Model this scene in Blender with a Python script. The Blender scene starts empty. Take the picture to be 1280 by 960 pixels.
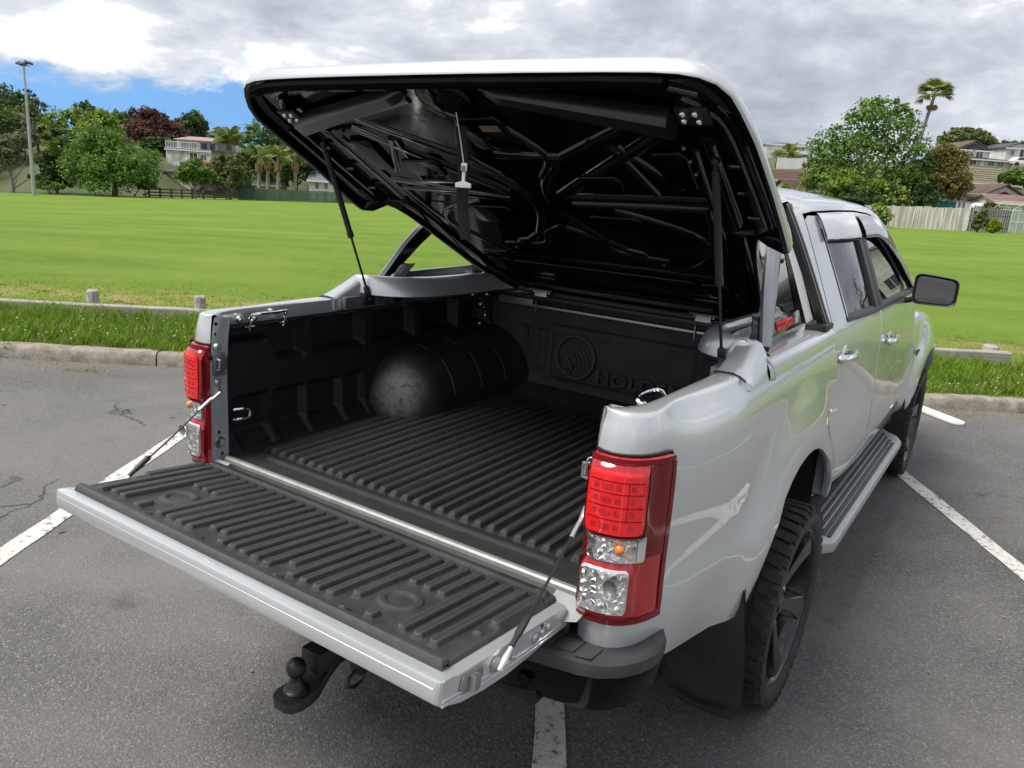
import bpy, bmesh, math, random
import numpy as np
from mathutils import Vector, Matrix
R_ = math.radians
sin, cos, pi = math.sin, math.cos, math.pi
scene = bpy.context.scene
COL = scene.collection

# ------------------------------------------------------------------ camera
CAM = Vector((1.3841, -1.4579, 1.6993)); YAW, PITCH, ROLL, FPX = R_(32.8419), R_(14.3365), R_(4.016), 975.83
_fw = Vector((-sin(YAW)*cos(PITCH), cos(YAW)*cos(PITCH), -sin(PITCH)))
_rt0 = Vector((cos(YAW), sin(YAW), 0)); _up0 = _rt0.cross(_fw)
_rt = cos(ROLL)*_rt0 + sin(ROLL)*_up0; _up = -sin(ROLL)*_rt0 + cos(ROLL)*_up0
cd = bpy.data.cameras.new('camera'); cam = bpy.data.objects.new('camera', cd); COL.objects.link(cam)
cd.sensor_width = 36.0; cd.lens = FPX/1280*36.0; cd.clip_start = 0.05; cd.clip_end = 3000
m = Matrix.Identity(4)
for i in range(3):
    m[i][0], m[i][1], m[i][2], m[i][3] = _rt[i], _up[i], -_fw[i], CAM[i]
cam.matrix_world = m
scene.camera = cam

# ------------------------------------------------------------------ light
SUN_EL, SUN_DIR = 58, Vector((-0.45, -0.68, 0)).normalized()
w = bpy.data.worlds.new('World'); scene.world = w; w.use_nodes = True
nt = w.node_tree; nt.nodes.clear()
def N(tree, typ, **kw):
    n = tree.nodes.new(typ)
    for k, v in kw.items(): setattr(n, k, v)
    return n
def L(tree, a, b): tree.links.new(a, b)
def mth(tree, op, a, b=None, clamp=False):
    n = N(tree, 'ShaderNodeMath', operation=op, use_clamp=clamp)
    for i, v in enumerate((a, b)):
        if v is None: continue
        if isinstance(v, (int, float)): n.inputs[i].default_value = v
        else: L(tree, v, n.inputs[i])
    return n.outputs[0]
def ramp(tree, fac, stops, interp='LINEAR'):
    n = N(tree, 'ShaderNodeValToRGB'); cr = n.color_ramp; cr.interpolation = interp
    while len(cr.elements) < len(stops): cr.elements.new(0.5)
    for e, (p, c) in zip(cr.elements, stops):
        e.position = p; e.color = (c, c, c, 1) if isinstance(c, (int, float)) else (*c, 1)
    if fac is not None: L(tree, fac, n.inputs[0])
    return n.outputs[0]
def noise(tree, vec, scale, detail=4, rough=.5, dist=0.0):
    n = N(tree, 'ShaderNodeTexNoise'); n.inputs['Scale'].default_value = scale; n.inputs['Detail'].default_value = detail
    n.inputs['Roughness'].default_value = rough; n.inputs['Distortion'].default_value = dist
    if vec is not None: L(tree, vec, n.inputs['Vector'])
    return n.outputs['Fac']
def mixc(tree, fac, a, b, mode='MIX'):
    n = N(tree, 'ShaderNodeMix', data_type='RGBA', blend_type=mode)
    if isinstance(fac, (int, float)): n.inputs[0].default_value = fac
    else: L(tree, fac, n.inputs[0])
    for i, v in ((6, a), (7, b)):
        if isinstance(v, tuple): n.inputs[i].default_value = (*v, 1)
        else: L(tree, v, n.inputs[i])
    return n.outputs[2]
sky = N(nt, 'ShaderNodeTexSky', sky_type='NISHITA'); sky.sun_disc = False
sky.sun_elevation = R_(SUN_EL); sky.sun_rotation = math.atan2(SUN_DIR.x, SUN_DIR.y); sky.air_density = 1.0; sky.ozone_density = 1.5
tc = N(nt, 'ShaderNodeTexCoord'); sep = N(nt, 'ShaderNodeSeparateXYZ'); L(nt, tc.outputs['Generated'], sep.inputs[0])
X_, Y_, Z_ = sep.outputs
vm = N(nt, 'ShaderNodeVectorMath', operation='MULTIPLY'); L(nt, tc.outputs['Generated'], vm.inputs[0]); vm.operation = 'MULTIPLY_ADD'; vm.inputs[1].default_value = (1.0, 1.0, 2.3); vm.inputs[2].default_value = (-1.58, -2.38, -.62)
big = noise(nt, vm.outputs[0], 2.1, 3, .5)
fine = noise(nt, vm.outputs[0], 5.6, 12, .62, .2)
tone = noise(nt, vm.outputs[0], 3.8, 9, .58, .3)
# cloud cover thins towards the horizon on the west side (blue gaps there)
west = mth(nt, 'ADD', mth(nt, 'MULTIPLY', X_, -0.83), mth(nt, 'MULTIPLY', Y_, 0.56))       # 1 along the far left of the field
west = ramp(nt, west, [(.86, 0.0), (.985, 1.0)], 'EASE')
low = ramp(nt, Z_, [(.045, 1.0), (.125, 0.0)], 'EASE')
gap = mth(nt, 'MULTIPLY', west, low)
cov = mth(nt, 'ADD', mth(nt, 'ADD', mth(nt, 'MULTIPLY', fine, .65), mth(nt, 'MULTIPLY', big, .55)), 0.03)
cov = mth(nt, 'SUBTRACT', cov, mth(nt, 'MULTIPLY', gap, .22))
cover = ramp(nt, cov, [(.43, 0.0), (.53, 1.0)], 'EASE')
body_t = mth(nt, 'ADD', mth(nt, 'MULTIPLY', tone, .62), mth(nt, 'MULTIPLY', fine, .38))
ccol = ramp(nt, body_t, [(.38, (.25, .28, .33)), (.47, (.36, .39, .44)), (.54, (.50, .525, .565)), (.60, (.84, .85, .87)), (.68, (1.3, 1.3, 1.28))])
bg1 = N(nt, 'ShaderNodeBackground'); bg1.inputs[1].default_value = 0.115
lift = N(nt, 'ShaderNodeVectorMath', operation='ADD'); L(nt, tc.outputs['Generated'], lift.inputs[0]); lift.inputs[1].default_value = (0, 0, .42)
L(nt, lift.outputs[0], sky.inputs['Vector']); L(nt, mixc(nt, 1.0, sky.outputs[0], (.74, 1.0, 1.06), 'MULTIPLY'), bg1.inputs[0])
bg2 = N(nt, 'ShaderNodeBackground'); bg2.inputs[1].default_value = 0.80; L(nt, ccol, bg2.inputs[0])
mxs = N(nt, 'ShaderNodeMixShader'); L(nt, cover, mxs.inputs[0]); L(nt, bg1.outputs[0], mxs.inputs[1]); L(nt, bg2.outputs[0], mxs.inputs[2])
wo = N(nt, 'ShaderNodeOutputWorld'); L(nt, mxs.outputs[0], wo.inputs[0])
sl = bpy.data.lights.new('sun', 'SUN'); sl.energy = 2.3; sl.angle = R_(28); sl.color = (1.0, .95, .87)
sun = bpy.data.objects.new('sun', sl); COL.objects.link(sun)
_sd = Vector((SUN_DIR.x*cos(R_(SUN_EL)), SUN_DIR.y*cos(R_(SUN_EL)), sin(R_(SUN_EL))))
sun.rotation_euler = _sd.to_track_quat('Z', 'Y').to_euler(); sun.location = _sd*60
vs = scene.view_settings; vs.view_transform = 'Standard'; vs.look = 'None'; vs.gamma = 1.0; vs.use_curve_mapping = False
vs.exposure = 1.0
scene.cycles.use_denoising = True
scene.cycles.max_bounces = 6; scene.cycles.transparent_max_bounces = 8
scene.cycles.caustics_reflective = False; scene.cycles.caustics_refractive = False

# ------------------------------------------------------------------ materials
def mat(name, col, rough=.5, metal=0.0, var=0.0, vscale=8.0, bump=0.0, bscale=60.0, coat=0.0, spec=.5, col2=None, coords='Object', detail=5):
    """principled with optional colour variation towards col2 and fine bump"""
    M = bpy.data.materials.new(name); M.use_nodes = True; t = M.node_tree; b = t.nodes['Principled BSDF']
    b.inputs['Base Color'].default_value = (*col, 1); b.inputs['Roughness'].default_value = rough; b.inputs['Metallic'].default_value = metal
    b.inputs['Coat Weight'].default_value = coat; b.inputs['Coat Roughness'].default_value = .03; b.inputs['Specular IOR Level'].default_value = spec
    tcn = N(t, 'ShaderNodeTexCoord')
    if var > 0:
        c2 = col2 or tuple(min(1, c*1.8) for c in col)
        f = ramp(t, noise(t, tcn.outputs[coords], vscale, detail, .6), [(.38, 0.0), (.66, var)])
        L(t, mixc(t, f, col, c2), b.inputs['Base Color'])
    if bump > 0:
        bn = N(t, 'ShaderNodeBump'); bn.inputs['Strength'].default_value = bump; bn.inputs['Distance'].default_value = .01
        L(t, noise(t, tcn.outputs[coords], bscale, 4, .6), bn.inputs['Height']); L(t, bn.outputs[0], b.inputs['Normal'])
    return M
M = {}
def paint():
    P = mat('silver_paint', (.56, .585, .595), .34, .55, coat=1.0)
    P.node_tree.nodes['Principled BSDF'].inputs['Coat IOR'].default_value = 1.6
    t = P.node_tree; b = t.nodes['Principled BSDF']; tcn = N(t, 'ShaderNodeTexCoord')
    f = noise(t, tcn.outputs['Object'], 900, 2, .6)
    L(t, mixc(t, ramp(t, f, [(.35, 0.0), (.7, 1.0)]), (.59, .612, .625), (.68, .70, .71)), b.inputs['Base Color'])
    return P
M['paint'] = paint()
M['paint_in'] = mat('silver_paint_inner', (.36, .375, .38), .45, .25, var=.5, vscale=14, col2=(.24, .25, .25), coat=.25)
M['liner'] = mat('liner_plastic', (.016, .016, .018), .50, var=.8, vscale=9, col2=(.030, .030, .033), bump=.35, bscale=380, spec=.45)
M['gate_liner'] = mat('gate_liner_plastic', (.034, .034, .036), .46, var=.9, vscale=7, col2=(.066, .066, .068), bump=.45, bscale=420, spec=.5)
def worn(name, k1, k2, rough):  # dust and scratches, plus highlights on raised edges put into the colour
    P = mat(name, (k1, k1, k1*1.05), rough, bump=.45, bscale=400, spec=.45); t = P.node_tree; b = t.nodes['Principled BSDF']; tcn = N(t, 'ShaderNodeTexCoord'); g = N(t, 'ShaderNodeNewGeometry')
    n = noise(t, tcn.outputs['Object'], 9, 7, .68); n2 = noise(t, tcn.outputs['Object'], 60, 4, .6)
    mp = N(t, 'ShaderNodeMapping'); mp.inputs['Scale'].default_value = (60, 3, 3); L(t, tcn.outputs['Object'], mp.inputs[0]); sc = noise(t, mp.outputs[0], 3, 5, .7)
    edge_light = mth(t, 'MULTIPLY', ramp(t, g.outputs['Pointiness'], [(.495, 0.0), (.56, 1.0)]), ramp(t, n2, [(.3, .5), (.6, 1.0)]))  # convex crests coloured lighter, standing in for light catching ribs and lettering
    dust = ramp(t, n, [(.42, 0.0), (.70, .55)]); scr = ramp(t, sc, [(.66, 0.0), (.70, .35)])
    f = mth(t, 'MAXIMUM', mth(t, 'MAXIMUM', edge_light, dust), scr)
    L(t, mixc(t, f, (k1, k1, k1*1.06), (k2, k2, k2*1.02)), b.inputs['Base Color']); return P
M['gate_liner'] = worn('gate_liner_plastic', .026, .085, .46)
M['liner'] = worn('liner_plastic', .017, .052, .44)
M['bulkhead'] = worn('bulkhead_plastic_lit', .025, .085, .42)  # same plastic as the liner, paler colour stands in for light from behind
M['rib_black'] = mat('lid_rib_black', (.003, .003, .004), .07, coat=.6, spec=.6, var=.3, vscale=9, col2=(.006, .006, .007))
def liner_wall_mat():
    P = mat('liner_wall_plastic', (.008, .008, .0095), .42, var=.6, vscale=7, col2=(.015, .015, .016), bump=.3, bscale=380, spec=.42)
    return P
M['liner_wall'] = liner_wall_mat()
def wheelbox_mat():
    # pale patch with a ragged edge on the plastic
    P = bpy.data.materials.new('wheel_box_plastic'); P.use_nodes = True; t = P.node_tree; b = t.nodes['Principled BSDF']
    tcn = N(t, 'ShaderNodeTexCoord'); b.inputs['Roughness'].default_value = .48
    mp = N(t, 'ShaderNodeMapping'); mp.inputs['Location'].default_value = (.60, -.80, -.87); L(t, tcn.outputs['Object'], mp.inputs[0])
    ln = N(t, 'ShaderNodeVectorMath', operation='LENGTH'); L(t, mp.outputs[0], ln.inputs[0])
    n = noise(t, tcn.outputs['Object'], 22, 7, .7)
    d = mth(t, 'ADD', ln.outputs['Value'], mth(t, 'MULTIPLY', mth(t, 'SUBTRACT', n, .5), .09))
    f = ramp(t, d, [(.05, 1.0), (.13, 0.0)], 'EASE')
    n2 = ramp(t, noise(t, tcn.outputs['Object'], 40, 6, .7), [(.36, .25), (.5, 1.0)])
    L(t, mixc(t, mth(t, 'MULTIPLY', f, n2), (.014, .014, .016), (.13, .13, .135)), b.inputs['Base Color'])
    bn = N(t, 'ShaderNodeBump'); bn.inputs['Strength'].default_value = .3; bn.inputs['Distance'].default_value = .005
    L(t, noise(t, tcn.outputs['Object'], 380, 3), bn.inputs['Height']); L(t, bn.outputs[0], b.inputs['Normal'])
    return P
M['wheel_box'] = wheelbox_mat()
M['lid_black'] = mat('lid_underside_black', (.0028, .0028, .0035), .09, coat=.05, bump=.04, bscale=25, spec=.20)
M['seal_black'] = mat('seal_rubber', (.003, .003, .0035), .85, spec=.05, var=.4, vscale=12, col2=(.008, .008, .009))
M['trim'] = mat('black_trim', (.012, .012, .013), .42, bump=.2, bscale=500)
M['gloss_black'] = mat('gloss_black', (.0025, .0025, .003), .06, coat=.05, spec=.10, var=.5, vscale=30, col2=(.008, .008, .009))
M['flap'] = mat('mud_flap_plastic', (.013, .013, .015), .38, bump=.15, bscale=120, var=.7, vscale=5, col2=(.03, .03, .03))
M['pad'] = mat('step_pad_plastic', (.030, .030, .032), .55, bump=.5, bscale=420, var=.7, vscale=12, col2=(.06, .06, .06))
M['step_rubber'] = mat('step_tread_rubber', (.035, .036, .038), .45, var=.7, vscale=8, col2=(.07, .07, .072))
M['rubber'] = mat('tyre_rubber', (.013, .013, .013), .62, bump=.3, bscale=160, var=.8, vscale=16, col2=(.035, .034, .032))
M['rim'] = mat('rim_black', (.006, .006, .0065), .22, metal=.3, coat=.7, var=.4, vscale=30, col2=(.016, .016, .016))
M['rim_lip'] = mat('rim_machined', (.35, .36, .37), .28, metal=.9)
M['dark'] = mat('dark_cavity', (.006, .006, .006), .8, var=.5, vscale=20, col2=(.015, .015, .014))
M['chrome'] = mat('chrome', (.78, .79, .80), .08, metal=1.0, var=.3, vscale=40, col2=(.6, .6, .6))
M['steel'] = mat('galvanised_steel', (.46, .465, .46), .34, metal=.85, var=.7, vscale=40, col2=(.30, .30, .29), bump=.1, bscale=200)
M['sill_alu'] = mat('worn_sill_metal', (.26, .262, .26), .5, metal=.3, var=.8, vscale=14, col2=(.36, .36, .35))
M['alu'] = mat('satin_aluminium', (.50, .505, .50), .42, metal=.8, var=.6, vscale=18, col2=(.40, .40, .39))
M['bar_alu'] = mat('brushed_bar_metal', (.34, .345, .35), .36, metal=.75, var=.4, vscale=14, col2=(.26, .265, .27))
M['alu_dull'] = mat('dull_metal', (.20, .205, .205), .42, metal=.6, var=.7, vscale=20, col2=(.12, .12, .12))
M['tow'] = mat('tow_bar_black', (.012, .012, .013), .36, bump=.2, bscale=120, var=.7, vscale=25, col2=(.03, .03, .03))
M['webbing'] = mat('strap_webbing', (.02, .02, .022), .8, bump=.6, bscale=500)
M['clip'] = mat('clear_white_plastic', (.50, .52, .47), .25, var=.4, vscale=60, col2=(.45, .47, .42))
M['paper'] = mat('brown_paper', (.32, .23, .13), .7, var=.9, vscale=120, col2=(.10, .07, .04))
M['red'] = mat('red_lens', (.36, .003, .008), .10, coat=.8, var=.4, vscale=16, col2=(.52, .006, .012), spec=.6)
M['red_dark'] = mat('dark_red_lens', (.15, .002, .006), .09, coat=.3, spec=.35, var=.3, vscale=20, col2=(.2, .004, .01))
M['red_led'] = mat('red_lamp_cells', (.82, .012, .016), .12, coat=.8, var=.5, vscale=30, col2=(.60, .006, .012))
M['red_cell'] = mat('red_cell_reflector', (.30, .004, .008), .16, coat=.6, var=.8, vscale=160, col2=(.75, .02, .03))
M['red_deep'] = mat('red_reflector', (.55, .006, .012), .22, coat=.6, bump=.5, bscale=260)
M['amber'] = mat('amber_bulb', (.75, .22, .03), .15, coat=.8)
def facet_mat():
    P = mat('clear_lamp_facets', (.80, .81, .82), .06, metal=.92, coat=1.0); t = P.node_tree; b_ = t.nodes['Principled BSDF']; tcn = N(t, 'ShaderNodeTexCoord')
    v = N(t, 'ShaderNodeTexVoronoi'); v.inputs['Scale'].default_value = 55; v.inputs['Randomness'].default_value = .85; L(t, tcn.outputs['Object'], v.inputs['Vector'])
    bn = N(t, 'ShaderNodeBump'); bn.inputs['Strength'].default_value = .30; bn.inputs['Distance'].default_value = .03; L(t, v.outputs['Distance'], bn.inputs['Height']); L(t, bn.outputs[0], b_.inputs['Normal'])
    s_ = N(t, 'ShaderNodeSeparateColor'); L(t, v.outputs['Color'], s_.inputs[0]); L(t, ramp(t, s_.outputs[0], [(0.0, .40), (.5, .78), (1.0, .92)]), b_.inputs['Base Color'])
    return P
M['lens_clear'] = facet_mat()
M['lens_rim'] = mat('lamp_bezel', (.62, .60, .60), .18, metal=.3, coat=.6)
M['badge'] = mat('badge_plate', (.055, .06, .05), .10, metal=.85, coat=.5)
M['badge_red'] = mat('badge_red', (.62, .01, .02), .3, coat=.4)
M['badge_white'] = mat('badge_light_red', (.78, .13, .12), .3)
def glass_mat():
    P = bpy.data.materials.new('tinted_glass'); P.use_nodes = True; t = P.node_tree; b = t.nodes['Principled BSDF']
    b.inputs['Base Color'].default_value = (.006, .008, .008, 1); b.inputs['Roughness'].default_value = .01
    b.inputs['Specular IOR Level'].default_value = .45; b.inputs['IOR'].default_value = 1.5
    b.inputs['Coat Weight'].default_value = .5; b.inputs['Coat Roughness'].default_value = .01
    return P
M['glass'] = glass_mat()
M['mirror'] = mat('mirror_glass', (.26, .275, .295), .02, metal=1.0)
def visor_mat():
    P = bpy.data.materials.new('clear_visor'); P.use_nodes = True; t = P.node_tree; b = t.nodes['Principled BSDF']
    b.inputs['Base Color'].default_value = (.72, .72, .74, 1); b.inputs['Roughness'].default_value = .22; b.inputs['Transmission Weight'].default_value = .35
    b.inputs['Coat Weight'].default_value = .8
    return P
M['visor'] = visor_mat()
M['visor_dark'] = mat('smoked_visor', (.012, .010, .03), .06, coat=.8)

def asphalt():
    P = bpy.data.materials.new('asphalt'); P.use_nodes = True; t = P.node_tree; b = t.nodes['Principled BSDF']
    tcn = N(t, 'ShaderNodeTexCoord'); o = tcn.outputs['Object']
    v = N(t, 'ShaderNodeTexVoronoi'); v.inputs['Scale'].default_value = 150; L(t, o, v.inputs['Vector'])
    sepc = N(t, 'ShaderNodeSeparateColor'); L(t, v.outputs['Color'], sepc.inputs[0])
    stone = ramp(t, sepc.outputs[0], [(0.0, (.080, .078, .077)), (.55, (.142, .138, .135)), (.88, (.195, .192, .190)), (.985, (.36, .35, .34))])
    inner = ramp(t, v.outputs['Distance'], [(.30, 1.0), (.80, .42)])
    c1 = mixc(t, 1.0, stone, inner, 'MULTIPLY')
    v2 = N(t, 'ShaderNodeTexVoronoi'); v2.inputs['Scale'].default_value = 420; L(t, o, v2.inputs['Vector'])
    s2 = N(t, 'ShaderNodeSeparateColor'); L(t, v2.outputs['Color'], s2.inputs[0])
    c1 = mixc(t, .35, c1, ramp(t, s2.outputs[1], [(0.0, (.03, .03, .03)), (1.0, (.12, .118, .115))]))
    big_ = noise(t, o, .55, 6, .6, .4)
    c2 = mixc(t, ramp(t, big_, [(.36, 0.0), (.68, .75)]), c1, (.20, .192, .182))
    st = noise(t, o, 1.7, 7, .68)
    c3 = mixc(t, ramp(t, st, [(.60, 0.0), (.72, .45)]), c2, (.045, .044, .045))
    # hairline cracks and oil drips
    wv_ = N(t, 'ShaderNodeTexVoronoi'); wv_.feature = 'DISTANCE_TO_EDGE'; wv_.inputs['Scale'].default_value = .42
    wn = N(t, 'ShaderNodeTexNoise'); wn.inputs['Scale'].default_value = 2.6; wn.inputs['Detail'].default_value = 8; L(t, o, wn.inputs['Vector'])
    L(t, mixc(t, .28, o, wn.outputs['Color'], 'LINEAR_LIGHT'), wv_.inputs['Vector'])
    crack = mth(t, 'MULTIPLY', ramp(t, wv_.outputs['Distance'], [(.0, .85), (.006, 0.0)]), ramp(t, noise(t, o, .9, 3), [(.50, 0.0), (.58, 1.0)]))
    c3 = mixc(t, crack, c3, (.018, .017, .016))
    dv = N(t, 'ShaderNodeTexVoronoi'); dv.inputs['Scale'].default_value = 1.35; L(t, mixc(t, .05, o, wn.outputs['Color'], 'LINEAR_LIGHT'), dv.inputs['Vector'])
    dd = mth(t, 'ADD', dv.outputs['Distance'], mth(t, 'MULTIPLY', mth(t, 'SUBTRACT', noise(t, o, 14, 6, .7), .5), .16))
    c3 = mixc(t, ramp(t, dd, [(.04, .42), (.10, 0.0)]), c3, (.040, .039, .038))
    # dusty strip by the kerb: silt that washed against it
    mp = N(t, 'ShaderNodeMapping'); mp.vector_type = 'POINT'; mp.inputs['Rotation'].default_value = (0, 0, -R_(36.5)); L(t, o, mp.inputs[0])
    sp = N(t, 'ShaderNodeSeparateXYZ'); L(t, mp.outputs[0], sp.inputs[0])
    e = mth(t, 'ADD', sp.outputs[1], mth(t, 'MULTIPLY', mth(t, 'SUBTRACT', noise(t, o, 3.5, 6, .65), .5), .55))
    c4 = mixc(t, ramp(t, mth(t, 'DIVIDE', e, 5.0), [(.80, 0.0), (.93, .62)]), c3, (.19, .175, .150))
    L(t, c4, b.inputs['Base Color'])
    L(t, ramp(t, st, [(.3, .78), (.7, .9)]), b.inputs['Roughness']); b.inputs['Specular IOR Level'].default_value = .35
    bn = N(t, 'ShaderNodeBump'); bn.inputs['Strength'].default_value = .6; bn.inputs['Distance'].default_value = .004
    L(t, mth(t, 'SUBTRACT', 1.0, v.outputs['Distance']), bn.inputs['Height']); L(t, bn.outputs[0], b.inputs['Normal'])
    return P
M['asphalt'] = asphalt()
def line_paint():
    P = bpy.data.materials.new('road_marking_paint'); P.use_nodes = True; t = P.node_tree; b = t.nodes['Principled BSDF']
    tcn = N(t, 'ShaderNodeTexCoord'); o = tcn.outputs['Object']
    v = N(t, 'ShaderNodeTexVoronoi'); v.inputs['Scale'].default_value = 130; L(t, o, v.inputs['Vector'])
    n = noise(t, o, 26, 7, .72)
    wv = noise(t, o, 5, 4, .6)
    worn = ramp(t, mth(t, 'ADD', mth(t, 'MULTIPLY', n, .8), mth(t, 'MULTIPLY', wv, .2)), [(.53, 0.0), (.60, .9)])
    n3 = noise(t, o, 9, 5, .6)
    pc = mixc(t, ramp(t, n3, [(.3, 0.0), (.7, 1.0)]), (.66, .645, .60), (.50, .485, .45))
    L(t, mixc(t, worn, pc, (.10, .098, .095)), b.inputs['Base Color']); b.inputs['Roughness'].default_value = .75
    bn = N(t, 'ShaderNodeBump'); bn.inputs['Strength'].default_value = .7; bn.inputs['Distance'].default_value = .003
    L(t, mth(t, 'SUBTRACT', 1.0, v.outputs['Distance']), bn.inputs['Height']); L(t, bn.outputs[0], b.inputs['Normal'])
    return P
M['line'] = line_paint()
M['concrete'] = mat('kerb_concrete', (.20, .175, .145), .9, var=1.0, vscale=9, col2=(.36, .325, .27), bump=.8, bscale=70, detail=8)
M['wood_grey'] = mat('weathered_timber', (.25, .235, .215), .85, var=1.0, vscale=12, col2=(.42, .40, .37), bump=.7, bscale=30, detail=8)
def timber():
    P = bpy.data.materials.new('weathered_rail_timber'); P.use_nodes = True; t = P.node_tree; b = t.nodes['Principled BSDF']
    tcn = N(t, 'ShaderNodeTexCoord'); o = tcn.outputs['Object']
    mp = N(t, 'ShaderNodeMapping'); mp.inputs['Scale'].default_value = (1.0, 14, 14); L(t, o, mp.inputs[0])
    g = noise(t, mp.outputs[0], 3.0, 8, .65)
    c = mixc(t, ramp(t, g, [(.3, 0.0), (.7, 1.0)]), (.22, .20, .175), (.42, .395, .355))
    k = noise(t, o, 4.2, 6, .7)
    c = mixc(t, ramp(t, k, [(.62, 0.0), (.68, .8)]), c, (.06, .045, .035))
    L(t, c, b.inputs['Base Color']); b.inputs['Roughness'].default_value = .88
    bn = N(t, 'ShaderNodeBump'); bn.inputs['Strength'].default_value = .6; bn.inputs['Distance'].default_value = .008
    L(t, g, bn.inputs['Height']); L(t, bn.outputs[0], b.inputs['Normal'])
    return P
M['timber'] = timber()
def field_mat():
    P = bpy.data.materials.new('mown_grass'); P.use_nodes = True; t = P.node_tree; b = t.nodes['Principled BSDF']
    tcn = N(t, 'ShaderNodeTexCoord'); o = tcn.outputs['Object']
    n1 = noise(t, o, .22, 6, .6, .3); n2 = noise(t, o, 1.6, 7, .65); n3 = noise(t, o, 22, 5, .7)
    c = mixc(t, ramp(t, n2, [(.32, 0.0), (.68, 1.0)]), (.100, .190, .016), (.165, .250, .026))
    c = mixc(t, ramp(t, n1, [(.42, 0.0), (.66, .8)]), c, (.205, .285, .042))
    n4 = noise(t, o, 75, 4, .75); n5 = noise(t, o, 6.5, 6, .7)
    c = mixc(t, ramp(t, n4, [(.30, .6), (.52, 0.0)]), c, (.045, .100, .010)); c = mixc(t, ramp(t, n4, [(.55, 0.0), (.72, .45)]), c, (.26, .33, .055)); c = mixc(t, ramp(t, n5, [(.52, 0.0), (.70, .26)]), c, (.25, .27, .065)); c = mixc(t, ramp(t, n5, [(.30, .35), (.46, 0.0)]), c, (.075, .165, .014))
    c = mixc(t, ramp(t, n3, [(.25, .55), (.55, 0.0)]), c, (.070, .145, .012))
    # dry mown strip beside the timber rail and faded pitch line patches
    mp = N(t, 'ShaderNodeMapping'); mp.inputs['Rotation'].default_value = (0, 0, -R_(36.5)); L(t, o, mp.inputs[0])
    sp = N(t, 'ShaderNodeSeparateXYZ'); L(t, mp.outputs[0], sp.inputs[0])
    wob = mth(t, 'MULTIPLY', mth(t, 'SUBTRACT', noise(t, o, 1.2, 5, .6), .5), 1.3)
    y = mth(t, 'ADD', sp.outputs[1], wob)
    strip = ramp(t, mth(t, 'DIVIDE', y, 20), [(.345, 0.0), (.365, 1.0), (.392, .9), (.415, 0.0)])
    pat = ramp(t, noise(t, o, 2.6, 6, .65), [(.42, .0), (.58, .85)])
    c = mixc(t, mth(t, 'MULTIPLY', strip, pat), c, (.36, .25, .11))
    mow = N(t, 'ShaderNodeTexWave'); mow.bands_direction = 'Y'; mow.inputs['Scale'].default_value = .11; mow.inputs['Distortion'].default_value = 1.4; mow.inputs['Detail'].default_value = 3
    L(t, mp.outputs[0], mow.inputs['Vector'])
    c = mixc(t, ramp(t, mow.outputs['Fac'], [(.45, 0.0), (.8, .22)]), c, (.20, .28, .045))
    L(t, c, b.inputs['Base Color']); b.inputs['Roughness'].default_value = .85; b.inputs['Specular IOR Level'].default_value = .15
    bn = N(t, 'ShaderNodeBump'); bn.inputs['Strength'].default_value = .8; bn.inputs['Distance'].default_value = .05
    L(t, n3, bn.inputs['Height']); L(t, bn.outputs[0], b.inputs['Normal'])
    return P
M['field'] = field_mat()
M['soil'] = mat('verge_soil', (.075, .120, .020), .95, var=1.0, vscale=7, col2=(.11, .09, .04), bump=.6, bscale=40)
M['hill'] = mat('hill_scrub', (.060, .095, .028), .95, var=1.0, vscale=.12, col2=(.10, .10, .05), bump=.8, bscale=2.0)
def leafmat(name, c1, c2, c3, scale=.34):
    P = bpy.data.materials.new(name); P.use_nodes = True; t = P.node_tree; b = t.nodes['Principled BSDF']
    at = N(t, 'ShaderNodeAttribute'); at.attribute_name = 'tint'
    c = ramp(t, at.outputs['Fac'], [(0.0, c1), (.5, c2), (1.0, c3)])
    L(t, c, b.inputs['Base Color']); b.inputs['Roughness'].default_value = .6; b.inputs['Specular IOR Level'].default_value = .3
    tr = N(t, 'ShaderNodeBsdfTranslucent'); L(t, c, tr.inputs[0])
    mx = N(t, 'ShaderNodeMixShader'); mx.inputs[0].default_value = scale
    L(t, b.outputs[0], mx.inputs[1]); L(t, tr.outputs[0], mx.inputs[2])
    L(t, mx.outputs[0], t.nodes['Material Output'].inputs[0])
    return P
M['grass'] = leafmat('grass_blades', (.095, .190, .014), (.165, .285, .022), (.27, .36, .050))
M['field_blades'] = leafmat('field_blades', (.135, .240, .020), (.185, .290, .028), (.25, .33, .050), .5)
M['grass_dry'] = leafmat('dry_grass', (.12, .14, .03), (.24, .20, .07), (.38, .30, .13))
M['clover'] = leafmat('clover_heads', (.55, .53, .45), (.66, .64, .58), (.72, .70, .66))
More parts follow.
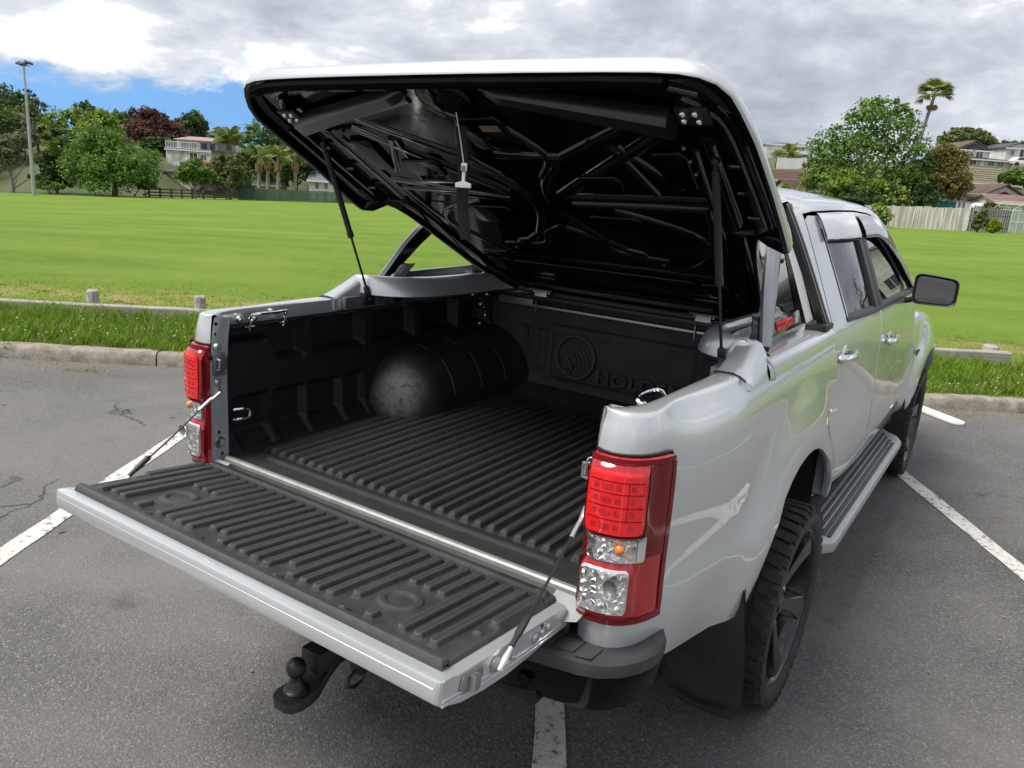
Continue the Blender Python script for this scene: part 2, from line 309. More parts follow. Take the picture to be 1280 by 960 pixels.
LEAF = dict(
    green=leafmat('leaf_green', (0.064, 0.132, 0.026), (0.118, 0.212, 0.038), (0.212, 0.319, 0.059)),
    dark=leafmat('leaf_dark', (0.038, 0.077, 0.026), (0.068, 0.123, 0.038), (0.118, 0.182, 0.054)),
    yellow=leafmat('leaf_yellowgreen', (0.106, 0.182, 0.026), (0.212, 0.307, 0.038), (0.371, 0.434, 0.064)),
    grey=leafmat('leaf_grey', (0.106, 0.139, 0.076), (0.182, 0.217, 0.118), (0.267, 0.297, 0.170)),
    copper=leafmat('leaf_copper', (0.055, 0.026, 0.026), (0.106, 0.047, 0.038), (0.182, 0.085, 0.064)),
    rust=leafmat('leaf_rust', (0.064, 0.085, 0.026), (0.182, 0.153, 0.042), (0.340, 0.224, 0.064)),
    olive=leafmat('leaf_olive', (0.077, 0.106, 0.038), (0.132, 0.170, 0.055), (0.212, 0.245, 0.090)),
    palm=leafmat('leaf_palm', (0.097, 0.158, 0.031), (0.182, 0.245, 0.054), (0.340, 0.328, 0.097)),
    dead=leafmat('leaf_dead', (0.212, 0.139, 0.076), (0.361, 0.234, 0.127), (0.510, 0.361, 0.212)))
M['bark'] = mat('bark', (.085, .068, .052), .9, var=1.0, vscale=3, col2=(.17, .145, .12), bump=.6, bscale=12)
M['bark_grey'] = mat('bark_grey', (.20, .18, .155), .9, var=1.0, vscale=3, col2=(.33, .30, .26), bump=.5, bscale=12)
M['pole'] = mat('pole_galvanised', (.40, .43, .44), .45, metal=.5, var=.5, vscale=2, col2=(.30, .33, .34))
def paling_mat(name, c1, c2, c3):
    P = mat(name, c1, .9, bump=.4, bscale=8); t = P.node_tree; tcn = N(t, 'ShaderNodeTexCoord')
    mp = N(t, 'ShaderNodeMapping'); mp.inputs['Scale'].default_value = (1, 1, .06); L(t, tcn.outputs['Object'], mp.inputs[0])
    n1 = noise(t, mp.outputs[0], 5.5, 3, .6); n2 = noise(t, tcn.outputs['Object'], .8, 6, .65)
    c = mixc(t, ramp(t, n1, [(.36, 0.0), (.62, 1.0)]), c1, c2); c = mixc(t, ramp(t, n2, [(.45, 0.0), (.7, .7)]), c, c3)
    L(t, c, t.nodes['Principled BSDF'].inputs['Base Color']); return P
M['paling'] = paling_mat('grey_palings', (.27, .255, .235), (.60, .58, .56), (.36, .33, .29))
M['paling_dark'] = mat('dark_palings', (.075, .075, .072), .9, var=1.0, vscale=1.5, col2=(.14, .14, .135), bump=.4, bscale=8)
M['green_fence'] = mat('green_fence_paint', (.045, .098, .058), .75, var=1.0, vscale=1.2, col2=(.075, .135, .085), bump=.3, bscale=8)
M['rail_dark'] = mat('dark_rail_timber', (.10, .088, .076), .9, var=1.0, vscale=2, col2=(.20, .18, .16))
M['white_wall'] = mat('white_wall', (.72, .72, .70), .8, var=.8, vscale=.9, col2=(.44, .44, .42), bump=.2, bscale=6)
M['stained_wall'] = mat('stained_white_wall', (.70, .70, .67), .85, var=1.0, vscale=.8, col2=(.17, .18, .16), bump=.2, bscale=6, detail=8)
M['cream_wall'] = mat('cream_wall', (.50, .45, .36), .8, var=.7, vscale=.8, col2=(.40, .36, .29), bump=.2, bscale=6)
M['blue_wall'] = mat('pale_blue_wall', (.46, .50, .56), .8, var=.6, vscale=.8, col2=(.38, .42, .48), bump=.2, bscale=6)
M['brick_red'] = mat('red_wall', (.20, .075, .05), .85, var=1.0, vscale=2.5, col2=(.28, .13, .09), bump=.3, bscale=10)
M['maroon'] = mat('maroon_cladding', (.16, .03, .03), .7, var=.6, vscale=1, col2=(.12, .025, .025))
M['charcoal'] = mat('charcoal_cladding', (.055, .06, .068), .75, var=.7, vscale=1, col2=(.08, .085, .09))
M['roof_grey'] = mat('grey_roof', (.30, .31, .32), .6, var=.7, vscale=.7, col2=(.22, .23, .24), bump=.3, bscale=8)
M['roof_slate'] = mat('slate_roof', (.15, .17, .20), .6, var=.7, vscale=.7, col2=(.20, .22, .25), bump=.3, bscale=8)
M['roof_brown'] = mat('brown_roof', (.095, .055, .042), .75, var=.8, vscale=.9, col2=(.15, .09, .07), bump=.5, bscale=6)
M['roof_pink'] = mat('faded_red_roof', (.30, .20, .18), .65, var=.7, vscale=.9, col2=(.40, .30, .27), bump=.3, bscale=6)
M['roof_moss'] = mat('mossy_roof', (.125, .115, .085), .9, var=1.0, vscale=1.3, col2=(.20, .18, .10), bump=.7, bscale=5, detail=8)
M['white'] = mat('white_trim', (.72, .72, .70), .6, var=.5, vscale=2, col2=(.60, .60, .58))
M['pane'] = mat('window_pane', (.03, .036, .042), .06, spec=.8, var=.5, vscale=1.5, col2=(.09, .10, .11))
M['teal'] = mat('teal_tarp', (.02, .28, .27), .6, var=.7, vscale=1.2, col2=(.015, .20, .20), bump=.5, bscale=4)
M['car_white'] = mat('white_car_paint', (.70, .71, .72), .25, coat=.8, var=.2, vscale=3, col2=(.62, .63, .64))
M['bank'] = mat('clay_bank', (.19, .12, .075), .95, var=1.0, vscale=.8, col2=(.10, .085, .05), bump=.8, bscale=3)
M['flower'] = mat('purple_flowers', (.34, .28, .55), .7, var=.5, vscale=9, col2=(.5, .45, .7))
# ------------------------------------------------------------------ helpers
class MB:
    """collects faces and links them as ONE mesh object"""
    def __init__(self): self.v = []; self.f = []; self.mi = []; self.cur = 0
    def add(self, vs, fs, mi=None):
        o = len(self.v); self.v.extend([tuple(p) for p in vs]); mi = self.cur if mi is None else mi
        for f in fs: self.f.append(tuple(o+i for i in f)); self.mi.append(mi)
        return self
    def box(self, lo, hi, M4=None, mi=None):
        x0, y0, z0 = lo; x1, y1, z1 = hi
        vs = [Vector(p) for p in ((x0,y0,z0),(x1,y0,z0),(x1,y1,z0),(x0,y1,z0),(x0,y0,z1),(x1,y0,z1),(x1,y1,z1),(x0,y1,z1))]
        if M4 is not None: vs = [M4 @ p for p in vs]
        return self.add(vs, [(0,3,2,1),(4,5,6,7),(0,1,5,4),(1,2,6,5),(2,3,7,6),(3,0,4,7)], mi)
    def grid(self, rows, closed_u=False, closed_v=False, flip=False, mi=None, skip=None):
        nr, nc = len(rows), len(rows[0]); vs = [p for r in rows for p in r]; fs = []
        for i in range(nr if closed_u else nr-1):
            for j in range(nc if closed_v else nc-1):
                if skip and skip(i, j): continue
                a, b, c, d = i*nc+j, i*nc+(j+1) % nc, ((i+1) % nr)*nc+(j+1) % nc, ((i+1) % nr)*nc+j
                fs.append((a, d, c, b) if flip else (a, b, c, d))
        return self.add(vs, fs, mi)
    def tube(self, path, r, n=8, caps=True, mi=None, flat=None):
        path = [Vector(p) for p in path]; rings = []
        rs = r if isinstance(r, (list, tuple)) else [r]*len(path)
        t0 = (path[1]-path[0]).normalized(); ref = Vector((0,0,1)) if abs(t0.z) < .9 else Vector((1,0,0))
        nrm = (ref - t0*ref.dot(t0)).normalized()
        for i, p in enumerate(path):
            a = path[max(i-1, 0)]; b = path[min(i+1, len(path)-1)]; t = (b-a).normalized()
            nrm = (nrm - t*nrm.dot(t)).normalized(); bi = t.cross(nrm)
            rings.append([p + (nrm*cos(2*pi*k/n)*(flat or 1.0) + bi*sin(2*pi*k/n))*rs[i] for k in range(n)])
        o = len(self.v); self.grid(rings, closed_v=True, mi=mi)
        if caps:
            self.f.append(tuple(o+k for k in range(n))[::-1]); self.mi.append(self.cur if mi is None else mi)
            e = o+(len(rings)-1)*n; self.f.append(tuple(e+k for k in range(n))); self.mi.append(self.cur if mi is None else mi)
        return self
    def lathe(self, prof, M4=None, n=32, mi=None, caps=False):
        """profile (r, h) turned about local z"""
        rings = [[Vector((r*cos(2*pi*k/n), r*sin(2*pi*k/n), h)) for k in range(n)] for r, h in prof]
        if M4 is not None: rings = [[M4 @ p for p in r] for r in rings]
        return self.grid(rings, closed_v=True, mi=mi)
    def prism(self, outline, vec, mi=None):
        a = [Vector(p) for p in outline]; b = [p+Vector(vec) for p in a]; n = len(a)
        fs = [tuple(range(n))[::-1], tuple(range(n, 2*n))] + [(i, (i+1) % n, n+(i+1) % n, n+i) for i in range(n)]
        return self.add(a+b, fs, mi)
    def ball(self, c, r, n=14, m_=9, sc=(1,1,1), mi=None):
        c = Vector(c)
        rows = [[c+Vector((sin(pi*i/m_)*cos(2*pi*k/n)*r*sc[0], sin(pi*i/m_)*sin(2*pi*k/n)*r*sc[1], cos(pi*i/m_)*r*sc[2])) for k in range(n)] for i in range(m_+1)]
        return self.grid(rows, closed_v=True, flip=True, mi=mi)
    def build(self, name, mats, parent=None, smooth=38, bevel=0.0, segs=2, loc=None, recalc=False, merge=0.0):
        me = bpy.data.meshes.new(name); me.from_pydata([tuple(p) for p in self.v], [], self.f)
        mats = mats if isinstance(mats, (list, tuple)) else [mats]
        for q in mats: me.materials.append(M[q] if isinstance(q, str) else q)
        if len(mats) > 1: me.polygons.foreach_set('material_index', self.mi)
        if bevel or recalc or merge:
            bm = bmesh.new(); bm.from_mesh(me)
            if merge: bmesh.ops.remove_doubles(bm, verts=bm.verts, dist=merge)
            if recalc: bmesh.ops.recalc_face_normals(bm, faces=bm.faces)
            if bevel:
                es = [e for e in bm.edges if len(e.link_faces) == 2 and e.calc_face_angle(0) > R_(35)]
                bmesh.ops.bevel(bm, geom=es, offset=bevel, segments=segs, affect='EDGES', profile=.6, clamp_overlap=True)
            bm.to_mesh(me); bm.free()
        me.update()
        if smooth:
            me.polygons.foreach_set('use_smooth', [True]*len(me.polygons)); me.set_sharp_from_angle(angle=R_(smooth))
        o = bpy.data.objects.new(name, me); COL.objects.link(o)
        if parent is not None: o.parent = parent
        if loc is not None: o.location = loc
        return o
def tag(o, label=None, cat=None, group=None, kind=None):
    if label: o['label'] = label
    if cat: o['category'] = cat
    if group: o['group'] = group
    if kind: o['kind'] = kind
    return o
def empty(name, loc, label, cat, group=None, rz=0):
    o = bpy.data.objects.new(name, None); COL.objects.link(o); o.location = loc; o.rotation_euler = (0, 0, rz); o.empty_display_size = .1
    return tag(o, label, cat, group)
def copy_tree(o, parent=None):
    c = o.copy(); COL.objects.link(c); c.parent = parent
    for ch in list(o.children): copy_tree(ch, c)
    return c
def interp(tab, x):
    if x <= tab[0][0]: return tab[0][1]
    for (a, va), (b, vb) in zip(tab, tab[1:]):
        if x <= b: return va+(vb-va)*(x-a)/(b-a)
    return tab[-1][1]
def sst(a, b, x):
    t = min(1, max(0, (x-a)/(b-a))); return t*t*(3-2*t)
def lin(a, b, n): return [a+(b-a)*i/(n-1) for i in range(n)]
def np_mesh(name, V, F, mats, tint=None, parent=None, loc=None, smooth=False):
    """V (n,3), F (m,k) numpy arrays -> mesh object; tint per vertex"""
    me = bpy.data.meshes.new(name); V = np.asarray(V, np.float32); F = np.asarray(F, np.int32); k = F.shape[1]
    me.vertices.add(len(V)); me.vertices.foreach_set('co', V.ravel())
    me.loops.add(F.size); me.loops.foreach_set('vertex_index', F.ravel())
    me.polygons.add(len(F)); me.polygons.foreach_set('loop_start', np.arange(0, F.size, k, dtype=np.int32))
    if tint is not None:
        a = me.attributes.new('tint', 'FLOAT', 'POINT'); a.data.foreach_set('value', np.asarray(tint, np.float32))
    me.update(calc_edges=True)
    if smooth: me.polygons.foreach_set('use_smooth', np.ones(len(F), bool))
    me.materials.append(M[mats] if isinstance(mats, str) else mats)
    o = bpy.data.objects.new(name, me); COL.objects.link(o)
    if parent is not None: o.parent = parent
    if loc is not None: o.location = loc
    return o
rng = np.random.default_rng(7); random.seed(7)

# ------------------------------------------------------------------ terrain
KA = R_(36.5); KT = Vector((cos(KA), sin(KA), 0)); KN = Vector((-sin(KA), cos(KA), 0))   # along the kerb / away from the car park
KERB_N, RAIL_N, KERB_H = 4.58, 6.22, .115
def tn(t, n, z=0.0): return KT*t + KN*n + Vector((0, 0, z))
def edge_n(t):            # how far off the field ends, along t
    return interp([(-160, 128), (-70, 104), (-45, 92), (-33, 116), (-10, 118), (10, 92), (33, 78), (60, 74), (90, 66), (160, 60)], t)
def terr(t, n):
    base = .105
    if n < RAIL_N: return base
    r = sst(6, 42, n); tt = min(60, max(-75, t))
    z = base + r*(.0326*tt) - .0185*(min(n, 130)-RAIL_N)
    e = edge_n(t)
    if n > e+2:
        d = n-e-2
        rise = interp([(-160, .28), (-70, .28), (-50, .28), (-30, .24), (-5, .14), (15, .17), (40, .23), (80, .24)], t)
        cap = interp([(-160, 10.5), (-70, 10.0), (-45, 8.6), (-20, 8.4), (15, 9.0), (40, 11.0), (80, 12.0)], t)
        z += cap*math.tanh(rise*d*sst(0, 22, d)/cap) if cap else 0
    return z
def terr_xy(x, y):
    p = Vector((x, y, 0)); return terr(p.dot(KT), p.dot(KN))
def ray(u, v): return (_fw + _rt*((u-640)/FPX) - _up*((v-480)/FPX))
def depth_at(u, v, D):
    d = ray(u, v); h = Vector((d.x, d.y, 0)).dot(Vector((-sin(YAW), cos(YAW), 0))); return CAM + d*(D/h)
def ground_at(u, v):      # where the sight line meets the terrain
    d = ray(u, v); s = 6.0
    while s < 400:
        p = CAM + d*s
        if p.z <= terr_xy(p.x, p.y): return Vector((p.x, p.y, terr_xy(p.x, p.y)))
        s += .15 if s < 60 else .4
    return p
def spot(u, D):           # ground point under picture column u at distance D
    p = depth_at(u, 235, D); return Vector((p.x, p.y, terr_xy(p.x, p.y)))
def px2m(D, px): return px*D/FPX

def build_setting():
    # car park: one sheet up to the kerb
    g = MB(); A = [tn(-60, -60, 0), tn(60, -60, 0), tn(60, KERB_N+.02, 0), tn(-60, KERB_N+.02, 0)]
    g.add(A, [(0, 1, 2, 3)])
    tag(g.build('car_park_surface', 'asphalt', smooth=0), 'dark grey worn asphalt of the car park', None, None, 'structure')
    # parking lines
    d = Vector((-sin(R_(31.2)), cos(R_(31.2)), 0)); pn = Vector((cos(R_(31.2)), sin(R_(31.2)), 0))
    for i, (off, a, b) in enumerate(((-1.80, -6, 3.05), (.565, -6, 3.3), (2.93, -6, 3.55), (5.35, -6, 3.6), (-4.2, -6, 2.9))):
        q = MB(); n = 60; rows = []
        for k in range(n+1):
            s = a+(b-a)*k/n; jl, jr = random.uniform(-.004, .004), random.uniform(-.004, .004)
            rows.append([pn*(off-.05+jl)+d*s+Vector((0, 0, .004)), pn*(off+.05+jr)+d*s+Vector((0, 0, .004))])
        q.grid(rows, flip=True)
        tag(q.build('parking_line', 'line', smooth=0, recalc=False), None, None, None, 'structure')
    # kerb of cast stones with joints
    kr = bpy.data.objects.new('kerb', None); COL.objects.link(kr); tag(kr, 'low concrete kerb between asphalt and grass verge', None, None, 'structure')
    def kerb_stone(t0, t1):
        q = MB(); n = max(2, int((t1-t0)/.09)); rows = []
        for k in range(n+1):
            t = t0+(t1-t0)*k/n; j = lambda a: random.uniform(-a, a)
            rows.append([tn(t, KERB_N+j(.004), -.03), tn(t, KERB_N+.004+j(.006), .02+j(.005)), tn(t, KERB_N+.012+j(.006), KERB_H*.72+j(.006)), tn(t, KERB_N+.03+j(.006), KERB_H-.008+j(.005)),
                         tn(t, KERB_N+.06+j(.004), KERB_H+j(.004)), tn(t, KERB_N+.145+j(.01), KERB_H-.003+j(.005)), tn(t, KERB_N+.16, -.03)])
        o = len(q.v); q.grid(rows, flip=True); e = len(q.v)-7
        q.add([q.v[o+i] for i in range(7)], [tuple(range(7))]); q.add([q.v[e+i] for i in range(7)], [tuple(range(7))[::-1]])
        q.build('kerb_stone', 'concrete', kr, smooth=50)
    joints = [-30, -12, -8.1, -5.6, -2.36, .9, 3.9, 6.35, 8.9, 12, 30]
    for a, b in zip(joints, joints[1:]): kerb_stone(a+.007, b-.007)
    # verge soil behind the kerb, field, hills: one rising sheet
    v = MB(); v.grid([[tn(t, KERB_N+.13, KERB_H-.025), tn(t, KERB_N+.35, .10), tn(t, RAIL_N, .10)] for t in lin(-60, 60, 60)], flip=True)
    tag(v.build('grass_verge', 'soil'), 'strip of earth under the long verge grass', None, None, 'structure')
    ts = [-160+i*4 for i in range(24)]+[-66+i*2.2 for i in range(61)]+[70+i*6 for i in range(16)]
    ns = [RAIL_N-.02, 6.6, 7.2, 8, 9.2, 11, 13, 16, 20, 25, 31, 38, 46, 55, 64]
    f = MB(); rows = []
    for t in ts:
        e = edge_n(t); rows.append([tn(t, n, terr(t, n)) for n in ns]+[tn(t, 64+(e-64)*k/6, terr(t, 64+(e-64)*k/6)) for k in range(1, 7)])
    f.grid(rows, flip=True); tag(f.build('sports_field', 'field', smooth=60), 'wide mown green sports field', None, None, 'structure')
    h = MB(); rows = []
    for t in ts:
        e = edge_n(t); rows.append([tn(t, n, terr(t, n)-.01) for n in [e-.05]+[e+2+x for x in (0, 3, 7, 12, 18, 25, 35, 48, 65, 90, 130, 200, 320)]])
    h.grid(rows, flip=True); tag(h.build('hillside', 'hill', smooth=60), 'wooded hillside rising behind the field', None, None, 'structure')
build_setting()
# ------------------------------------------------------------------ the pickup truck (x right, y forward, z up; origin on the ground under the rear edge)
AX_Y, AX_Z, WB, WR = 1.125, .360, 3.045, .360
ARC_Y, ARC_Z, ARCH_R = 1.100, .398, .525
PROF = [(.40,.800),(.50,.826),(.58,.848),(.66,.862),(.74,.870),(.80,.872),(.845,.863),(.90,.859),(1.0,.860),(1.08,.857),(1.13,.850),(1.17,.842),(1.20,.830),(1.222,.815),(1.236,.800)]
def prof(z): return interp(PROF, z)
CORNER = [(.672,.000),(.695,-.012),(.722,-.012),(.748,-.004),(.770,.014),(.788,.040),(.801,.075),(.812,.120),(.823,.175),(.834,.240),(.845,.320),(.856,.420)]
def flare(y, z):
    r = math.hypot(y-ARC_Y, z-ARC_Z)
    b = .040*sst(.76, .530, r)
    return b*sst(.45, .60, z) if z < .6 else b
def arch_z(y, cy=ARC_Y, r=ARCH_R):
    d = abs(y-cy)
    return ARC_Z + math.sqrt(r*r-d*d) if d < r else -9
def text_mesh(name, body, size, extrude, mt, parent, M4, offset=0.0, xs=1.0, bevel=0.0, spacing=1.0, width=None):
    c = bpy.data.curves.new(name, 'FONT'); c.body = body; c.size = size; c.extrude = extrude; c.offset = offset; c.bevel_depth = bevel
    c.align_x = 'CENTER'; c.align_y = 'CENTER'; c.space_character = spacing; c.resolution_u = 4
    tmp = bpy.data.objects.new(name+'_tmp', c); COL.objects.link(tmp)
    dg = bpy.context.evaluated_depsgraph_get(); me = bpy.data.meshes.new_from_object(tmp.evaluated_get(dg))
    bpy.data.objects.remove(tmp); bpy.data.curves.remove(c)
    if width:
        vx = [v.co.x for v in me.vertices]; xs = width/(max(vx)-min(vx))
    me.transform(M4 @ Matrix.Diagonal((xs, 1, 1, 1))); me.materials.clear(); me.materials.append(M[mt])
    o = bpy.data.objects.new(name, me); COL.objects.link(o); o.parent = parent; return o

truck = empty('pickup_truck', (0, 0, 0), 'silver dual cab pickup truck with its tailgate down and hard lid raised', 'pickup truck')

def bed_side(s):
    q = MB(); cols = []
    plan = list(CORNER)+[(.862, y) for y in (.50,.545,.575,.582,.595,.62,.65,.70,.76,.83,.90,.98,1.068,1.15,1.23,1.30,1.37,1.43,1.49,1.535,1.575)]
    for i, (px, py) in enumerate(plan):
        a, b = plan[max(i-1, 0)], plan[min(i+1, len(plan)-1)]
        tx, ty = b[0]-a[0], b[1]-a[1]; l = math.hypot(tx, ty); nx, ny = ty/l, -tx/l
        qx = interp([(0,.668),(.02,.680),(.05,.700),(.09,.717),(.14,.727)], py); qy = max(py, .028)
        def out(z):
            d = (.862-prof(z))*(.30+.70*sst(.03, .22, py)); x, y = px-nx*d, py-ny*d
            if py > .3: x += flare(py, z)
            return x, y, z
        e = out(1.236); col = []
        for fz, fx in ((1.19, 0), (1.236, 0), (1.244, .02), (1.2478, .10), (1.2490, .35), (1.2490, .65), (1.2475, .84), (1.2435, .95)):
            col.append((qx+(e[0]-qx)*fx, qy+(e[1]-qy)*fx, fz))
        zb = interp([(-.02,.665),(.10,.625),(.30,.602),(.45,.590),(.57,.57),(.62,.54)], py) if py < .66 else .50
        zb = max(zb, arch_z(py))
        if py > 1.55: zb = max(arch_z(py), .50)
        n = 24
        zs = [1.236-(1.236-zb)*(k/n) for k in range(n+1)]
        col += [out(z) for z in zs]
        x, y, z = col[-1]; col.append((x-.010, y, z-.003)); col.append((x-.026, y, z+.002))
        cols.append([(s*c[0], c[1], c[2]) for c in col])
    q.grid(cols, flip=(s < 0))
    # front end wall of the bed side, closing it against the cab
    last = cols[-1]; q.add(last+[(s*.60, 1.575, p[2]) for p in last], [tuple([i, i+1, len(last)+i+1, len(last)+i][::(-1 if s < 0 else 1)]) for i in range(len(last)-1)])
    o = q.build('bed_side', 'paint', truck, smooth=42)
    # wheel arch liner
    w = MB(); rows = []
    for k in range(25):
        an = pi*k/24; y, z = ARC_Y-(ARCH_R+.004)*cos(an), ARC_Z+(ARCH_R+.004)*sin(an)
        rows.append([(s*x, min(y, 1.565), z) for x in (.842, .80, .70, .60)])
    w.grid(rows, flip=(s > 0)); w.prism([(s*.60, min(1.565, ARC_Y-.53*cos(pi*k/24)), ARC_Z+.53*sin(pi*k/24)) for k in range(25)], (-s*.01, 0, 0))
    w.add([(s*.60,1.568,.40),(s*.84,1.568,.40),(s*.84,1.568,.90),(s*.60,1.568,.90)], [(0,1,2,3)[::s]])
    w.build('wheel_arch_liner', 'dark', truck, smooth=50)
    # rear end post: the jamb the gate closes against
    p = MB(); rows = []
    for z in lin(.745, 1.240, 18):
        st = .004 if .93 < z < 1.00 or z > 1.16 else 0; oy = .32*(.862-prof(z)) if z > 1.12 else 0
        rows.append([(s*.678, .012+oy, z), (s*.6755, .003+oy, z), (s*.672, .001+oy, z), (s*(.6685-st), .013+oy, z), (s*(.6645-st*.6), .030+oy, z), (s*.661, .046+oy, z), (s*.6595, .050+oy, z), (s*.662, .055+oy, z), (s*.705, .058+oy, z)])
    p.grid(rows, flip=(s < 0)); post = p.build('end_post', 'paint_in', truck, smooth=40)
    JR = Matrix.Rotation(-s*pi/2, 4, 'Y') @ Matrix.Rotation(-.28*s*-1, 4, 'X') if False else Matrix.Rotation(-s*pi/2, 4, 'Y')
    def jam(r_prof, y, z, n, nm, mt):
        b = MB(); b.lathe(r_prof, Matrix.Translation((s*(.6725-.24*y), y, z)) @ JR, n); return b.build(nm, mt, post, recalc=False)
    k = MB(); s < 0 and k.prism([(s*.668,.006,1.060),(s*.668,.006,1.132),(s*.660,.040,1.132),(s*.660,.040,1.060)], (-s*.012,-.002,0)); k.tube([(s*.655,.012,1.078),(s*.640,.012,1.080),(s*.640,.014,1.112),(s*.655,.014,1.114)], .006); s < 0 and k.prism([(s*.660,.034,1.075),(s*.660,.034,1.118),(s*.656,.040,1.118),(s*.656,.040,1.075)], (0,.010,0))
    k.build('striker', 'alu_dull', post, bevel=.002, recalc=True)
    for (zz, r) in (((1.150, .012), (1.036, .012)) if s < 0 else ((1.036, .012),)): jam([(r, -.002), (r, .004), (r*.7, .009), (0, .010)], .022, zz, 12, 'post_bolt', 'alu')
    jam([(.017, -.002), (.017, .003), (.009, .005), (.009, .010), (0, .011)], .020, 1.008, 14, 'post_bolt', 'alu')
    jam([(.020, .0005), (.018, .005), (.012, .003), (.009, .001), (0, .0015)], .024, .838, 16, 'post_grommet', 'alu_dull')
    for (zz, yy, r) in ((.872, .022, .006), (1.115, .004, .007), (.800, .030, .005), (1.222,.02,.006), (1.19,.02,.006)): jam([(r, .002), (0, .0022)], yy, zz, 10, 'post_hole', 'dark')
for s in (1, -1): bed_side(s)

# ---- tail lamps: housing with bulged cells
def plan_at(t):          # t 0..1 along the corner
    x = [p[0] for p in CORNER]; y = [p[1] for p in CORNER]; L_ = [0]
    for i in range(1, len(x)): L_.append(L_[-1]+math.hypot(x[i]-x[i-1], y[i]-y[i-1]))
    tot = L_[6]+.75*(L_[7]-L_[6]); d = t*tot
    for i in range(1, len(x)):
        if d <= L_[i]:
            f = (d-L_[i-1])/(L_[i]-L_[i-1]); px, py = x[i-1]+(x[i]-x[i-1])*f, y[i-1]+(y[i]-y[i-1])*f
            k0, k1 = max(i-2, 0), min(i+1, len(x)-1); tx, ty = x[k1]-x[k0], y[k1]-y[k0]; l = math.hypot(tx, ty)
            return px, py, ty/l, -tx/l
    return x[-1], y[-1], 1, 0
def lamp_pt(s, t, z, off):
    px, py, nx, ny = plan_at(t); d = .862-prof(z)*.35-.862*.65
    return (s*(px+nx*(off-d*.6)), py+ny*(off-d*.6), z)
def bump_prof(t, z):     # depth of the moulded lens
    up = sst(.0, .05, t)*(1-sst(.52, .70, t))*sst(.965, .990, z)*(1-sst(1.125, 1.145, z))
    lo = sst(.0, .05, t)*(1-sst(.46, .64, t))*sst(.775, .80, z)*(1-sst(.895, .915, z))
    return .012 + .016*up + .014*lo
def tail_lamp(s):
    q = MB(); rows = []
    zs = [.765, .770, .776]+lin(.783, .97, 14)+lin(.98, 1.13, 10)+[1.138, 1.146, 1.152, 1.157]
    ts = [0, .008, .02]+lin(.04, .72, 18)+lin(.76, .98, 6)+[.99, 1.0]
    for z in zs:
        e = min(sst(.765, .773, z), 1-sst(1.150, 1.158, z)); row = []
        for t in ts:
            rd = 1.0-.030*sst(1.10, 1.158, z)**2-.05*(1-sst(.765, .80, z))
            tt = t*rd; et = min(sst(0, .02, t), 1-sst(.98, 1.0, t))
            row.append(lamp_pt(s, tt, z, (bump_prof(tt, z)-.012)*1.0+.012*min(e, et)-.006*(1-min(e, et))))
        rows.append(row)
    q.grid(rows, flip=(s < 0)); lamp = q.build('tail_lamp', 'red', truck, smooth=50)
    def patch(name, mt, t0, t1, z0, z1, off, nt_=10, nz=8, rad=.012, dish=0.0, slope=0.0):
        """rounded patch lying on the lens"""
        g = MB(); R = []
        for k in range(nz+1):
            z = z0+(z1-z0)*k/nz; ez = min(z-z0, z1-z); ins = 0 if ez > rad else (rad-math.sqrt(max(0, rad*rad-(rad-ez)**2)))*2.2; row = []
            for j in range(nt_+1):
                t = (t0+ins)+(t1-t0-2*ins)*j/nt_
                b = bump_prof(t, z)-.012; dd = dish*sin(pi*j/nt_)*sin(pi*k/nz)
                row.append(lamp_pt(s, t, z, b+.012+off-dd))
            R.append(row)
        g.grid(R, flip=(s < 0)); return g.build(name, mt, lamp, smooth=40)
    patch('lens_border', 'red_dark', .008, .985, .7665, .7795, .0035, 14, 2, .003)
    patch('lens_border', 'red_dark', .008, .965, 1.1420, 1.1545, .0035, 14, 2, .003)
    patch('lens_border', 'red_dark', .92, .985, .78, 1.142, .0035, 4, 12, .003)
    patch('lens_border', 'red_dark', .004, .035, .78, 1.142, .0035, 2, 12, .003)
    patch('side_lens', 'red_dark', .60, .925, .925, 1.140, .0022, 8, 16, .010)
    patch('led_cluster', 'red_led', .085, .545, .988, 1.130, .0035, 16, 24, .018)
    for zz in (1.022, 1.052, 1.082, 1.108):                 # rows of cells and the bars between them
        patch('led_bar', 'red_dark', .11, .52, zz-.0010, zz+.0010, .0046, 10, 1, .0)
    patch('led_bar', 'red_dark', .395, .402, 1.022, 1.108, .0047, 1, 6, .0)
    for zz in (1.006, 1.038, 1.067, 1.096):
        for tt in (.16, .25, .34, .45): patch('led_cell', 'red_cell', tt-.028, tt+.028, zz-.0062, zz+.0062, .0042, 6, 8, .006)
    patch('indicator_bezel', 'lens_rim', .085, .655, .917, .980, .004, 14, 16, .010)
    patch('indicator_lens', 'lens_clear', .097, .535, .920, .977, .0065, 12, 14, .008, dish=.002)
    patch('indicator_lens', 'lens_rim', .55, .645, .921, .976, .0065, 4, 12, .008)
    bm_ = MB(); c = lamp_pt(s, .385, .951, .016); bm_.ball(c, .0125); bm_.build('indicator_bulb', 'amber', lamp)
    patch('reverse_bezel', 'lens_rim', .080, .500, .800, .904, .0035, 14, 22, .016)
    patch('reverse_lens', 'lens_clear', .094, .486, .8035, .9005, .0065, 14, 22, .014, dish=.002)
    bm_ = MB(); c = lamp_pt(s, .365, .872, .044); bm_.lathe([(.017, 0), (.013, -.004), (0, -.006)], Matrix.Translation(c) @ Matrix.Rotation(pi/2, 4, 'X'), 14); bm_.build('reverse_bulb', 'alu_dull', lamp)
    patch('reflector', 'red_deep', .045, .33, .7815, .797, .003, 8, 3, .003)
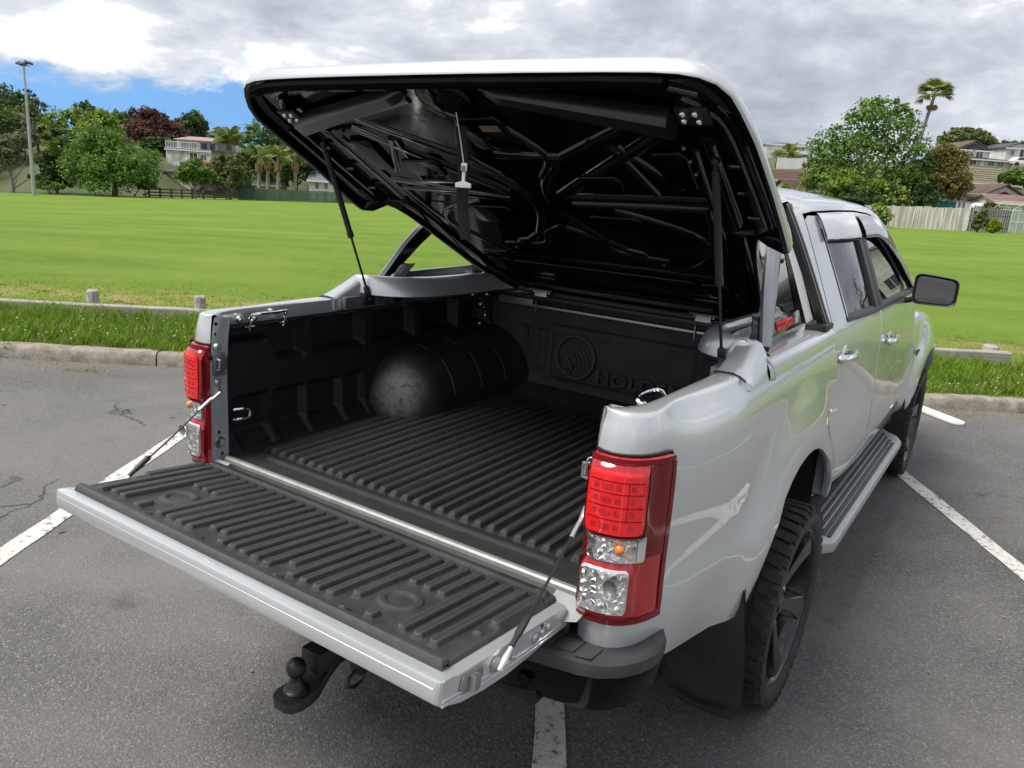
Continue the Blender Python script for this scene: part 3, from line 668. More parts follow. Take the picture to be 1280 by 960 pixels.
    # dark gasket round the lamp
    k = MB(); loop = [lamp_pt(s, t, 1.159, .001) for t in lin(0, .965, 10)]+[lamp_pt(s, .985, 1.150, .001)]+[lamp_pt(s, 1.0, z, .001) for z in lin(1.135, .80, 6)]+[lamp_pt(s, .97, .775, .001)]+[lamp_pt(s, t, .763, .001) for t in lin(.95, 0, 10)]+[(s*.6755, .006, z) for z in lin(.770, 1.155, 8)]
    k.tube(loop, .0035, 6); k.build('lamp_gasket', 'trim', lamp)
for s in (1, -1): tail_lamp(s)

# ---- bed liner: ribbed floor, side walls, wheel boxes, bulkhead
FZ = .788
liner = bpy.data.objects.new('bed_liner', None); COL.objects.link(liner); liner.parent = truck
def floor_liner():
    q = MB(); pitch = .0445; nx = 300; xs = lin(-.70, .70, nx)
    ys = [.040, .046, .052, .06, .085, .108, .112, .116, .121, .127, .133, .137, .142, .150, .158, .164, .170, .174, .178, .182, .187, .193]+lin(.21, 1.28, 26)+[1.30, 1.31, 1.316, 1.322, 1.33, 1.345, 1.37, 1.41, 1.45, 1.48, 1.50]
    rows = []
    for y in ys:
        row = []
        for x in xs:
            ph = (x/pitch) % 1.0; rb = sst(.16, .34, ph)*(1-sst(.66, .84, ph))
            end = sst(.164, .186, y)*(1-sst(1.305, 1.325, y))*(1-sst(.63, .65, abs(x)))
            z = FZ-.012+.017*rb*end
            bar = sst(.110, .120, y)*(1-sst(.134, .143, y))*(1-sst(.535, .55, abs(x+.012)))
            z += .007*bar + .010*(1-sst(.150, .172, y))*(1-bar*.2)
            z -= .012*(1-sst(.040, .05, y))
            if y > 1.34: z += .055*sst(1.34, 1.50, y)**1.4
            if abs(x) > .66: z += .02*sst(.66, .70, abs(x))
            row.append((x, y, z))
        rows.append(row)
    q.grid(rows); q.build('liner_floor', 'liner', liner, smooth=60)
floor_liner()
def liner_wall(s):
    q = MB(); ys = lin(.055, 1.53, 246); zs = [FZ-.02, FZ+.0, FZ+.012]+lin(FZ+.03, 1.196, 74)+[1.204]
    tops = [(.10,.405),(.445,.70),(.742,.995),(1.035,1.285),(1.325,1.50)]; lows = [(.10,.235),(.262,.40),(.425,.575),(.60,.70)]
    rows = []
    for z in zs:
        row = []
        for y in ys:
            x = .690+.018*(z-FZ)/.45
            d = 0
            zf = 1.060+(.075*(1-sst(.26,.30,y)) if y < .30 else 0)          # sloped sill of the pockets
            for a, b in tops: d = max(d, sst(a, a+.012, y)*(1-sst(b-.004, b+.006, y))*sst(zf-.004, zf+.022, z)*(1-sst(1.186, 1.196, z))*.050)
            for a, b in lows: d = max(d, sst(a, a+.010, y)*(1-sst(b-.004, b+.006, y))*(.028*sst(.83, .845, z)*(1-sst(.95, .965, z))))
            x += d
            foot = (1-sst(FZ, FZ+.055, z)); x -= .040*foot
            for a, b in lows:
                if z < .845 and a < y < b: x += .014*sst(a, a+.008, y)*(1-sst(b-.008, b, y))*sst(FZ, FZ+.02, z)*(1-sst(.83, .845, z))
            if y > 1.44: x -= .03*sst(1.44, 1.53, y)
            row.append((s*x, y, z))
        rows.append(row)
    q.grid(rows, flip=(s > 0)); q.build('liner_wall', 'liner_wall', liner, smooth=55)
    # wheel box with rounded rear end and raised beads
    w = MB(); cx, a, b = .735, .268, .262; rows = []
    def pt(u, y, off=0.0):      # u 0 foot .. 1 at the wall
        f = 1.0 if y > .93 else math.sqrt(max(0, 1-((.93-y)/.215)**2))
        an = u*R_(84); A, B = (a+off)*max(f, .02)**.9, (b+off)*max(f, .02)
        return (s*(cx-A*cos(an)**.8), y, FZ-.012+.045*sst(0, .01, 0)+B*sin(an)**.92+.0)
    for y in [.717, .722, .73, .742, .757, .775, .80, .83, .87, .90, .93]+lin(1.0, 1.42, 7)+[1.46, 1.50, 1.53]:
        rows.append([pt(u, y, .03*sst(1.42, 1.53, y)) for u in lin(0, 1, 22)])
    w.grid(rows, flip=(s < 0)); box = w.build('wheel_box', 'wheel_box', liner, smooth=60)
    k = MB()
    for yy in (1.00, 1.19, 1.37): k.tube([pt(u, yy, .0) for u in lin(.18, .62, 9)], .0045, 6); k.tube([pt(u, yy-.02, .0) for u in lin(.80, .95, 4)], .004, 6)
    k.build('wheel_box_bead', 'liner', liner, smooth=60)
for s in (1, -1): liner_wall(s)
def bulkhead():
    q = MB(); Y = 1.52; nx, nz = 150, 70; xs = lin(-.70, .70, nx); zs = lin(FZ+.03, 1.215, nz); rows = []
    def rr(x, z, x0, x1, z0, z1, e=.007): return sst(x0-e, x0+e, x)*(1-sst(x1-e, x1+e, x))*sst(z0-e, z0+e, z)*(1-sst(z1-e, z1+e, z))
    for z in zs:
        row = []
        for x in xs:
            h = .010*rr(x, z, -.340, .330, .868, 1.100)-.008*rr(x, z, -.349, .339, .859, 1.109)
            h -= .010*rr(x, z, -.420, -.372, .885, 1.075); h -= .010*rr(x, z, .362, .410, .885, 1.075); h += .008*rr(x, z, -.412, -.380, .893, 1.067)+.008*rr(x, z, .370, .402, .893, 1.067)
            h -= .008*rr(x, z, -.520, -.470, 1.02, 1.08)
            foot = (1-sst(FZ+.03, FZ+.09, z)); h += .020*foot
            row.append((x, Y-h, z))
        rows.append(row)
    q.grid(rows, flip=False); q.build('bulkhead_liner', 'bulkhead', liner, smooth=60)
    f = Y-.0105; RX = Matrix.Rotation(pi/2, 4, 'X')
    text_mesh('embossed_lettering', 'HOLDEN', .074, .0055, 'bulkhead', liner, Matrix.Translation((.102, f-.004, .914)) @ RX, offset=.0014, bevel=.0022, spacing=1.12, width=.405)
    e = MB(); cx, cz = -.210, .982
    e.tube([(cx+.094*cos(a), f-.002, cz+.094*sin(a)) for a in lin(0, 2*pi, 41)], .0075, 8, caps=False)
    def stroke(pts, r=.006):
        e.tube([(cx+.094*x, f-.002, cz+.094*z) for x, z in pts], [r*.45]+[r]*(len(pts)-2)+[r*.45], 7)
    # a maned lion with its paw on a ball, in relief
    stroke([(-.78,-.10),(-.62,-.05),(-.45,-.10),(-.30,-.24),(-.20,-.44),(-.20,-.66),(-.30,-.82)], .0065)
    stroke([(-.55,-.62),(-.42,-.80),(-.28,-.86)], .005)
    stroke([(-.28,.50),(-.10,.60),(.10,.62),(.26,.52)], .006); stroke([(-.36,.36),(-.24,.42),(-.14,.36)], .006); stroke([(.02,.46),(.14,.40),(.16,.52)], .005)
    stroke([(-.30,.14),(-.18,.20),(-.10,.10)], .005)
    stroke([(-.28,-.02),(-.12,.06),(.02,-.10),(.06,-.22)], .0055); stroke([(-.06,.22),(.08,.14),(.18,-.04),(.24,-.22)], .007); stroke([(.10,.32),(.28,.20),(.38,.02),(.44,-.16)], .008); stroke([(.30,.38),(.48,.22),(.60,.02),(.66,-.12)], .006)
    stroke([(.06,-.50),(.16,-.60),(.34,-.64),(.56,-.70)], .0065); stroke([(-.02,-.60),(-.04,-.74),(.02,-.84)], .005); stroke([(.50,-.28),(.66,-.34),(.76,-.30)], .005)
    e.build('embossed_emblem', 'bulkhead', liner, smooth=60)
    # metal rails across the front of the tub and the hold-down pins
    r = MB(); r.box((-.62, 1.487, 1.176), (.62, 1.515, 1.187)); r.box((-.62, 1.488, 1.187), (-.44, 1.512, 1.214)); r.build('cross_strip', 'alu', truck, bevel=.002)
    t = MB(); t.box((-.66, 1.44, 1.215), (.66, 1.56, 1.235)); t.box((-.44, 1.455, 1.235), (.40, 1.475, 1.252)); t.box((-.66, 1.50, 1.19), (.66, 1.57, 1.215)); t.build('front_beam', 'trim', truck, bevel=.004)
    for x in (-.415, .325):
        p = MB(); p.tube([(x, 1.482, 1.152), (x, 1.480, 1.215), (x, 1.49, 1.222)], .0035, 6); p.build('hold_down_pin', 'steel', truck)
    g = MB(); g.box((-.70, 1.535, .52), (.70, 1.573, 1.215)); g.build('bed_front_wall', 'paint_in', truck, bevel=.004)
    u = MB(); u.box((-.70, .05, .70), (.70, 1.56, .745)); u.box((-.56, .02, .52), (-.46, 4.6, .66)); u.box((.46, .02, .52), (.56, 4.6, .66)); u.box((-.85, 1.62, .50), (.85, 4.0, .54)); u.build('chassis', 'dark', truck, bevel=.006)
bulkhead()
def sill():
    q = MB(); rows = []
    for x in lin(-.645, .645, 30):
        rows.append([(x, .050, FZ-.006), (x, .046, FZ+.0030), (x, .040, FZ+.0058), (x, .030, FZ+.0056), (x, .0245, FZ+.001), (x, .023, FZ-.010)])
    q.grid(rows, flip=True); st = q.build('sill_strip', 'sill_alu', truck)
    p = MB(); rows = []
    for x in lin(-.655, .655, 40): rows.append([(x, .0235, FZ-.008), (x, .014, FZ-.022), (x, .002, FZ-.040), (x, -.012, FZ-.056), (x, -.018, FZ-.09), (x, -.018, .66)])
    p.grid(rows, flip=True); pn = p.build('sill_panel', 'sill_dark', truck)
    def hole(x0, x1, v0, v1, name):
        h = MB(); f = lambda v: (0.0165-.030*v, FZ-.018-.042*v)
        pts = [(x0+(x1-x0)*(.5-.5*cos(a)), *f(v0+(v1-v0)*(.5-.5*sin(a)))) for a in lin(0, 2*pi*11/12, 12)] if x1-x0 > .02 and v1-v0 < .5 else [(x0, *f(v0)), (x1, *f(v0)), (x1, *f(v1)), (x0, *f(v1))]
        h.add([(a, b-.0025, c+.0015) for a, b, c in pts], [tuple(range(len(pts)))]); h.build(name, 'dark', pn, smooth=0)
    hole(-.355, -.265, .35, .75, 'sill_slot'); hole(.10, .20, .35, .75, 'sill_slot'); hole(.285, .318, .25, .8, 'sill_slot'); hole(-.06, -.05, .2, .5, 'sill_slot'); hole(.0, .01, .45, .75, 'sill_slot')
    for s in (1, -1):
        b = MB(); b.add([(s*.60, .012, FZ-.002), (s*.70, .012, FZ-.002), (s*.69, -.050, FZ-.024), (s*.655, -.056, FZ-.034), (s*.60, -.02, FZ-.020)], [(0, 1, 2, 3, 4) if s < 0 else (4, 3, 2, 1, 0)])
        b.build('hinge_bracket', 'paint_in', truck, smooth=30)
M['sill_dark'] = mat('sill_dark_paint', (.030, .031, .032), .45, metal=.2, var=.8, vscale=14, col2=(.055, .055, .056))
sill()

# ---- tailgate, laid open
TH = math.atan2(.043, .44)
def TG(x, v, w=0.0): return Vector((x, -.030-v*cos(TH)+w*sin(TH)*1.0, .786+v*sin(TH)+w*cos(TH)))
gate = bpy.data.objects.new('tailgate', None); COL.objects.link(gate); gate.parent = truck
def tailgate():
    q = MB(); rows = []
    # closed section swept across: top face, outer edge, curved outer skin
    sec = [(-.006,-.014),(-.002,-.006),(.006,-.002),(.40,-.001),(.428,.0005),(.434,.0040),(.459,.0045),(.4645,.0030),(.4660,-.002),(.4660,-.018),(.4660,-.034),(.4630,-.043),(.4550,-.050),(.40,-.066),(.32,-.074),(.24,-.076),(.15,-.070),(.07,-.058),(.010,-.045),(-.004,-.036)]
    xs = [-.655,-.652,-.645,-.50,-.25,0,.25,.50,.645,.652,.655]
    for x in xs:
        e = 1.0 if abs(x) < .65 else (.985 if abs(x) < .654 else .96)
        cv, cw = .23, -.04
        rows.append([TG(x, cv+(v-cv)*e, cw+(w_-cw)*e) for v, w_ in sec])
    q.grid(rows, closed_v=True, flip=False)
    n = len(sec); q.add([q.v[i] for i in range(n)], [tuple(range(n))]); q.add([q.v[i+(len(xs)-1)*n] for i in range(n)], [tuple(range(n))[::-1]])
    shell = q.build('gate_shell', 'paint', gate, smooth=22, recalc=True)
    k = MB(); k.tube([TG(x, .4660, -.013) for x in (-.64, 0, .64)], .0009, 5); k.build('gate_crease', 'paint', gate)
    # creases pressed along the end flange
    for s in (1, -1):
        k = MB()
        for o in (-.038, -.047): k.tube([TG(s*.656, v, o-.010*sin(pi*v/.46)+.004*v) for v in lin(.0, .455, 12)], .0035, 6)
        k.build('flange_bead', 'paint', gate)
        k = MB(); k.box((0,0,0), (1,1,1)); k = MB()
        P = lambda v, w_, d: TG(s*(.6555+d), v, w_)
        k.prism([P(.335,-.010,0),P(.400,-.008,0),P(.406,-.034,0),P(.392,-.046,0),P(.350,-.046,0),P(.333,-.032,0)], (s*.004,0,0)); k.prism([P(.360,-.013,.004),P(.380,-.013,.004),P(.380,-.044,.004),P(.360,-.042,.004)], (s*.014,0,0))
        k.build('gate_latch', 'steel', gate, bevel=.002, recalc=True)
        for v, w_, r in ((.288,-.030,.016),(.140,-.030,.011),(.112,-.026,.007),(.085,-.024,.010),(.225,-.040,.006)):
            b = MB(); b.lathe([(r, 0), (r, .004), (r*.6, .007), (0, .007)], Matrix.Translation(TG(s*.6555, v, w_)) @ Matrix.Rotation(s*pi/2, 4, 'Y'), 12); b.build('gate_bolt', 'alu', gate)
        b = MB(); b.lathe([(.005, .001), (0, .0012)], Matrix.Translation(TG(s*.6555, .112, -.012)) @ Matrix.Rotation(s*pi/2, 4, 'Y'), 8); b.build('gate_hole', 'dark', gate)
    # moulded liner on the inner face, a relief surface
    nx, nv = 420, 150; xs = lin(-.628, .628, nx); vs_ = [0.004]+lin(.006, .432, nv); P_ = .0405
    recess = [(-.40, .27, .052), (.40, .285, .052)]
    dims = [(-.594,.275),(-.343,.398),(-.135,.398),(.147,.400),(.353,.402),(.601,.280),(-.48,.02*0+.41)]
    rows = []
    def h(x, v):
        i = math.floor(x/P_+.5); ph = x-i*P_
        z = 0.0
        a, b = .050, .385
        if i in (-4, -3, 3, 8, 9): b = .345
        if i == 15 or i == -15: a, b = (.048, .235) if i > 0 else (.05, .24)
        if i in (-14,): b = .40
        for cx, cv, r in recess:
            if abs(i*P_-cx) < .062: b = min(b, cv-.075) if abs(i*P_-cx) > .0 else b
        second = None
        for cx, cv, r in recess:
            if abs(i*P_-cx) < .035: second = (cv+.075, .395)
        def cap(v0, v1):
            d = max(v0+.010-v, v-(v1-.010), 0); rr = math.hypot(ph, d)
            return 1-sst(.0085, .0135, rr)
        r_ = 0.0 if abs(i) > 15 else cap(a, b)
        if second and second[1]-second[0] > .03: r_ = max(r_, cap(*second))
        z = .0115*r_
        for cx, cv, r in recess:
            d = math.hypot(x-cx, (v-cv)*1.05); box = max(abs(x-cx), abs(v-cv))
            z = max(z, .006*(1-sst(.046, .054, d))*sst(.028, .036, d))
        for cx, cv in dims[:6]:
            z = max(z, .007*(1-sst(.004, .015, math.hypot(x-cx, v-cv))))
        z += .010*sst(.402, .411, v)*(1-sst(.424, .432, v))      # raised rim towards the outer edge
        z += .006*(1-sst(.018, .030, v))*(1-sst(.60, .61, abs(x)))                             # flat lip along the hinge
        e = min(.628-abs(x), .432-v, v+.012)
        return .010*sst(0, .006, e)+z
    for v in vs_: rows.append([TG(x, v, h(x, v)) for x in xs])
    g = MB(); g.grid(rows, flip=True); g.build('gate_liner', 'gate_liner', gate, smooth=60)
    t = MB(); t.box((-.62, -.048, .800), (.62, -.012, .8045)); t = MB()
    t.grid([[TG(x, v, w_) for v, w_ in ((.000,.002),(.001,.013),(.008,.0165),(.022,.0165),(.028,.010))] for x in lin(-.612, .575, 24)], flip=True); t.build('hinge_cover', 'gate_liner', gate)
    # scratches rubbed through the outer edge are in the paint; stay cables
tailgate()
def gate_cable(s):
    a = Vector((s*.657, .018, 1.008)); b = TG(s*.668, .288, -.030)
    cab_ = bpy.data.objects.new('gate_cable', None); COL.objects.link(cab_); cab_.parent = truck
    d = (b-a); L_ = d.length; dn = d.normalized()
    q = MB(); q.tube([a+dn*.05, a+dn*(L_*.5)+Vector((0,0,-.004)), b-dn*.06], .0032, 6); q.build('cable', 'trim', cab_)
    q = MB(); q.tube([a, a+dn*.035], [.011, .006], 8, flat=.35); q.tube([a+dn*.03, a+dn*.085], .0055, 8); q.build('cable_fitting', 'alu', cab_)
    q = MB(); q.tube([b-dn*.125, b-dn*.118, b-dn*.075, b-dn*.068, b-dn*.045], [.004, .0085, .0085, .0065, .006], 8); q.build('cable_boot', 'trim', cab_)
    q = MB(); q.tube([b-dn*.05, b-dn*.035, b-dn*.012, b+dn*.008], [.005, .0055, .0095, .006], 8, flat=.45); q.build('cable_fitting', 'alu', cab_)
for s in (1, -1): gate_cable(s)

# ---- bumper, pads, tow bar, flaps, steps
def bumper():
    q = MB(); rows = []
    half = [(0,-.128),(.20,-.128),(.40,-.124),(.55,-.112),(.66,-.092),(.72,-.080),(.764,-.062),(.800,-.029),(.824,.010),(.838,.048),(.843,.088),(.838,.124),(.822,.150)]
    path = [(-x, y) for x, y in half[:0:-1]]+half
    sec = [(.10,.690),(.035,.697),(.012,.699),(.004,.692),(.000,.680),(-.003,.660),(-.001,.645),(.004,.615),(.012,.585),(.026,.558),(.050,.540),(.11,.530)]
    for i, (x, y) in enumerate(path):
        a, b = path[max(i-1,0)], path[min(i+1,len(path)-1)]; tx, ty = b[0]-a[0], b[1]-a[1]; l = math.hypot(tx, ty); nx, ny = -ty/l, tx/l   # inward
        f = 1.0-.6*sst(.05, .15, y)
        rise = .03*sst(.0, .15, y) ; dip = -.006 if abs(x) < .5 else 0
        rows.append([(x+nx*d*f, y+ny*d*f, z+.4*rise*(1 if z < .6 else 0)+(.006*sst(.02,.15,y) if z > .65 else 0)+dip) for d, z in sec])
    q.grid(rows, flip=True); bp = q.build('rear_bumper', 'gloss_black', truck, smooth=45)
    p = MB(); rows = []
    for i, (x, y) in enumerate(path):
        a, b = path[max(i-1,0)], path[min(i+1,len(path)-1)]; tx, ty = b[0]-a[0], b[1]-a[1]; l = math.hypot(tx, ty); nx, ny = -ty/l, tx/l
        r_ = .006*sst(.02,.15,y); f = 1.0-.6*sst(.05, .15, y)
        rows.append([(x+nx*d*f, y+ny*d*f, z+r_) for d, z in ((-.0055,.662),(-.0060,.680),(-.0045,.692),(.002,.6990),(.012,.7010),(.08,.7020),(.16,.7020))])
    p.grid(rows, flip=True); pad = p.build('step_pad', 'pad', bp, smooth=30)
    for s in (1, -1):
        t = MB()
        for x0, x1 in ((.60,.645),(.652,.70),(.708,.745)): t.prism([(s*x0,-.082,.7020),(s*x1,-.072,.7020),(s*(x1+.004),-.020,.7020),(s*x0,-.020,.7020)], (0,0,.0030))
        t.build('pad_tread', 'pad', bp, bevel=.001, recalc=True)
        c = MB(); c.lathe([(.019,0),(.019,.004),(.015,.004),(.013,.001),(0,.001)], Matrix.Translation((s*.60,-.106,.605)) @ Matrix.Rotation(pi/2, 4, 'X'), 16); c.build('parking_sensor', 'gloss_black', bp)
    h = MB(); h.box((-.62,-.08,.535),(.62,.04,.685)); h.build('bumper_core', 'dark', bp)
    # tow bar
    q = MB(); q.box((-.035,-.20,.415),(.035,.10,.475)); q.box((-.09,-.06,.37),(-.05,.0,.43)); q.box((.045,-.10,.38),(.085,-.04,.425))
    q.box((-.50,.06,.50),(.50,.12,.56)); tb = q.build('tow_bar', 'tow', truck, bevel=.006)
    t = MB(); rows = []
    for y, z, hw in ((-.07,.425,.032),(-.12,.422,.034),(-.155,.405,.036),(-.18,.385,.038),(-.205,.372,.045),(-.24,.368,.050),(-.27,.368,.050),(-.292,.368,.040),(-.302,.368,.022)):
        rows.append([(-hw,y,z),(-hw+.004,y,z+.012),(hw-.004,y,z+.012),(hw,y,z),(hw-.004,y,z-.014),(-hw+.004,y,z-.014)])
    t.grid(rows, closed_v=True); n = len(rows)*6; t.add([t.v[n-6+i] for i in range(6)], [tuple(range(6))]); t.build('tow_tongue', 'tow', tb, smooth=50, recalc=True)
    t = MB(); t.lathe([(.034,.380),(.034,.388),(.026,.392),(.024,.402),(.018,.410),(.0155,.420),(.016,.428),(.022,.436)], Matrix.Translation((0,-.247,0)), 20); t.ball((0,-.247,.452), .0262, 20, 14); t.build('tow_ball', 'tow', tb, smooth=60)
    t = MB(); t.tube([(.07,-.09,.395),(.07,-.125,.385),(.07,-.13,.36),(.07,-.105,.345),(.07,-.075,.35),(.07,-.065,.375)], .006, 8); t.build('chain_shackle', 'tow', tb)
bumper()
def flap(s, y0):
    q = MB(); rows = []
    for z in lin(.225, .66, 12):
        xi = interp([(.225,.72),(.26,.690),(.40,.685),(.60,.66),(.66,.66)], z); xo = interp([(.225,.905),(.25,.925),(.45,.918),(.66,.895)], z)
        yy = y0+.04*sst(.66,.3,z)
        rows.append([(s*(xi+(xo-xi)*k/8), yy-.012*sin(pi*k/8), z) for k in range(9)])
    q.grid(rows, flip=(s < 0)); n = len(q.v); q.add([(x, y+.012, z) for x, y, z in q.v], [tuple(n*0+i for i in f[::-1]) for f in q.f])
    q.build('mud_flap', 'flap', truck, smooth=50)
    b = MB(); b.tube([(s*.715, y0+.016, .262), (s*.80, y0+.010, .252), (s*.90, y0+.020, .262)], .006, 6); b.build('flap_rib', 'flap', truck)
for s in (1, -1): flap(s, .552); flap(s, 3.60)
def side_step(s):
    q = MB(); rows = []
    ys = [1.545,1.56,1.60,1.68,2.0,2.4,2.8,3.1,3.30,3.40,3.455,3.475]
    for y in ys:
        e = .0 if 1.6 <= y <= 3.3 else (.055*((1.6-y)/.055)**2 if y < 1.6 else .12*((y-3.3)/.175)**2)
        xo = .955-e*.9; xi = .800
        rows.append([(s*xi, y, .395),(s*xi, y, .462),(s*(xi+.03), y, .458),(s*(xo-.05), y, .447),(s*(xo-.022), y, .446),(s*(xo-.004), y, .440),(s*xo, y, .425),(s*(xo-.004), y, .400),(s*(xo-.04), y, .385)])
    q.grid(rows, flip=(s > 0)); n = 9
    q.add([q.v[i] for i in range(n)], [tuple(range(n))]); q.add([q.v[i+(len(ys)-1)*n] for i in range(n)], [tuple(range(n))])
    st = q.build('side_step', 'alu', truck, smooth=40, recalc=True)
    for k, x in enumerate((.826, .850, .874, .898, .920)):
        t = MB(); w_ = .0088 if k % 2 == 0 else .0088; y1 = 3.36-.05*abs(k-1)
        t.prism([(s*(x-w_), 1.62, .4535-.0017*(k*.9)),(s*(x+w_), 1.62, .4520-.0017*(k*.9)),(s*(x+w_), y1, .4520-.0017*(k*.9)),(s*(x-w_), y1, .4535-.0017*(k*.9))], (0,0,.0045)); t.build('step_tread', 'step_rubber', st, bevel=.002, recalc=True)
    b = MB(); b.box((min(s*.70,s*.80),1.64,.40),(max(s*.70,s*.80),1.72,.45)); b.box((min(s*.70,s*.80),3.2,.40),(max(s*.70,s*.80),3.28,.45)); b.build('step_bracket', 'dark', st)
    e = MB(); e.tube([(s*.806, y, .468) for y in (1.60, 2.4, 3.42)], .0055, 6); e.build('step_edge', 'alu', st)
for s in (1, -1): side_step(s)
# ---- rail covers (painted apron the lid closes on), sports bars
def smooth_path(pts, n):
    """Catmull-Rom through points"""
    P = [Vector(p) for p in pts]; out = []
    segs = len(P)-1
    for k in range(n):
        u = k/(n-1)*segs; i = min(int(u), segs-1); t = u-i
        a, b, c, d = P[max(i-1,0)], P[i], P[i+1], P[min(i+2,segs)]
        out.append(.5*((2*b)+(c-a)*t+(2*a-5*b+4*c-d)*t*t+(-a+3*b-3*c+d)*t**3))
    return out
def rail_cover(s):
    q = MB(); NP = 46
    path = smooth_path([(.598,1.57,1.318),(.598,1.30,1.318),(.598,1.05,1.320),(.602,.93,1.322),(.622,.835,1.325),(.662,.765,1.327),(.712,.722,1.328),(.762,.712,1.324),(.796,.728,1.300),(.816,.752,1.268),(.828,.772,1.238),(.8335,.785,1.208)], NP)
    rows = []
    cen = Vector((.72, 1.05, 1.2))
    for i, p in enumerate(path):
        a, b = path[max(i-1,0)], path[min(i+1,NP-1)]; t = (b-a).normalized()
        o = Vector((0,0,1)).cross(t)*-1; o.z = 0
        o = Vector((-t.y*-1, t.x*-1, 0)) if False else Vector((t.y, -t.x, 0))
        if o.length < .3: o = Vector((.25,-.95,0))
        o.normalize()
        if (p-cen).dot(o) < 0: o = -o
        f = sst(1.24, 1.315, p.z)                   # the rim turns over and runs down the flank
        u = (Vector((0,0,1))*f + Vector((1,0,0))*(1-f)).normalized(); o = (o*f + Vector((0,-1,0))*(1-f)).normalized()
        dn = u*(-(.072*f+.014*(1-f))); k_ = (.3+.7*f)*interp([(.60,1.0),(.64,.85),(.70,.40),(.80,.35)], p.x)
        sec = [p+o*.050*k_+dn, p+o*.046*k_+dn*.75, p+o*.036*k_+dn*.38, p+o*.024*k_-u*.012, p+o*.012*k_-u*.003, p-o*.002, p-o*.014-u*.003, p-o*.020-u*.014, p-o*.030-u*.020, p-o*.040-u*.020]
        rows.append([(s*c.x, c.y, c.z) for c in sec])
    q.grid(rows, flip=(s > 0)); q.add(rows[-1], [tuple(range(10))]); q.add(rows[-1], [tuple(range(10))[::-1]])
    # deck inside the rim and outer flange
    R = []
    for y in [.738,.760,.775,.80,.85,.92,1.0,1.1,1.2,1.3,1.4,1.5,1.575]:
        xi = .640 if y > 1.0 else interp([(.735,.745),(.76,.722),(.80,.690),(.85,.665),(.92,.648),(1.0,.640)], y)
        zz = 1.268
        R.append([(s*xi, y, zz+.028), (s*(xi+.012), y, zz+.004), (s*(xi+.03), y, zz), (s*.785, y, zz-.002), (s*.806, y, zz-.005), (s*.818, y, zz-.013), (s*.826, y, zz-.03), (s*.8305, y, zz-.052), (s*.828, y, zz-.056), (s*.815, y, zz-.056)])
    q.grid(R, flip=(s < 0))
    cv = q.build('rail_cover', 'paint', truck, smooth=40)
    # sloped fairing from the bed rail up to the rim
    w = MB(); R = []
    for k in range(11):
        t = k/10; y = .565+.165*t; zt = 1.2495+.066*t**1.15
        R.append([(s*.722, y+.02*t, 1.205), (s*.724, y+.01*t, zt-.006), (s*.732, y, zt+.001), (s*.775, y, zt+.003+.004*t), (s*.793, y, zt), (s*.808, y, zt-.012-.012*t), (s*.823, y, 1.232-.004*t), (s*.8285, y, 1.215)])
    w.grid(R, flip=(s < 0)); n = 8; w.add([w.v[i] for i in range(n)], [tuple(range(n))])
    w.build('cover_fairing', 'paint', cv, smooth=45, recalc=False)
    g = MB(); g.tube([(s*.724,.562,1.246),(s*.735,.560,1.2515),(s*.775,.560,1.2525),(s*.795,.561,1.247),(s*.812,.563,1.236)], .0028, 6); g.build('cover_seal', 'trim', cv)
    # inner face below the cover: painted flange, strut mount, wiring
    b = MB(); b.box((min(s*.700,s*.722), .60, 1.205), (max(s*.700,s*.722), 1.52, 1.252)); b.build('rail_flange', 'alu_dull', truck, bevel=.003)
    k = MB(); k.box((min(s*.688,s*.715), .690, 1.215), (max(s*.688,s*.715), .745, 1.262)); k.ball((s*.694,.716,1.240), .013); k.tube([(s*.70,.78,1.225),(s*.694,.80,1.245),(s*.70,.84,1.235)], .004, 6); k.box((min(s*.69,s*.715),.86,1.215),(max(s*.69,s*.715),.90,1.25)); k.ball((s*.69,.88,1.235), .010); k.tube([(s*.69,.80,1.225),(s*.682,.84,1.205),(s*.69,.88,1.22)], .003, 6)
    k.build('strut_mount', 'trim', truck, bevel=.003)
    if s < 0:
        k = MB(); k.lathe([(.007,.001),(0,.001)], Matrix.Translation((s*.722,.625,1.232)) @ Matrix.Rotation(pi/2, 4, 'Y'), 10); k.build('cover_hole', 'dark', cv)
for s in (1, -1): rail_cover(s)
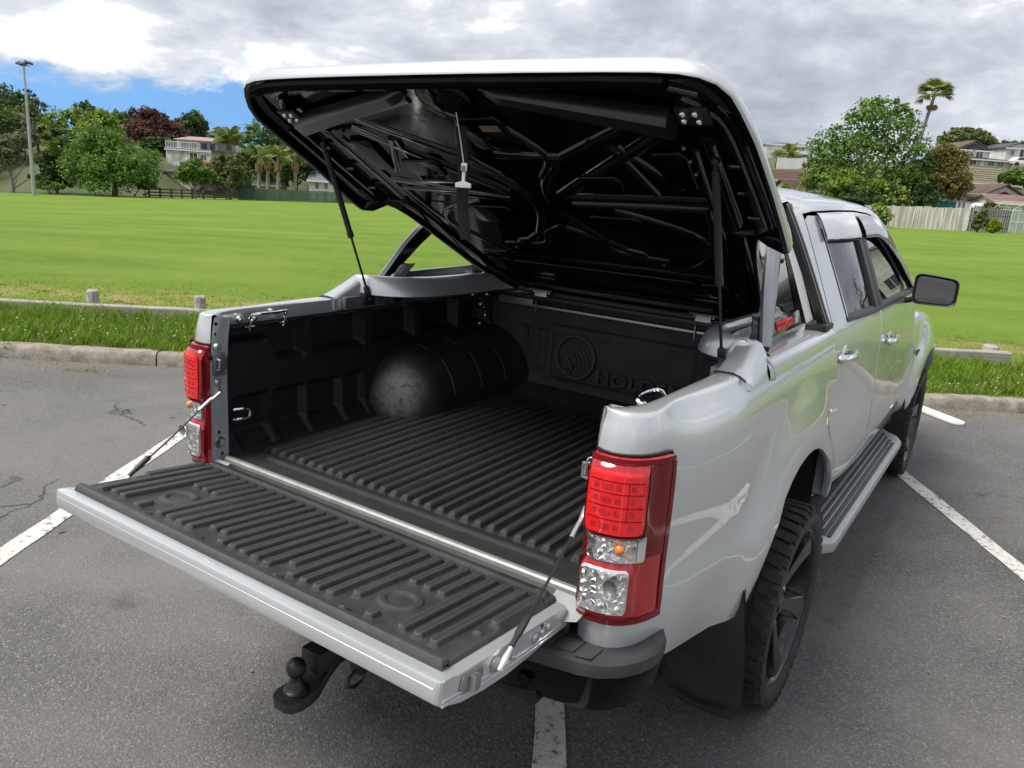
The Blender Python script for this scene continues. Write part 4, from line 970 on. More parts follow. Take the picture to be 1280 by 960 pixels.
def sports_bar(s):
    root = bpy.data.objects.new('sports_bar', None); COL.objects.link(root); root.parent = truck
    base, knee, top = Vector((.772,.845,1.272)), Vector((.718,1.015,1.462)), Vector((.640,1.265,1.668))
    pth = smooth_path([(.778,.830,1.262),(.755,.895,1.335),(.716,1.005,1.462),(.676,1.135,1.570),(.640,1.262,1.668)], 18)
    q = MB(); rows = []
    for i, p in enumerate(pth):
        t = (pth[min(i+1,17)]-pth[max(i-1,0)]).normalized(); sx = Vector((.94,0,.33)); a = t.cross(sx).normalized()      # a: along the leg's width
        if a.y < 0: a = -a
        wd = interp([(0,.010),(3,.017),(7,.034),(17,.040)], i); th = .012
        rows.append([tuple(Vector((s*c.x, c.y, c.z))) for c in (p-a*wd-sx*th, p-a*(wd+.008), p-a*wd+sx*th, p-a*wd*.4+sx*(th+.005), p+a*wd*.5+sx*(th+.005), p+a*wd+sx*th, p+a*(wd+.006), p+a*wd-sx*th)])
    q.grid([r[0:5] for r in rows], flip=(s < 0)); q.add(rows[-1], [tuple(range(8))]); q.build('rear_leg', 'bar_alu', root, smooth=45)
    q = MB(); q.grid([r[4:8]+r[0:1] for r in rows], flip=(s < 0)); q.build('leg_inner', 'gloss_black', root, smooth=45)
    # film left crumpled round the foot
    f = MB(); rows = []
    rr = random.Random(3)
    for k in range(9):
        z = 1.272+.085*k/8; row = []
        for j in range(10):
            an = 2*pi*j/10; r = .030+.008*rr.random()-.01*k/8
            row.append((s*(.742+.03*k/8*-1+r*cos(an)*.8), .900+.055*k/8+r*1.5*sin(an), z+.008*rr.random()))
        rows.append(row)
    f.grid(rows, closed_v=True); f.build('foot_gaiter', 'alu_dull', root, smooth=20)
    # black front leg against the cab with its foot
    q = MB(); fp = smooth_path([(.785,1.535,1.280),(.745,1.480,1.395),(.690,1.395,1.555),(.640,1.310,1.690)], 12); rows = []
    for i, p in enumerate(fp):
        t = (fp[min(i+1,11)]-fp[max(i-1,0)]).normalized(); sx = Vector((.94,0,.33)); a = t.cross(sx).normalized()
        if a.y < 0: a = -a
        rows.append([(s*c.x, c.y, c.z) for c in (p-a*.028-sx*.012, p-a*.028+sx*.010, p-a*.018+sx*.016, p-a*.014+sx*.010, p+a*.012+sx*.010, p+a*.016+sx*.016, p+a*.026+sx*.010, p+a*.026-sx*.012)])
    q.grid(rows, closed_v=True, flip=(s < 0)); q.build('front_leg', 'trim', root, smooth=30, recalc=True)
    e = MB()
    for off in (-.016, .019):
        e.tube([(s*(p.x+.0165), p.y+off, p.z+.006) for p in fp], .0035, 5)
    e.build('leg_edge', 'alu', root)
    b = MB(); b.prism([(s*.745,1.430,1.266),(s*.815,1.462,1.266),(s*.815,1.570,1.266),(s*.735,1.570,1.266)], (0,0,.022)); b.build('leg_foot', 'trim', root, bevel=.005, recalc=True)
    t = MB(); t.prism([(s*.765,.822,1.262),(s*.790,.826,1.262),(s*.788,.852,1.262),(s*.766,.852,1.262)], (0,0,.028)); t.build('leg_tip', 'trim', root, bevel=.003, recalc=True)
    # badge plate between the legs
    p = MB(); x0 = .742
    p.prism([(s*x0,.945,1.283),(s*x0,1.400,1.289),(s*(x0-.016),1.392,1.338),(s*(x0-.016),.950,1.330)], (-s*.022,0,0)); p.build('badge_plate', 'badge', root, bevel=.003, recalc=True)
    up = Vector((-.016, 0, .048)).normalized()
    if s > 0:
        MX = Matrix(((0, up.x, up.z, x0-.0075),(1, 0, 0, 1.185),(0, up.z, -up.x, 1.3125),(0,0,0,1)))
    else:
        MX = Matrix(((0, -up.x, -up.z, -x0+.0075),(-1, 0, 0, 1.185),(0, up.z, -up.x, 1.3125),(0,0,0,1)))
    text_mesh('badge_lettering', 'COLORADO', .034, .0014, 'badge_red', root, MX @ Matrix.Translation((0,0,.0012)), offset=.0016, width=.196)
    text_mesh('badge_lettering_edge', 'COLORADO', .034, .0010, 'badge_red', root, MX @ Matrix.Translation((0,0,.0004)), offset=.0040, width=.204)
    text_mesh('badge_lettering_core', 'COLORADO', .034, .0010, 'badge_white', root, MX @ Matrix.Translation((0,0,.0022)), offset=-.0008, width=.190)
for s in (1, -1): sports_bar(s)

# ---- hard lid, raised
LT = math.atan2(1.955-1.27, 1.45-.21); LC, LS = cos(LT), sin(LT)
def LW(x, v, w=0.0): return Vector((x, 1.45-v*LC+w*LS, 1.27+v*LS+w*LC))
lid = bpy.data.objects.new('tray_lid', None); COL.objects.link(lid); lid.parent = truck
def lid_outline():
    half = [(.0,-.045),(.25,-.045),(.46,-.042),(.515,-.030),(.545,.01),(.600,.10),(.632,.20),(.655,.36),(.676,.52),(.690,.60),(.702,.655),(.712,.690),(.760,.697),(.803,.700),(.812,.706),(.8155,.76),(.816,.86),(.816,1.0),(.816,1.12),(.815,1.22),(.811,1.275),(.801,1.320),(.784,1.358),(.758,1.390),(.725,1.413),(.682,1.427),(.62,1.434),(.50,1.438),(.30,1.441),(.12,1.442),(0,1.442)]
    return half
def lid_build():
    half = lid_outline(); loop = half+[(-x*(1+.036*sst(.60, .75, x)*sst(.6, .7, v)), v) for x, v in half[-2:0:-1]]
    def low(x, v):       # how far the edge hangs under the inner plane
        if v < .66: return -.012
        side = sst(.70, .80, abs(x))
        return -(.036+.012*(1-sst(.75, 1.0, v)))*side*(1-sst(1.28, 1.40, v))*sst(.65, .70, v) - .006 - .006*sst(1.3, 1.4, v)
    def sd(x, v): return sst(.70, .80, abs(x))*(1-sst(1.28, 1.43, v)) if v > .66 else .5*sst(.3, .66, v)
    def ringp(k, wf):
        out = []
        for x, v in loop:
            sx, sv = 0.0, min(max(v, .40), 1.02); out.append((x+(sx-x)*k, v+(sv-v)*k, wf(x, v)))
        return out
    top = [(.004, lambda x, v: low(x, v)), (0, lambda x, v: low(x, v)+.003), (-.002, lambda x, v: low(x, v)+.010), (-.001, lambda x, v: .014-.036*sd(x, v)), (.004, lambda x, v: .024-.036*sd(x, v)), (.014, lambda x, v: .031-.036*sd(x, v)), (.05, lambda x, v: .040-.030*sd(x, v)), (.12, lambda x, v: .048-.016*sd(x, v)), (.25, lambda x, v: .055), (.45, lambda x, v: .060), (.75, lambda x, v: .062), (1.0, lambda x, v: .062)]
    q = MB(); q.grid([[LW(*p) for p in ringp(k, wf)] for k, wf in top], closed_v=True, flip=True)
    q.build('lid_shell', 'paint', lid, smooth=50)
    und = [(.004, lambda x, v: low(x, v)), (.012, lambda x, v: low(x, v)-.001), (.022, lambda x, v: low(x, v)+.002), (.030, lambda x, v: low(x, v)*.6+.012), (.050, lambda x, v: low(x, v)*.4+.014), (.064, lambda x, v: low(x, v)*.3+.012), (.075, lambda x, v: -.004), (.11, lambda x, v: -.006), (.135, lambda x, v: -.004), (.15, lambda x, v: .010), (.30, lambda x, v: .014), (.6, lambda x, v: .016), (1.0, lambda x, v: .016)]
    u = MB(); u.grid([[LW(*p) for p in ringp(k, wf)] for k, wf in und], closed_v=True, flip=False)
    un = u.build('lid_underside', 'lid_black', lid, smooth=35)
    # moulded stiffening ribs
    r = MB()
    def rib(pts, rad=.013, lift=.010, n=14, fl=.55):
        if lift > 0: rad *= 1.75; lift = .014+rad-.0085          # a wide shallow swage rather than a round bar
        P = smooth_path([LW(x, v, lift) for x, v in pts], n) if len(pts) > 2 else [LW(*pts[0], lift), LW(*pts[1], lift)]
        r.tube(P, rad, 20)
    for s in (1, -1):
        rib([(s*.53,1.15),(s*.10,.81)], .020, .006); rib([(s*.47,1.20),(s*.165,1.01)], .013); rib([(s*.38,1.10),(s*.44,.86)], .010); rib([(s*.40,1.10),(s*.53,.90)], .010)
        rib([(s*.10,.80),(s*.60,.84)], .022, .004); rib([(s*.12,.76),(s*.58,.79)], .010); rib([(s*.155,.98),(s*.06,.86),(s*.04,.70),(s*.13,.52)], .012)
        rib([(s*.14,.51),(s*.30,.37)], .012); rib([(s*.17,.47),(s*.26,.44),(s*.22,.41),(s*.31,.36)], .007); rib([(s*.01,.585),(s*.09,.53),(s*.15,.43),(s*.34,.40)], .011)
        rib([(s*.668,1.15),(s*.655,.80),(s*.632,.40)], .016); rib([(s*.62,1.10),(s*.60,.86),(s*.58,.44)], .008); rib([(s*.58,.80),(s*.53,.55),(s*.36,.33)], .012)
        rib([(s*.18,1.30),(s*.52,1.20)], .010); rib([(s*.26,.74),(s*.50,.62),(s*.52,.44)], .009); rib([(s*.45,.24),(s*.47,.10)], .010); rib([(s*.06,1.20),(s*.15,1.04),(s*.08,.92)], .009)
        rib([(s*.66,1.34),(s*.70,1.30),(s*.74,1.20),(s*.745,.76)], .010, -.006); rib([(s*.78,1.18),(s*.785,.80)], .008, -.018); rib([(s*.60,1.385),(s*.70,1.345)], .010, -.004)
        for vv in (.80, .93, 1.06): rib([(s*.70, vv),(s*.755, vv)], .007, -.004)
    rib([(-.50,.30),(.50,.30)], .016); rib([(-.44,.12),(.44,.12)], .014); rib([(-.48,.04),(.48,.04)], .010); rib([(-.03,1.03),(.22,1.03)], .016)
    r.build('lid_rib', 'rib_black', lid, smooth=60)
    # pressed pads between the ribs
    def pad(x0, x1, v0, v1, w0=.012, dw=-.014):
        pd = MB(); pd.prism([LW(x0+.02, v0, w0), LW(x1-.01, v0+.01, w0), LW(x1, v1-.02, w0), LW(x1-.02, v1, w0), LW(x0, v1-.01, w0), LW(x0, v0+.02, w0)], (LW(0,0,dw)-LW(0,0,0))); pd.build('lid_pad', 'lid_black', lid, bevel=.007, segs=3, smooth=50, recalc=True)
    pad(-.38,.40,.16,.275); pad(-.51,-.40,.16,.275); pad(.42,.52,.16,.275); pad(-.34,-.15,.60,.72); pad(.16,.34,.60,.72); pad(-.06,.10,1.08,1.24); pad(.50,.60,.92,1.10); pad(-.60,-.50,.92,1.10); pad(-.44,-.28,.90,1.0); pad(.22,.36,.86,.96)
    # black weather strip under the rear edge
    t = MB(); rows = []
    for x in lin(-.725, .645, 44):
        v = interp([(0,1.430),(.50,1.426),(.62,1.421),(.682,1.412),(.725,1.398),(.76,1.375)], abs(x))
        rows.append([LW(x, v-.002, -.008), LW(x, v+.003, -.014), LW(x, v+.001, -.029), LW(x, v-.012, -.033), LW(x, v-.03, -.026), LW(x, v-.032, -.006)])
    t.grid(rows, flip=True); n = 6; t.add([t.v[i] for i in range(n)], [tuple(range(n))]); t.add([t.v[-n+i] for i in range(n)], [tuple(range(n))]); t.build('lid_seal', 'seal_black', lid, smooth=40, recalc=True)
    for x in (-.52, -.36, -.22, .18, .30, .46):
        b = MB(); b.box((-.055, -.010, -.004), (.055, .010, .004)); o = b.build('seal_tab', 'lid_black', lid, bevel=.003); o.matrix_world = Matrix.Translation(LW(x, 1.385, -.012)) @ Matrix.Rotation(-LT, 4, 'X')
    # two black brace bars with bolted brackets
    for s in (1, -1):
        b = MB(); A, B = (s*.135, 1.365), ((.615, 1.250) if s > 0 else (-.690, 1.205)); bx, bv = (-.018, .030) if s > 0 else (0, 0)
        rows = []
        for k in range(15):
            f = k/14; x, v = A[0]+(B[0]-A[0])*f, A[1]+(B[1]-A[1])*f; hw = .024+.016*f; dp = .030+.014*f
            e = 1.0 if .03 < f else .5
            rows.append([LW(x, v+hw*e, .0), LW(x, v+hw*e, -dp*.55), LW(x, v+hw*.70*e, -dp*e), LW(x, v-hw*.55*e, -dp*e), LW(x, v-hw*e, -dp*.5), LW(x, v-hw*e, .0)])
        b.grid(rows, flip=(s > 0)); b.add(rows[-1], [tuple(range(6))]); b.add(rows[0], [tuple(range(6))[::-1]])
        b.build('brace_bar', 'lid_gloss', lid, smooth=35, recalc=True)
        k = MB(); k.prism([LW(s*.655+bx,1.225+bv,-.012),LW(s*.735+bx,1.225+bv,-.012),LW(s*.735+bx,1.285+bv,-.012),LW(s*.655+bx,1.285+bv,-.012)], LW(0,0,-.010)-LW(0,0,0)); br = k.build('brace_bracket', 'trim', lid, bevel=.003, recalc=True)
        for dx, dv in ((.675,1.272),(.705,1.272),(.672,1.246),(.708,1.244)):
            c = MB(); c.ball(LW(s*dx+bx, dv+bv, -.024), .0085, 10, 6); c.build('bracket_bolt', 'chrome', br)
        for vv in (1.12, 1.06, 1.0):
            c = MB(); c.ball(LW(s*.60, vv, .004), .006, 8, 6); c.build('lid_rivet', 'alu_dull', lid)
    # interior lamp dome, sticker, oval recess
    d = MB(); MW = Matrix.Translation(LW(-.03,1.325,.004)) @ Matrix.Rotation(-LT, 4, 'X') @ Matrix.Rotation(pi, 4, 'X')
    d.lathe([(.085,0),(.082,.010),(.070,.018),(.050,.022),(.030,.030),(.012,.034),(0,.035)], MW, 24); d.build('lamp_dome', 'lid_black', lid, smooth=50)
    o = MB(); MW = Matrix.Translation(LW(.055,1.115,.008)) @ Matrix.Rotation(-LT, 4, 'X') @ Matrix.Rotation(pi, 4, 'X') @ Matrix.Diagonal((1,.62,1,1))
    o.lathe([(.062,0),(.060,.014),(.050,.014),(.046,.004),(.0,.003)], MW, 28); o.build('oval_recess', 'lid_black', lid, smooth=40)
    p = MB(); p.prism([LW(.018,1.178,-.004),LW(.082,1.182,-.004),LW(.080,1.207,-.004),LW(.016,1.203,-.004)], LW(0,0,.002)-LW(0,0,0)); pl = p.build('paper_label', 'paper', lid, recalc=True, smooth=0)
    # pull strap hanging straight down
    a = LW(-.048, 1.205, -.004); q = MB(); rows = []
    for k in range(16):
        f = k/15; z = a.z-.318*f; sx = .022*f+.004*sin(f*7)
        tw = .35+.5*f
        rows.append([(a.x+sx-.015*cos(tw), a.y-.015*sin(tw)+.02*f, z), (a.x+sx+.015*cos(tw), a.y+.015*sin(tw)+.02*f, z)])
    n = len(rows); back = [[(x+.003*sin(.6), y+.003, z) for x, y, z in r] for r in rows]
    q.grid([[r[0], r[1], b[1], b[0]] for r, b in zip(rows, back)], closed_v=True); q.add([q.v[-4+i] for i in range(4)], [(0,1,2,3)])
    q.build('pull_strap', 'webbing', lid, smooth=30, recalc=True)
    # hinges
    for x in (-.365, .37):
        h = MB(); f = lambda v, w_, dx: LW(x+dx, v, w_)
        h.prism([f(.008,-.010,-.058),f(.008,-.010,.058),f(.020,-.010,.058),f(.020,-.010,-.058)], LW(0,0,-.006)-LW(0,0,0)); h.prism([f(-.012,-.012,-.030),f(-.012,-.012,.030),f(.020,-.012,.034),f(.020,-.012,-.034)], LW(0,0,-.006)-LW(0,0,0))
        hg = h.build('lid_hinge', 'trim', lid, bevel=.002, recalc=True)
        k = MB(); k.box((x-.034,1.428,1.236),(x+.034,1.470,1.240)); k.prism([(x-.030,1.424,1.238),(x+.030,1.424,1.238),(x+.030,1.434,1.262),(x-.030,1.434,1.262)], (0,.005,0)); k.build('hinge_leaf', 'alu', hg, bevel=.001, recalc=True)
        k = MB(); k.prism([f(.016,-.0165,-.056),f(.016,-.0165,.056),f(.021,-.0165,.056),f(.021,-.0165,-.056)], LW(0,0,-.002)-LW(0,0,0)); k.build('hinge_edge', 'alu', hg, recalc=True)
        for dx in (-.038, -.014, .014, .038):
            c = MB(); c.ball(f(.004, -.021, dx), .0055, 8, 6); c.build('hinge_bolt', 'chrome', hg)
M['lid_gloss'] = mat('brace_black', (.012, .012, .014), .30, coat=.15, var=.4, vscale=6, col2=(.018,.018,.020))
lid_build()
def strut(s):
    a = LW(s*.686, 1.105, -.020); b = Vector((s*.692, .716, 1.243)); d = (b-a).normalized(); L_ = (b-a).length
    st = bpy.data.objects.new('gas_strut', None); COL.objects.link(st); st.parent = truck
    q = MB(); q.tube([a, a+d*.02, a+d*.025, a+d*(L_*.54), a+d*(L_*.545), a+d*(L_*.575), a+d*(L_*.58)], [.005,.006,.0105,.0105,.012,.012,.006], 12); q.build('cylinder', 'trim', st)
    q = MB(); q.tube([a+d*(L_*.57), b-d*.04], .0045, 8); q.build('rod', 'trim', st)
    q = MB(); q.tube([b-d*.052, b-d*.045, b-d*.01, b], [.006,.0115,.0125,.009], 10); q.ball(a, .012, 10, 7); q.build('end_fitting', 'trim', st)
for s in (1, -1): strut(s)
# cargo hooks and tie-downs
def hook(pts, r, name='cargo_hook', mt='chrome'):
    q = MB(); q.tube(smooth_path(pts, 14), r, 8); return q.build(name, mt, truck)
for s in (1, -1):
    y0 = .17; h = hook([(s*.700,y0,1.180),(s*.690,y0,1.225),(s*.672,y0+.012,1.236),(s*.664,y0+.07,1.236),(s*.672,y0+.128,1.236),(s*.690,y0+.14,1.225),(s*.700,y0+.14,1.180)], .0055)
    for yy in (y0-.035, y0+.02):
        k = MB(); k.ball((s*.69, yy-.01, 1.222), .013, 10, 8); k.build('hook_bolt', 'chrome', h)
    for yy in (y0, y0+.14):
        k = MB(); k.tube([(s*.696,yy,1.200),(s*.694,yy,1.212)], .0095, 8); k.tube([(s*.697,yy-.018,1.190),(s*.697,yy+.018,1.190)], .004, 6); k.build('hook_nut', 'chrome', h)
    hook([(s*.660,.075,.938),(s*.648,.085,.940),(s*.640,.115,.938),(s*.640,.120,.912),(s*.648,.085,.905),(s*.660,.075,.905)], .0055)
    hook([(s*.690,1.44,1.150),(s*.668,1.44,1.140),(s*.655,1.43,1.120),(s*.652,1.43,1.085),(s*.672,1.44,1.070),(s*.692,1.44,1.075)], .0055)
    for bc, br_ in (((s*.688,1.44,1.158), .011), ((s*.688,1.44,1.068), .011), ((s*.676,1.36,1.210), .011), ((s*.668,1.46,1.205), .013)):
        k = MB(); k.ball(bc, br_, 8, 6); k.build('hook_bolt', 'chrome', truck)
hook([(.668,.020,1.125),(.650,.012,1.125),(.648,.010,1.085),(.668,.020,1.082)], .004)

# ------------------------------------------------------------------ cab
CPROF = [(.42,.772),(.47,.800),(.50,.820),(.53,.850),(.56,.868),(.646,.881),(.75,.882),(.841,.878),(.95,.872),(1.068,.866),(1.13,.862),(1.18,.858),(1.22,.851),(1.245,.845),(1.264,.838),(1.29,.828),(1.45,.762),(1.613,.692),(1.671,.662),(1.700,.645),(1.716,.632)]
def cx(y, z):
    x = interp(CPROF, z)
    if y < 2.42: x -= .052*((2.42-y)/.72)**2
    if y > 3.0 and z < 1.2: x += (.045*sst(3.45, 3.75, y))*sst(.45, .6, z)*(1-sst(.95, 1.15, z))
    return x
def roof_z(y): return interp([(1.58,1.668),(1.66,1.690),(1.80,1.704),(2.1,1.714),(2.42,1.717),(2.75,1.708),(3.0,1.680),(3.2,1.600),(3.5,1.415),(3.80,1.200),(3.9,1.14)], y)
def cab():
    cb = bpy.data.objects.new('cab', None); COL.objects.link(cb); cb.parent = truck
    for s in (1, -1):
        # inner shell seen in the gaps
        q = MB(); q.grid([[(s*(cx(y, z)-.028), y, z) for z in lin(.50, 1.255, 14)] for y in lin(1.62, 3.62, 20)], flip=(s < 0)); q.build('door_gap', 'dark', cb, smooth=60)
        # rear corner pillar and back panel edge
        q = MB(); rows = []
        for z in lin(.50, 1.690, 40):
            x = cx(1.69, z); row = [(s*cx(1.690, z), 1.690, z), (s*cx(1.66, z), 1.66, z), (s*(cx(1.63, z)-.002), 1.63, z), (s*(x-.022), 1.606, z), (s*(x-.036), 1.596, z), (s*(x-.055), 1.590, z), (s*(x-.070), 1.588, z)]
            rows.append(row)
        q.grid(rows, flip=(s > 0)); q.build('cab_pillar', 'paint', cb, smooth=60)
        # strip above the doors, running down the windscreen pillar
        q = MB(); rows = []
        ys = lin(1.60, 3.0, 22)+lin(3.08, 3.82, 12)
        for y in ys:
            zt = roof_z(y); zo = zt-.028 if y < 2.95 else zt-.040
            rows.append([(s*cx(y, min(zo, 1.70)), y, zo), (s*(cx(y, zt-.012)), y, zt-.012), (s*(cx(y, zt)-.004), y, zt+.002), (s*(cx(y, zt)-.022), y, zt+.010), (s*(cx(y, zt)-.06), y, zt+.018)])
        q.grid(rows, flip=(s > 0)); q.build('roof_rail', 'paint', cb, smooth=50)
        # sill under the doors
        q = MB(); q.grid([[(s*cx(y, z), y, z) for z in (.42,.45,.47,.49,.51,.528,.535)] for y in lin(1.60, 3.60, 16)], flip=(s < 0)); q.build('door_sill', 'paint', cb, smooth=60)
        def door(name, y0, y1, win, belt):
            root = bpy.data.objects.new(name, None); COL.objects.link(root); root.parent = truck
            # lower panel with turned-in edges
            q = MB(); zs = [.541,.548,.565]+lin(.59, 1.235, 24)+[1.250, 1.258]; ys_ = [y0, y0+.006]+lin(y0+.02, y1-.02, 16)+[y1-.006, y1]; rows = []
            for z in zs:
                rows.append([(s*(cx(y, z)-(.010 if y in (y0, y1) else 0)-(.010 if z in (.541,) else 0)), y, z) for y in ys_])
            q.grid(rows, flip=(s > 0)); dp = q.build('door_panel', 'paint', root, smooth=60)
            # painted frame round the glass
            q = MB()
            ztop = lambda y: roof_z(y)-.036 if y < 2.95 else roof_z(y)-.048
            if name == 'rear_door':
                q.grid([[(s*cx(y, z), y, z) for y in lin(y0, 1.885-.03*sst(1.27, 1.6, z), 6)] for z in lin(1.258, ztop(1.75)-.02, 16)]+[[(s*cx(y, z), y, z) for y in lin(y0+.04, 1.90, 6)] for z in (ztop(1.75)-.004,)], flip=(s > 0))
                q.grid([[(s*cx(y, z), y, z) for z in lin(1.612, ztop(y), 4)] for y in lin(1.85, y1, 10)], flip=(s < 0))
            else:
                q.grid([[(s*cx(y, z), y, z) for z in lin(ztop(y)-.040, ztop(y), 4)] for y in lin(y0, 2.95, 8)+lin(3.0, 3.66, 12)], flip=(s < 0))
            q.build('door_frame', 'paint', root, smooth=60)
            # glass
            g = MB(); rows = []
            for k in range(9):
                row = []
                for j in range(9):
                    f = j/8
                    if name == 'rear_door':
                        zz = 1.268+.352*f; ya = 1.868-.03*f+.05*max(0, .18-f)/.18*0; yb = 2.345
                    else:
                        zz = 1.255+.385*f; ya = 2.50; yb = min(3.62, [yy for yy in lin(2.5, 3.7, 200) if roof_z(yy)-.07 > zz][-1])
                    y = ya+(yb-ya)*k/8; row.append((s*(cx(y, zz)-.012), y, zz))
                rows.append(row)
            g.grid(rows, flip=(s < 0)); g.build('door_glass', 'glass', root, smooth=60)
            t = MB(); yb = 2.44 if name == 'rear_door' else 3.62; ya = 1.862 if name == 'rear_door' else 2.445
            t.grid([[(s*(cx(y, 1.262)-.004), y, 1.254), (s*(cx(y, 1.262)+.005), y, 1.258), (s*(cx(y, 1.268)+.004), y, 1.272), (s*(cx(y, 1.285)-.004), y, 1.284), (s*(cx(y, 1.285)-.02), y, 1.287)] for y in lin(ya, yb, 10)], flip=(s < 0)); t.build('belt_seal', 'trim', root, smooth=50)
            # black centre post covering
            p = MB(); a_, b_ = (2.335, 2.424) if name == 'rear_door' else (2.430, 2.505)
            p.grid([[(s*(cx(y, z)+(.003 if 0 < i < 3 else -.012)), y, z) for i, y in enumerate((a_, a_+.004, b_-.004, b_))] for z in lin(1.28, 1.655, 10)], flip=(s > 0)); p.build('post_cover', 'trim', root, smooth=50)
            r = MB()
            if name == 'rear_door': r.tube([(s*(cx(1.866-.03*(z-1.27)/.35, z)-.004), 1.866-.03*(z-1.27)/.35, z) for z in lin(1.275, 1.61, 8)], .007, 6)
            else: r.tube([(s*(cx(y, roof_z(y)-.085)-.003), y, roof_z(y)-.085) for y in lin(2.5, 3.60, 16)], .012, 6)
            r.build('glass_seal', 'trim', root)
            # weathershield
            v = MB()
            if name == 'rear_door':
                rows = [[(s*(cx(y, zz)+off), y, zz) for zz, off in ((1.574,.013),(1.588,.016),(1.640,.014),(1.664,.010),(1.670,.002))] for y in lin(1.835, 2.36, 14)]
                v.grid(rows, flip=(s < 0)); v.build('weather_shield', 'visor', root, smooth=50)
                e = MB(); e.grid([[(s*(cx(y, zz)+off), y, zz) for zz, off in ((1.568,.012),(1.640,.012),(1.660,.004))] for y in (1.815, 1.850)], flip=(s < 0)); e.grid([[(s*(cx(y, 1.57)+o), y, z) for z, o in ((1.574,.013),(1.558,.002))] for y in lin(1.85, 2.36, 8)], flip=(s > 0)); e.build('shield_end', 'visor_dark', root)
            else:
                rows = []
                for y in lin(2.45, 3.52, 30):
                    zt = min(1.668, roof_z(y)-.034); lo = .095+.03*sst(2.7, 3.1, y)
                    rows.append([(s*(cx(y, zt-lo)+.017), y, zt-lo), (s*(cx(y, zt-lo*.7)+.020), y, zt-lo*.7), (s*(cx(y, zt-lo*.3)+.016), y, zt-lo*.3), (s*(cx(y, zt)+.006), y, zt)])
                v.grid(rows, flip=(s < 0)); v.build('weather_shield', 'visor_dark', root, smooth=50)
            # handle in its dished cup
            yh, zh = (1.83, 1.128) if name == 'rear_door' else (2.72, 1.092)
            c = MB(); c.ball((s*(cx(yh, zh)-.004), yh, zh+.004), 1.0, 16, 10, sc=(.010,.055,.040)); c.build('handle_cup', 'paint', root)
            hd = MB(); rows = []
            for k in range(13):
                f = k/12; y = yh-.105+.205*f; pr = .036*(sin(pi*min(max(f*1.0, .02), .98)))**.35
                rows.append([(s*(cx(y, zh)+pr-.010), y, zh+.012), (s*(cx(y, zh)+pr), y, zh+.016), (s*(cx(y, zh)+pr+.008), y, zh+.006), (s*(cx(y, zh)+pr+.007), y, zh-.012), (s*(cx(y, zh)+pr-.002), y, zh-.016), (s*(cx(y, zh)+pr-.010), y, zh-.012)])
            hd.grid(rows, closed_v=True); hd.build('door_handle', 'chrome', root, smooth=50, recalc=True)
            k = MB(); k.ball((s*(cx(yh-.085, zh)+.014), yh-.085, zh), 1.0, 12, 8, sc=(.020,.030,.020)); k.build('handle_end', 'chrome', root)
            return root
        door('rear_door', 1.696, 2.426, None, 0); door('front_door', 2.431, 3.60, None, 0)
    # roof, rear window, windscreen, bonnet, nose
    q = MB(); rows = []
    for y in [1.588,1.60,1.62,1.66,1.75,1.9,2.1,2.3,2.5,2.7,2.85,2.95]:
        zt = roof_z(y)+.018; xe = cx(y, min(roof_z(y), 1.716))-.058; dr = -.03*(1-sst(1.588, 1.66, y))
        rows.append([(xe*u, y-.03*(1-u*u)*sst(2.9, 2.95, y)*-1, zt+.048*(1-u*u)**.8+dr) for u in lin(-1, 1, 21)])
    q.grid(rows, flip=False); q.build('roof', 'paint', cb, smooth=60)
    q = MB()
    for k in (-.34, -.12, .12, .34): q.tube([(k, y, interp([(1.62,1.708),(1.75,1.742),(2.1,1.760),(2.8,1.752)], y)+.006-.02*abs(k)) for y in (1.68, 1.8, 2.1, 2.5, 2.8)], .008, 6, flat=.5)
    q.build('roof_bead', 'paint', cb)
    q = MB(); q.grid([[(x, 1.592, z) for x in lin(-.74, .74, 4)] for z in lin(.5, 1.24, 4)]); q.build('cab_back', 'paint', cb, smooth=0)
    q = MB(); q.grid([[(x*(1-.24*(z-1.2)/.5), 1.594, z) for x in lin(-.78, .78, 9)] for z in lin(1.24, 1.70, 6)]); q.build('rear_window_surround', 'gloss_black', cb, smooth=0)
    q = MB(); q.grid([[(x*(1-.24*(z-1.2)/.5), 1.586, z) for x in lin(-.70, .70, 5)] for z in lin(1.265, 1.665, 4)]); q.build('rear_window', 'glass', cb, smooth=0)
    q = MB(); rows = []
    for f in lin(0, 1, 8):
        y = 2.95+.85*f; z = 1.735-.60*f**1.15; xe = cx(y, max(1.17, roof_z(y)))-.06
        rows.append([(xe*u, y+.10*(1-u*u), z+.02*(1-u*u)) for u in lin(-1, 1, 13)])
    q.grid(rows); q.build('windscreen', 'glass', cb, smooth=60)
    bn = MB(); rows = []
    for y in lin(3.72, 4.98, 14):
        f = (y-3.72)/1.26; z = 1.150-.10*f-.16*f**5; hw = .800-.05*f-.06*f**4
        rows.append([(hw*u, y+.10*(1-u*u)*f, z+.035*(1-u*u)-.05*abs(u)**8) for u in lin(-1, 1, 19)])
    bn.grid(rows); bn.build('bonnet', 'paint', truck, smooth=60)
    ns = MB(); rows = []
    for z, yy, hw in ((.42,5.02,.70),(.50,5.10,.80),(.62,5.13,.84),(.74,5.12,.84),(.86,5.08,.82),(.95,5.02,.78),(1.00,4.97,.74)):
        rows.append([(hw*u, yy-.30*abs(u)**3.2, z) for u in lin(-1, 1, 21)])
    ns.grid(rows, flip=True); nose = ns.build('front_bumper', 'paint', truck, smooth=60)
    gr = MB(); gr.box((-.42,5.05,.70),(.42,5.125,.93)); gr.build('grille', 'trim', nose, bevel=.01)
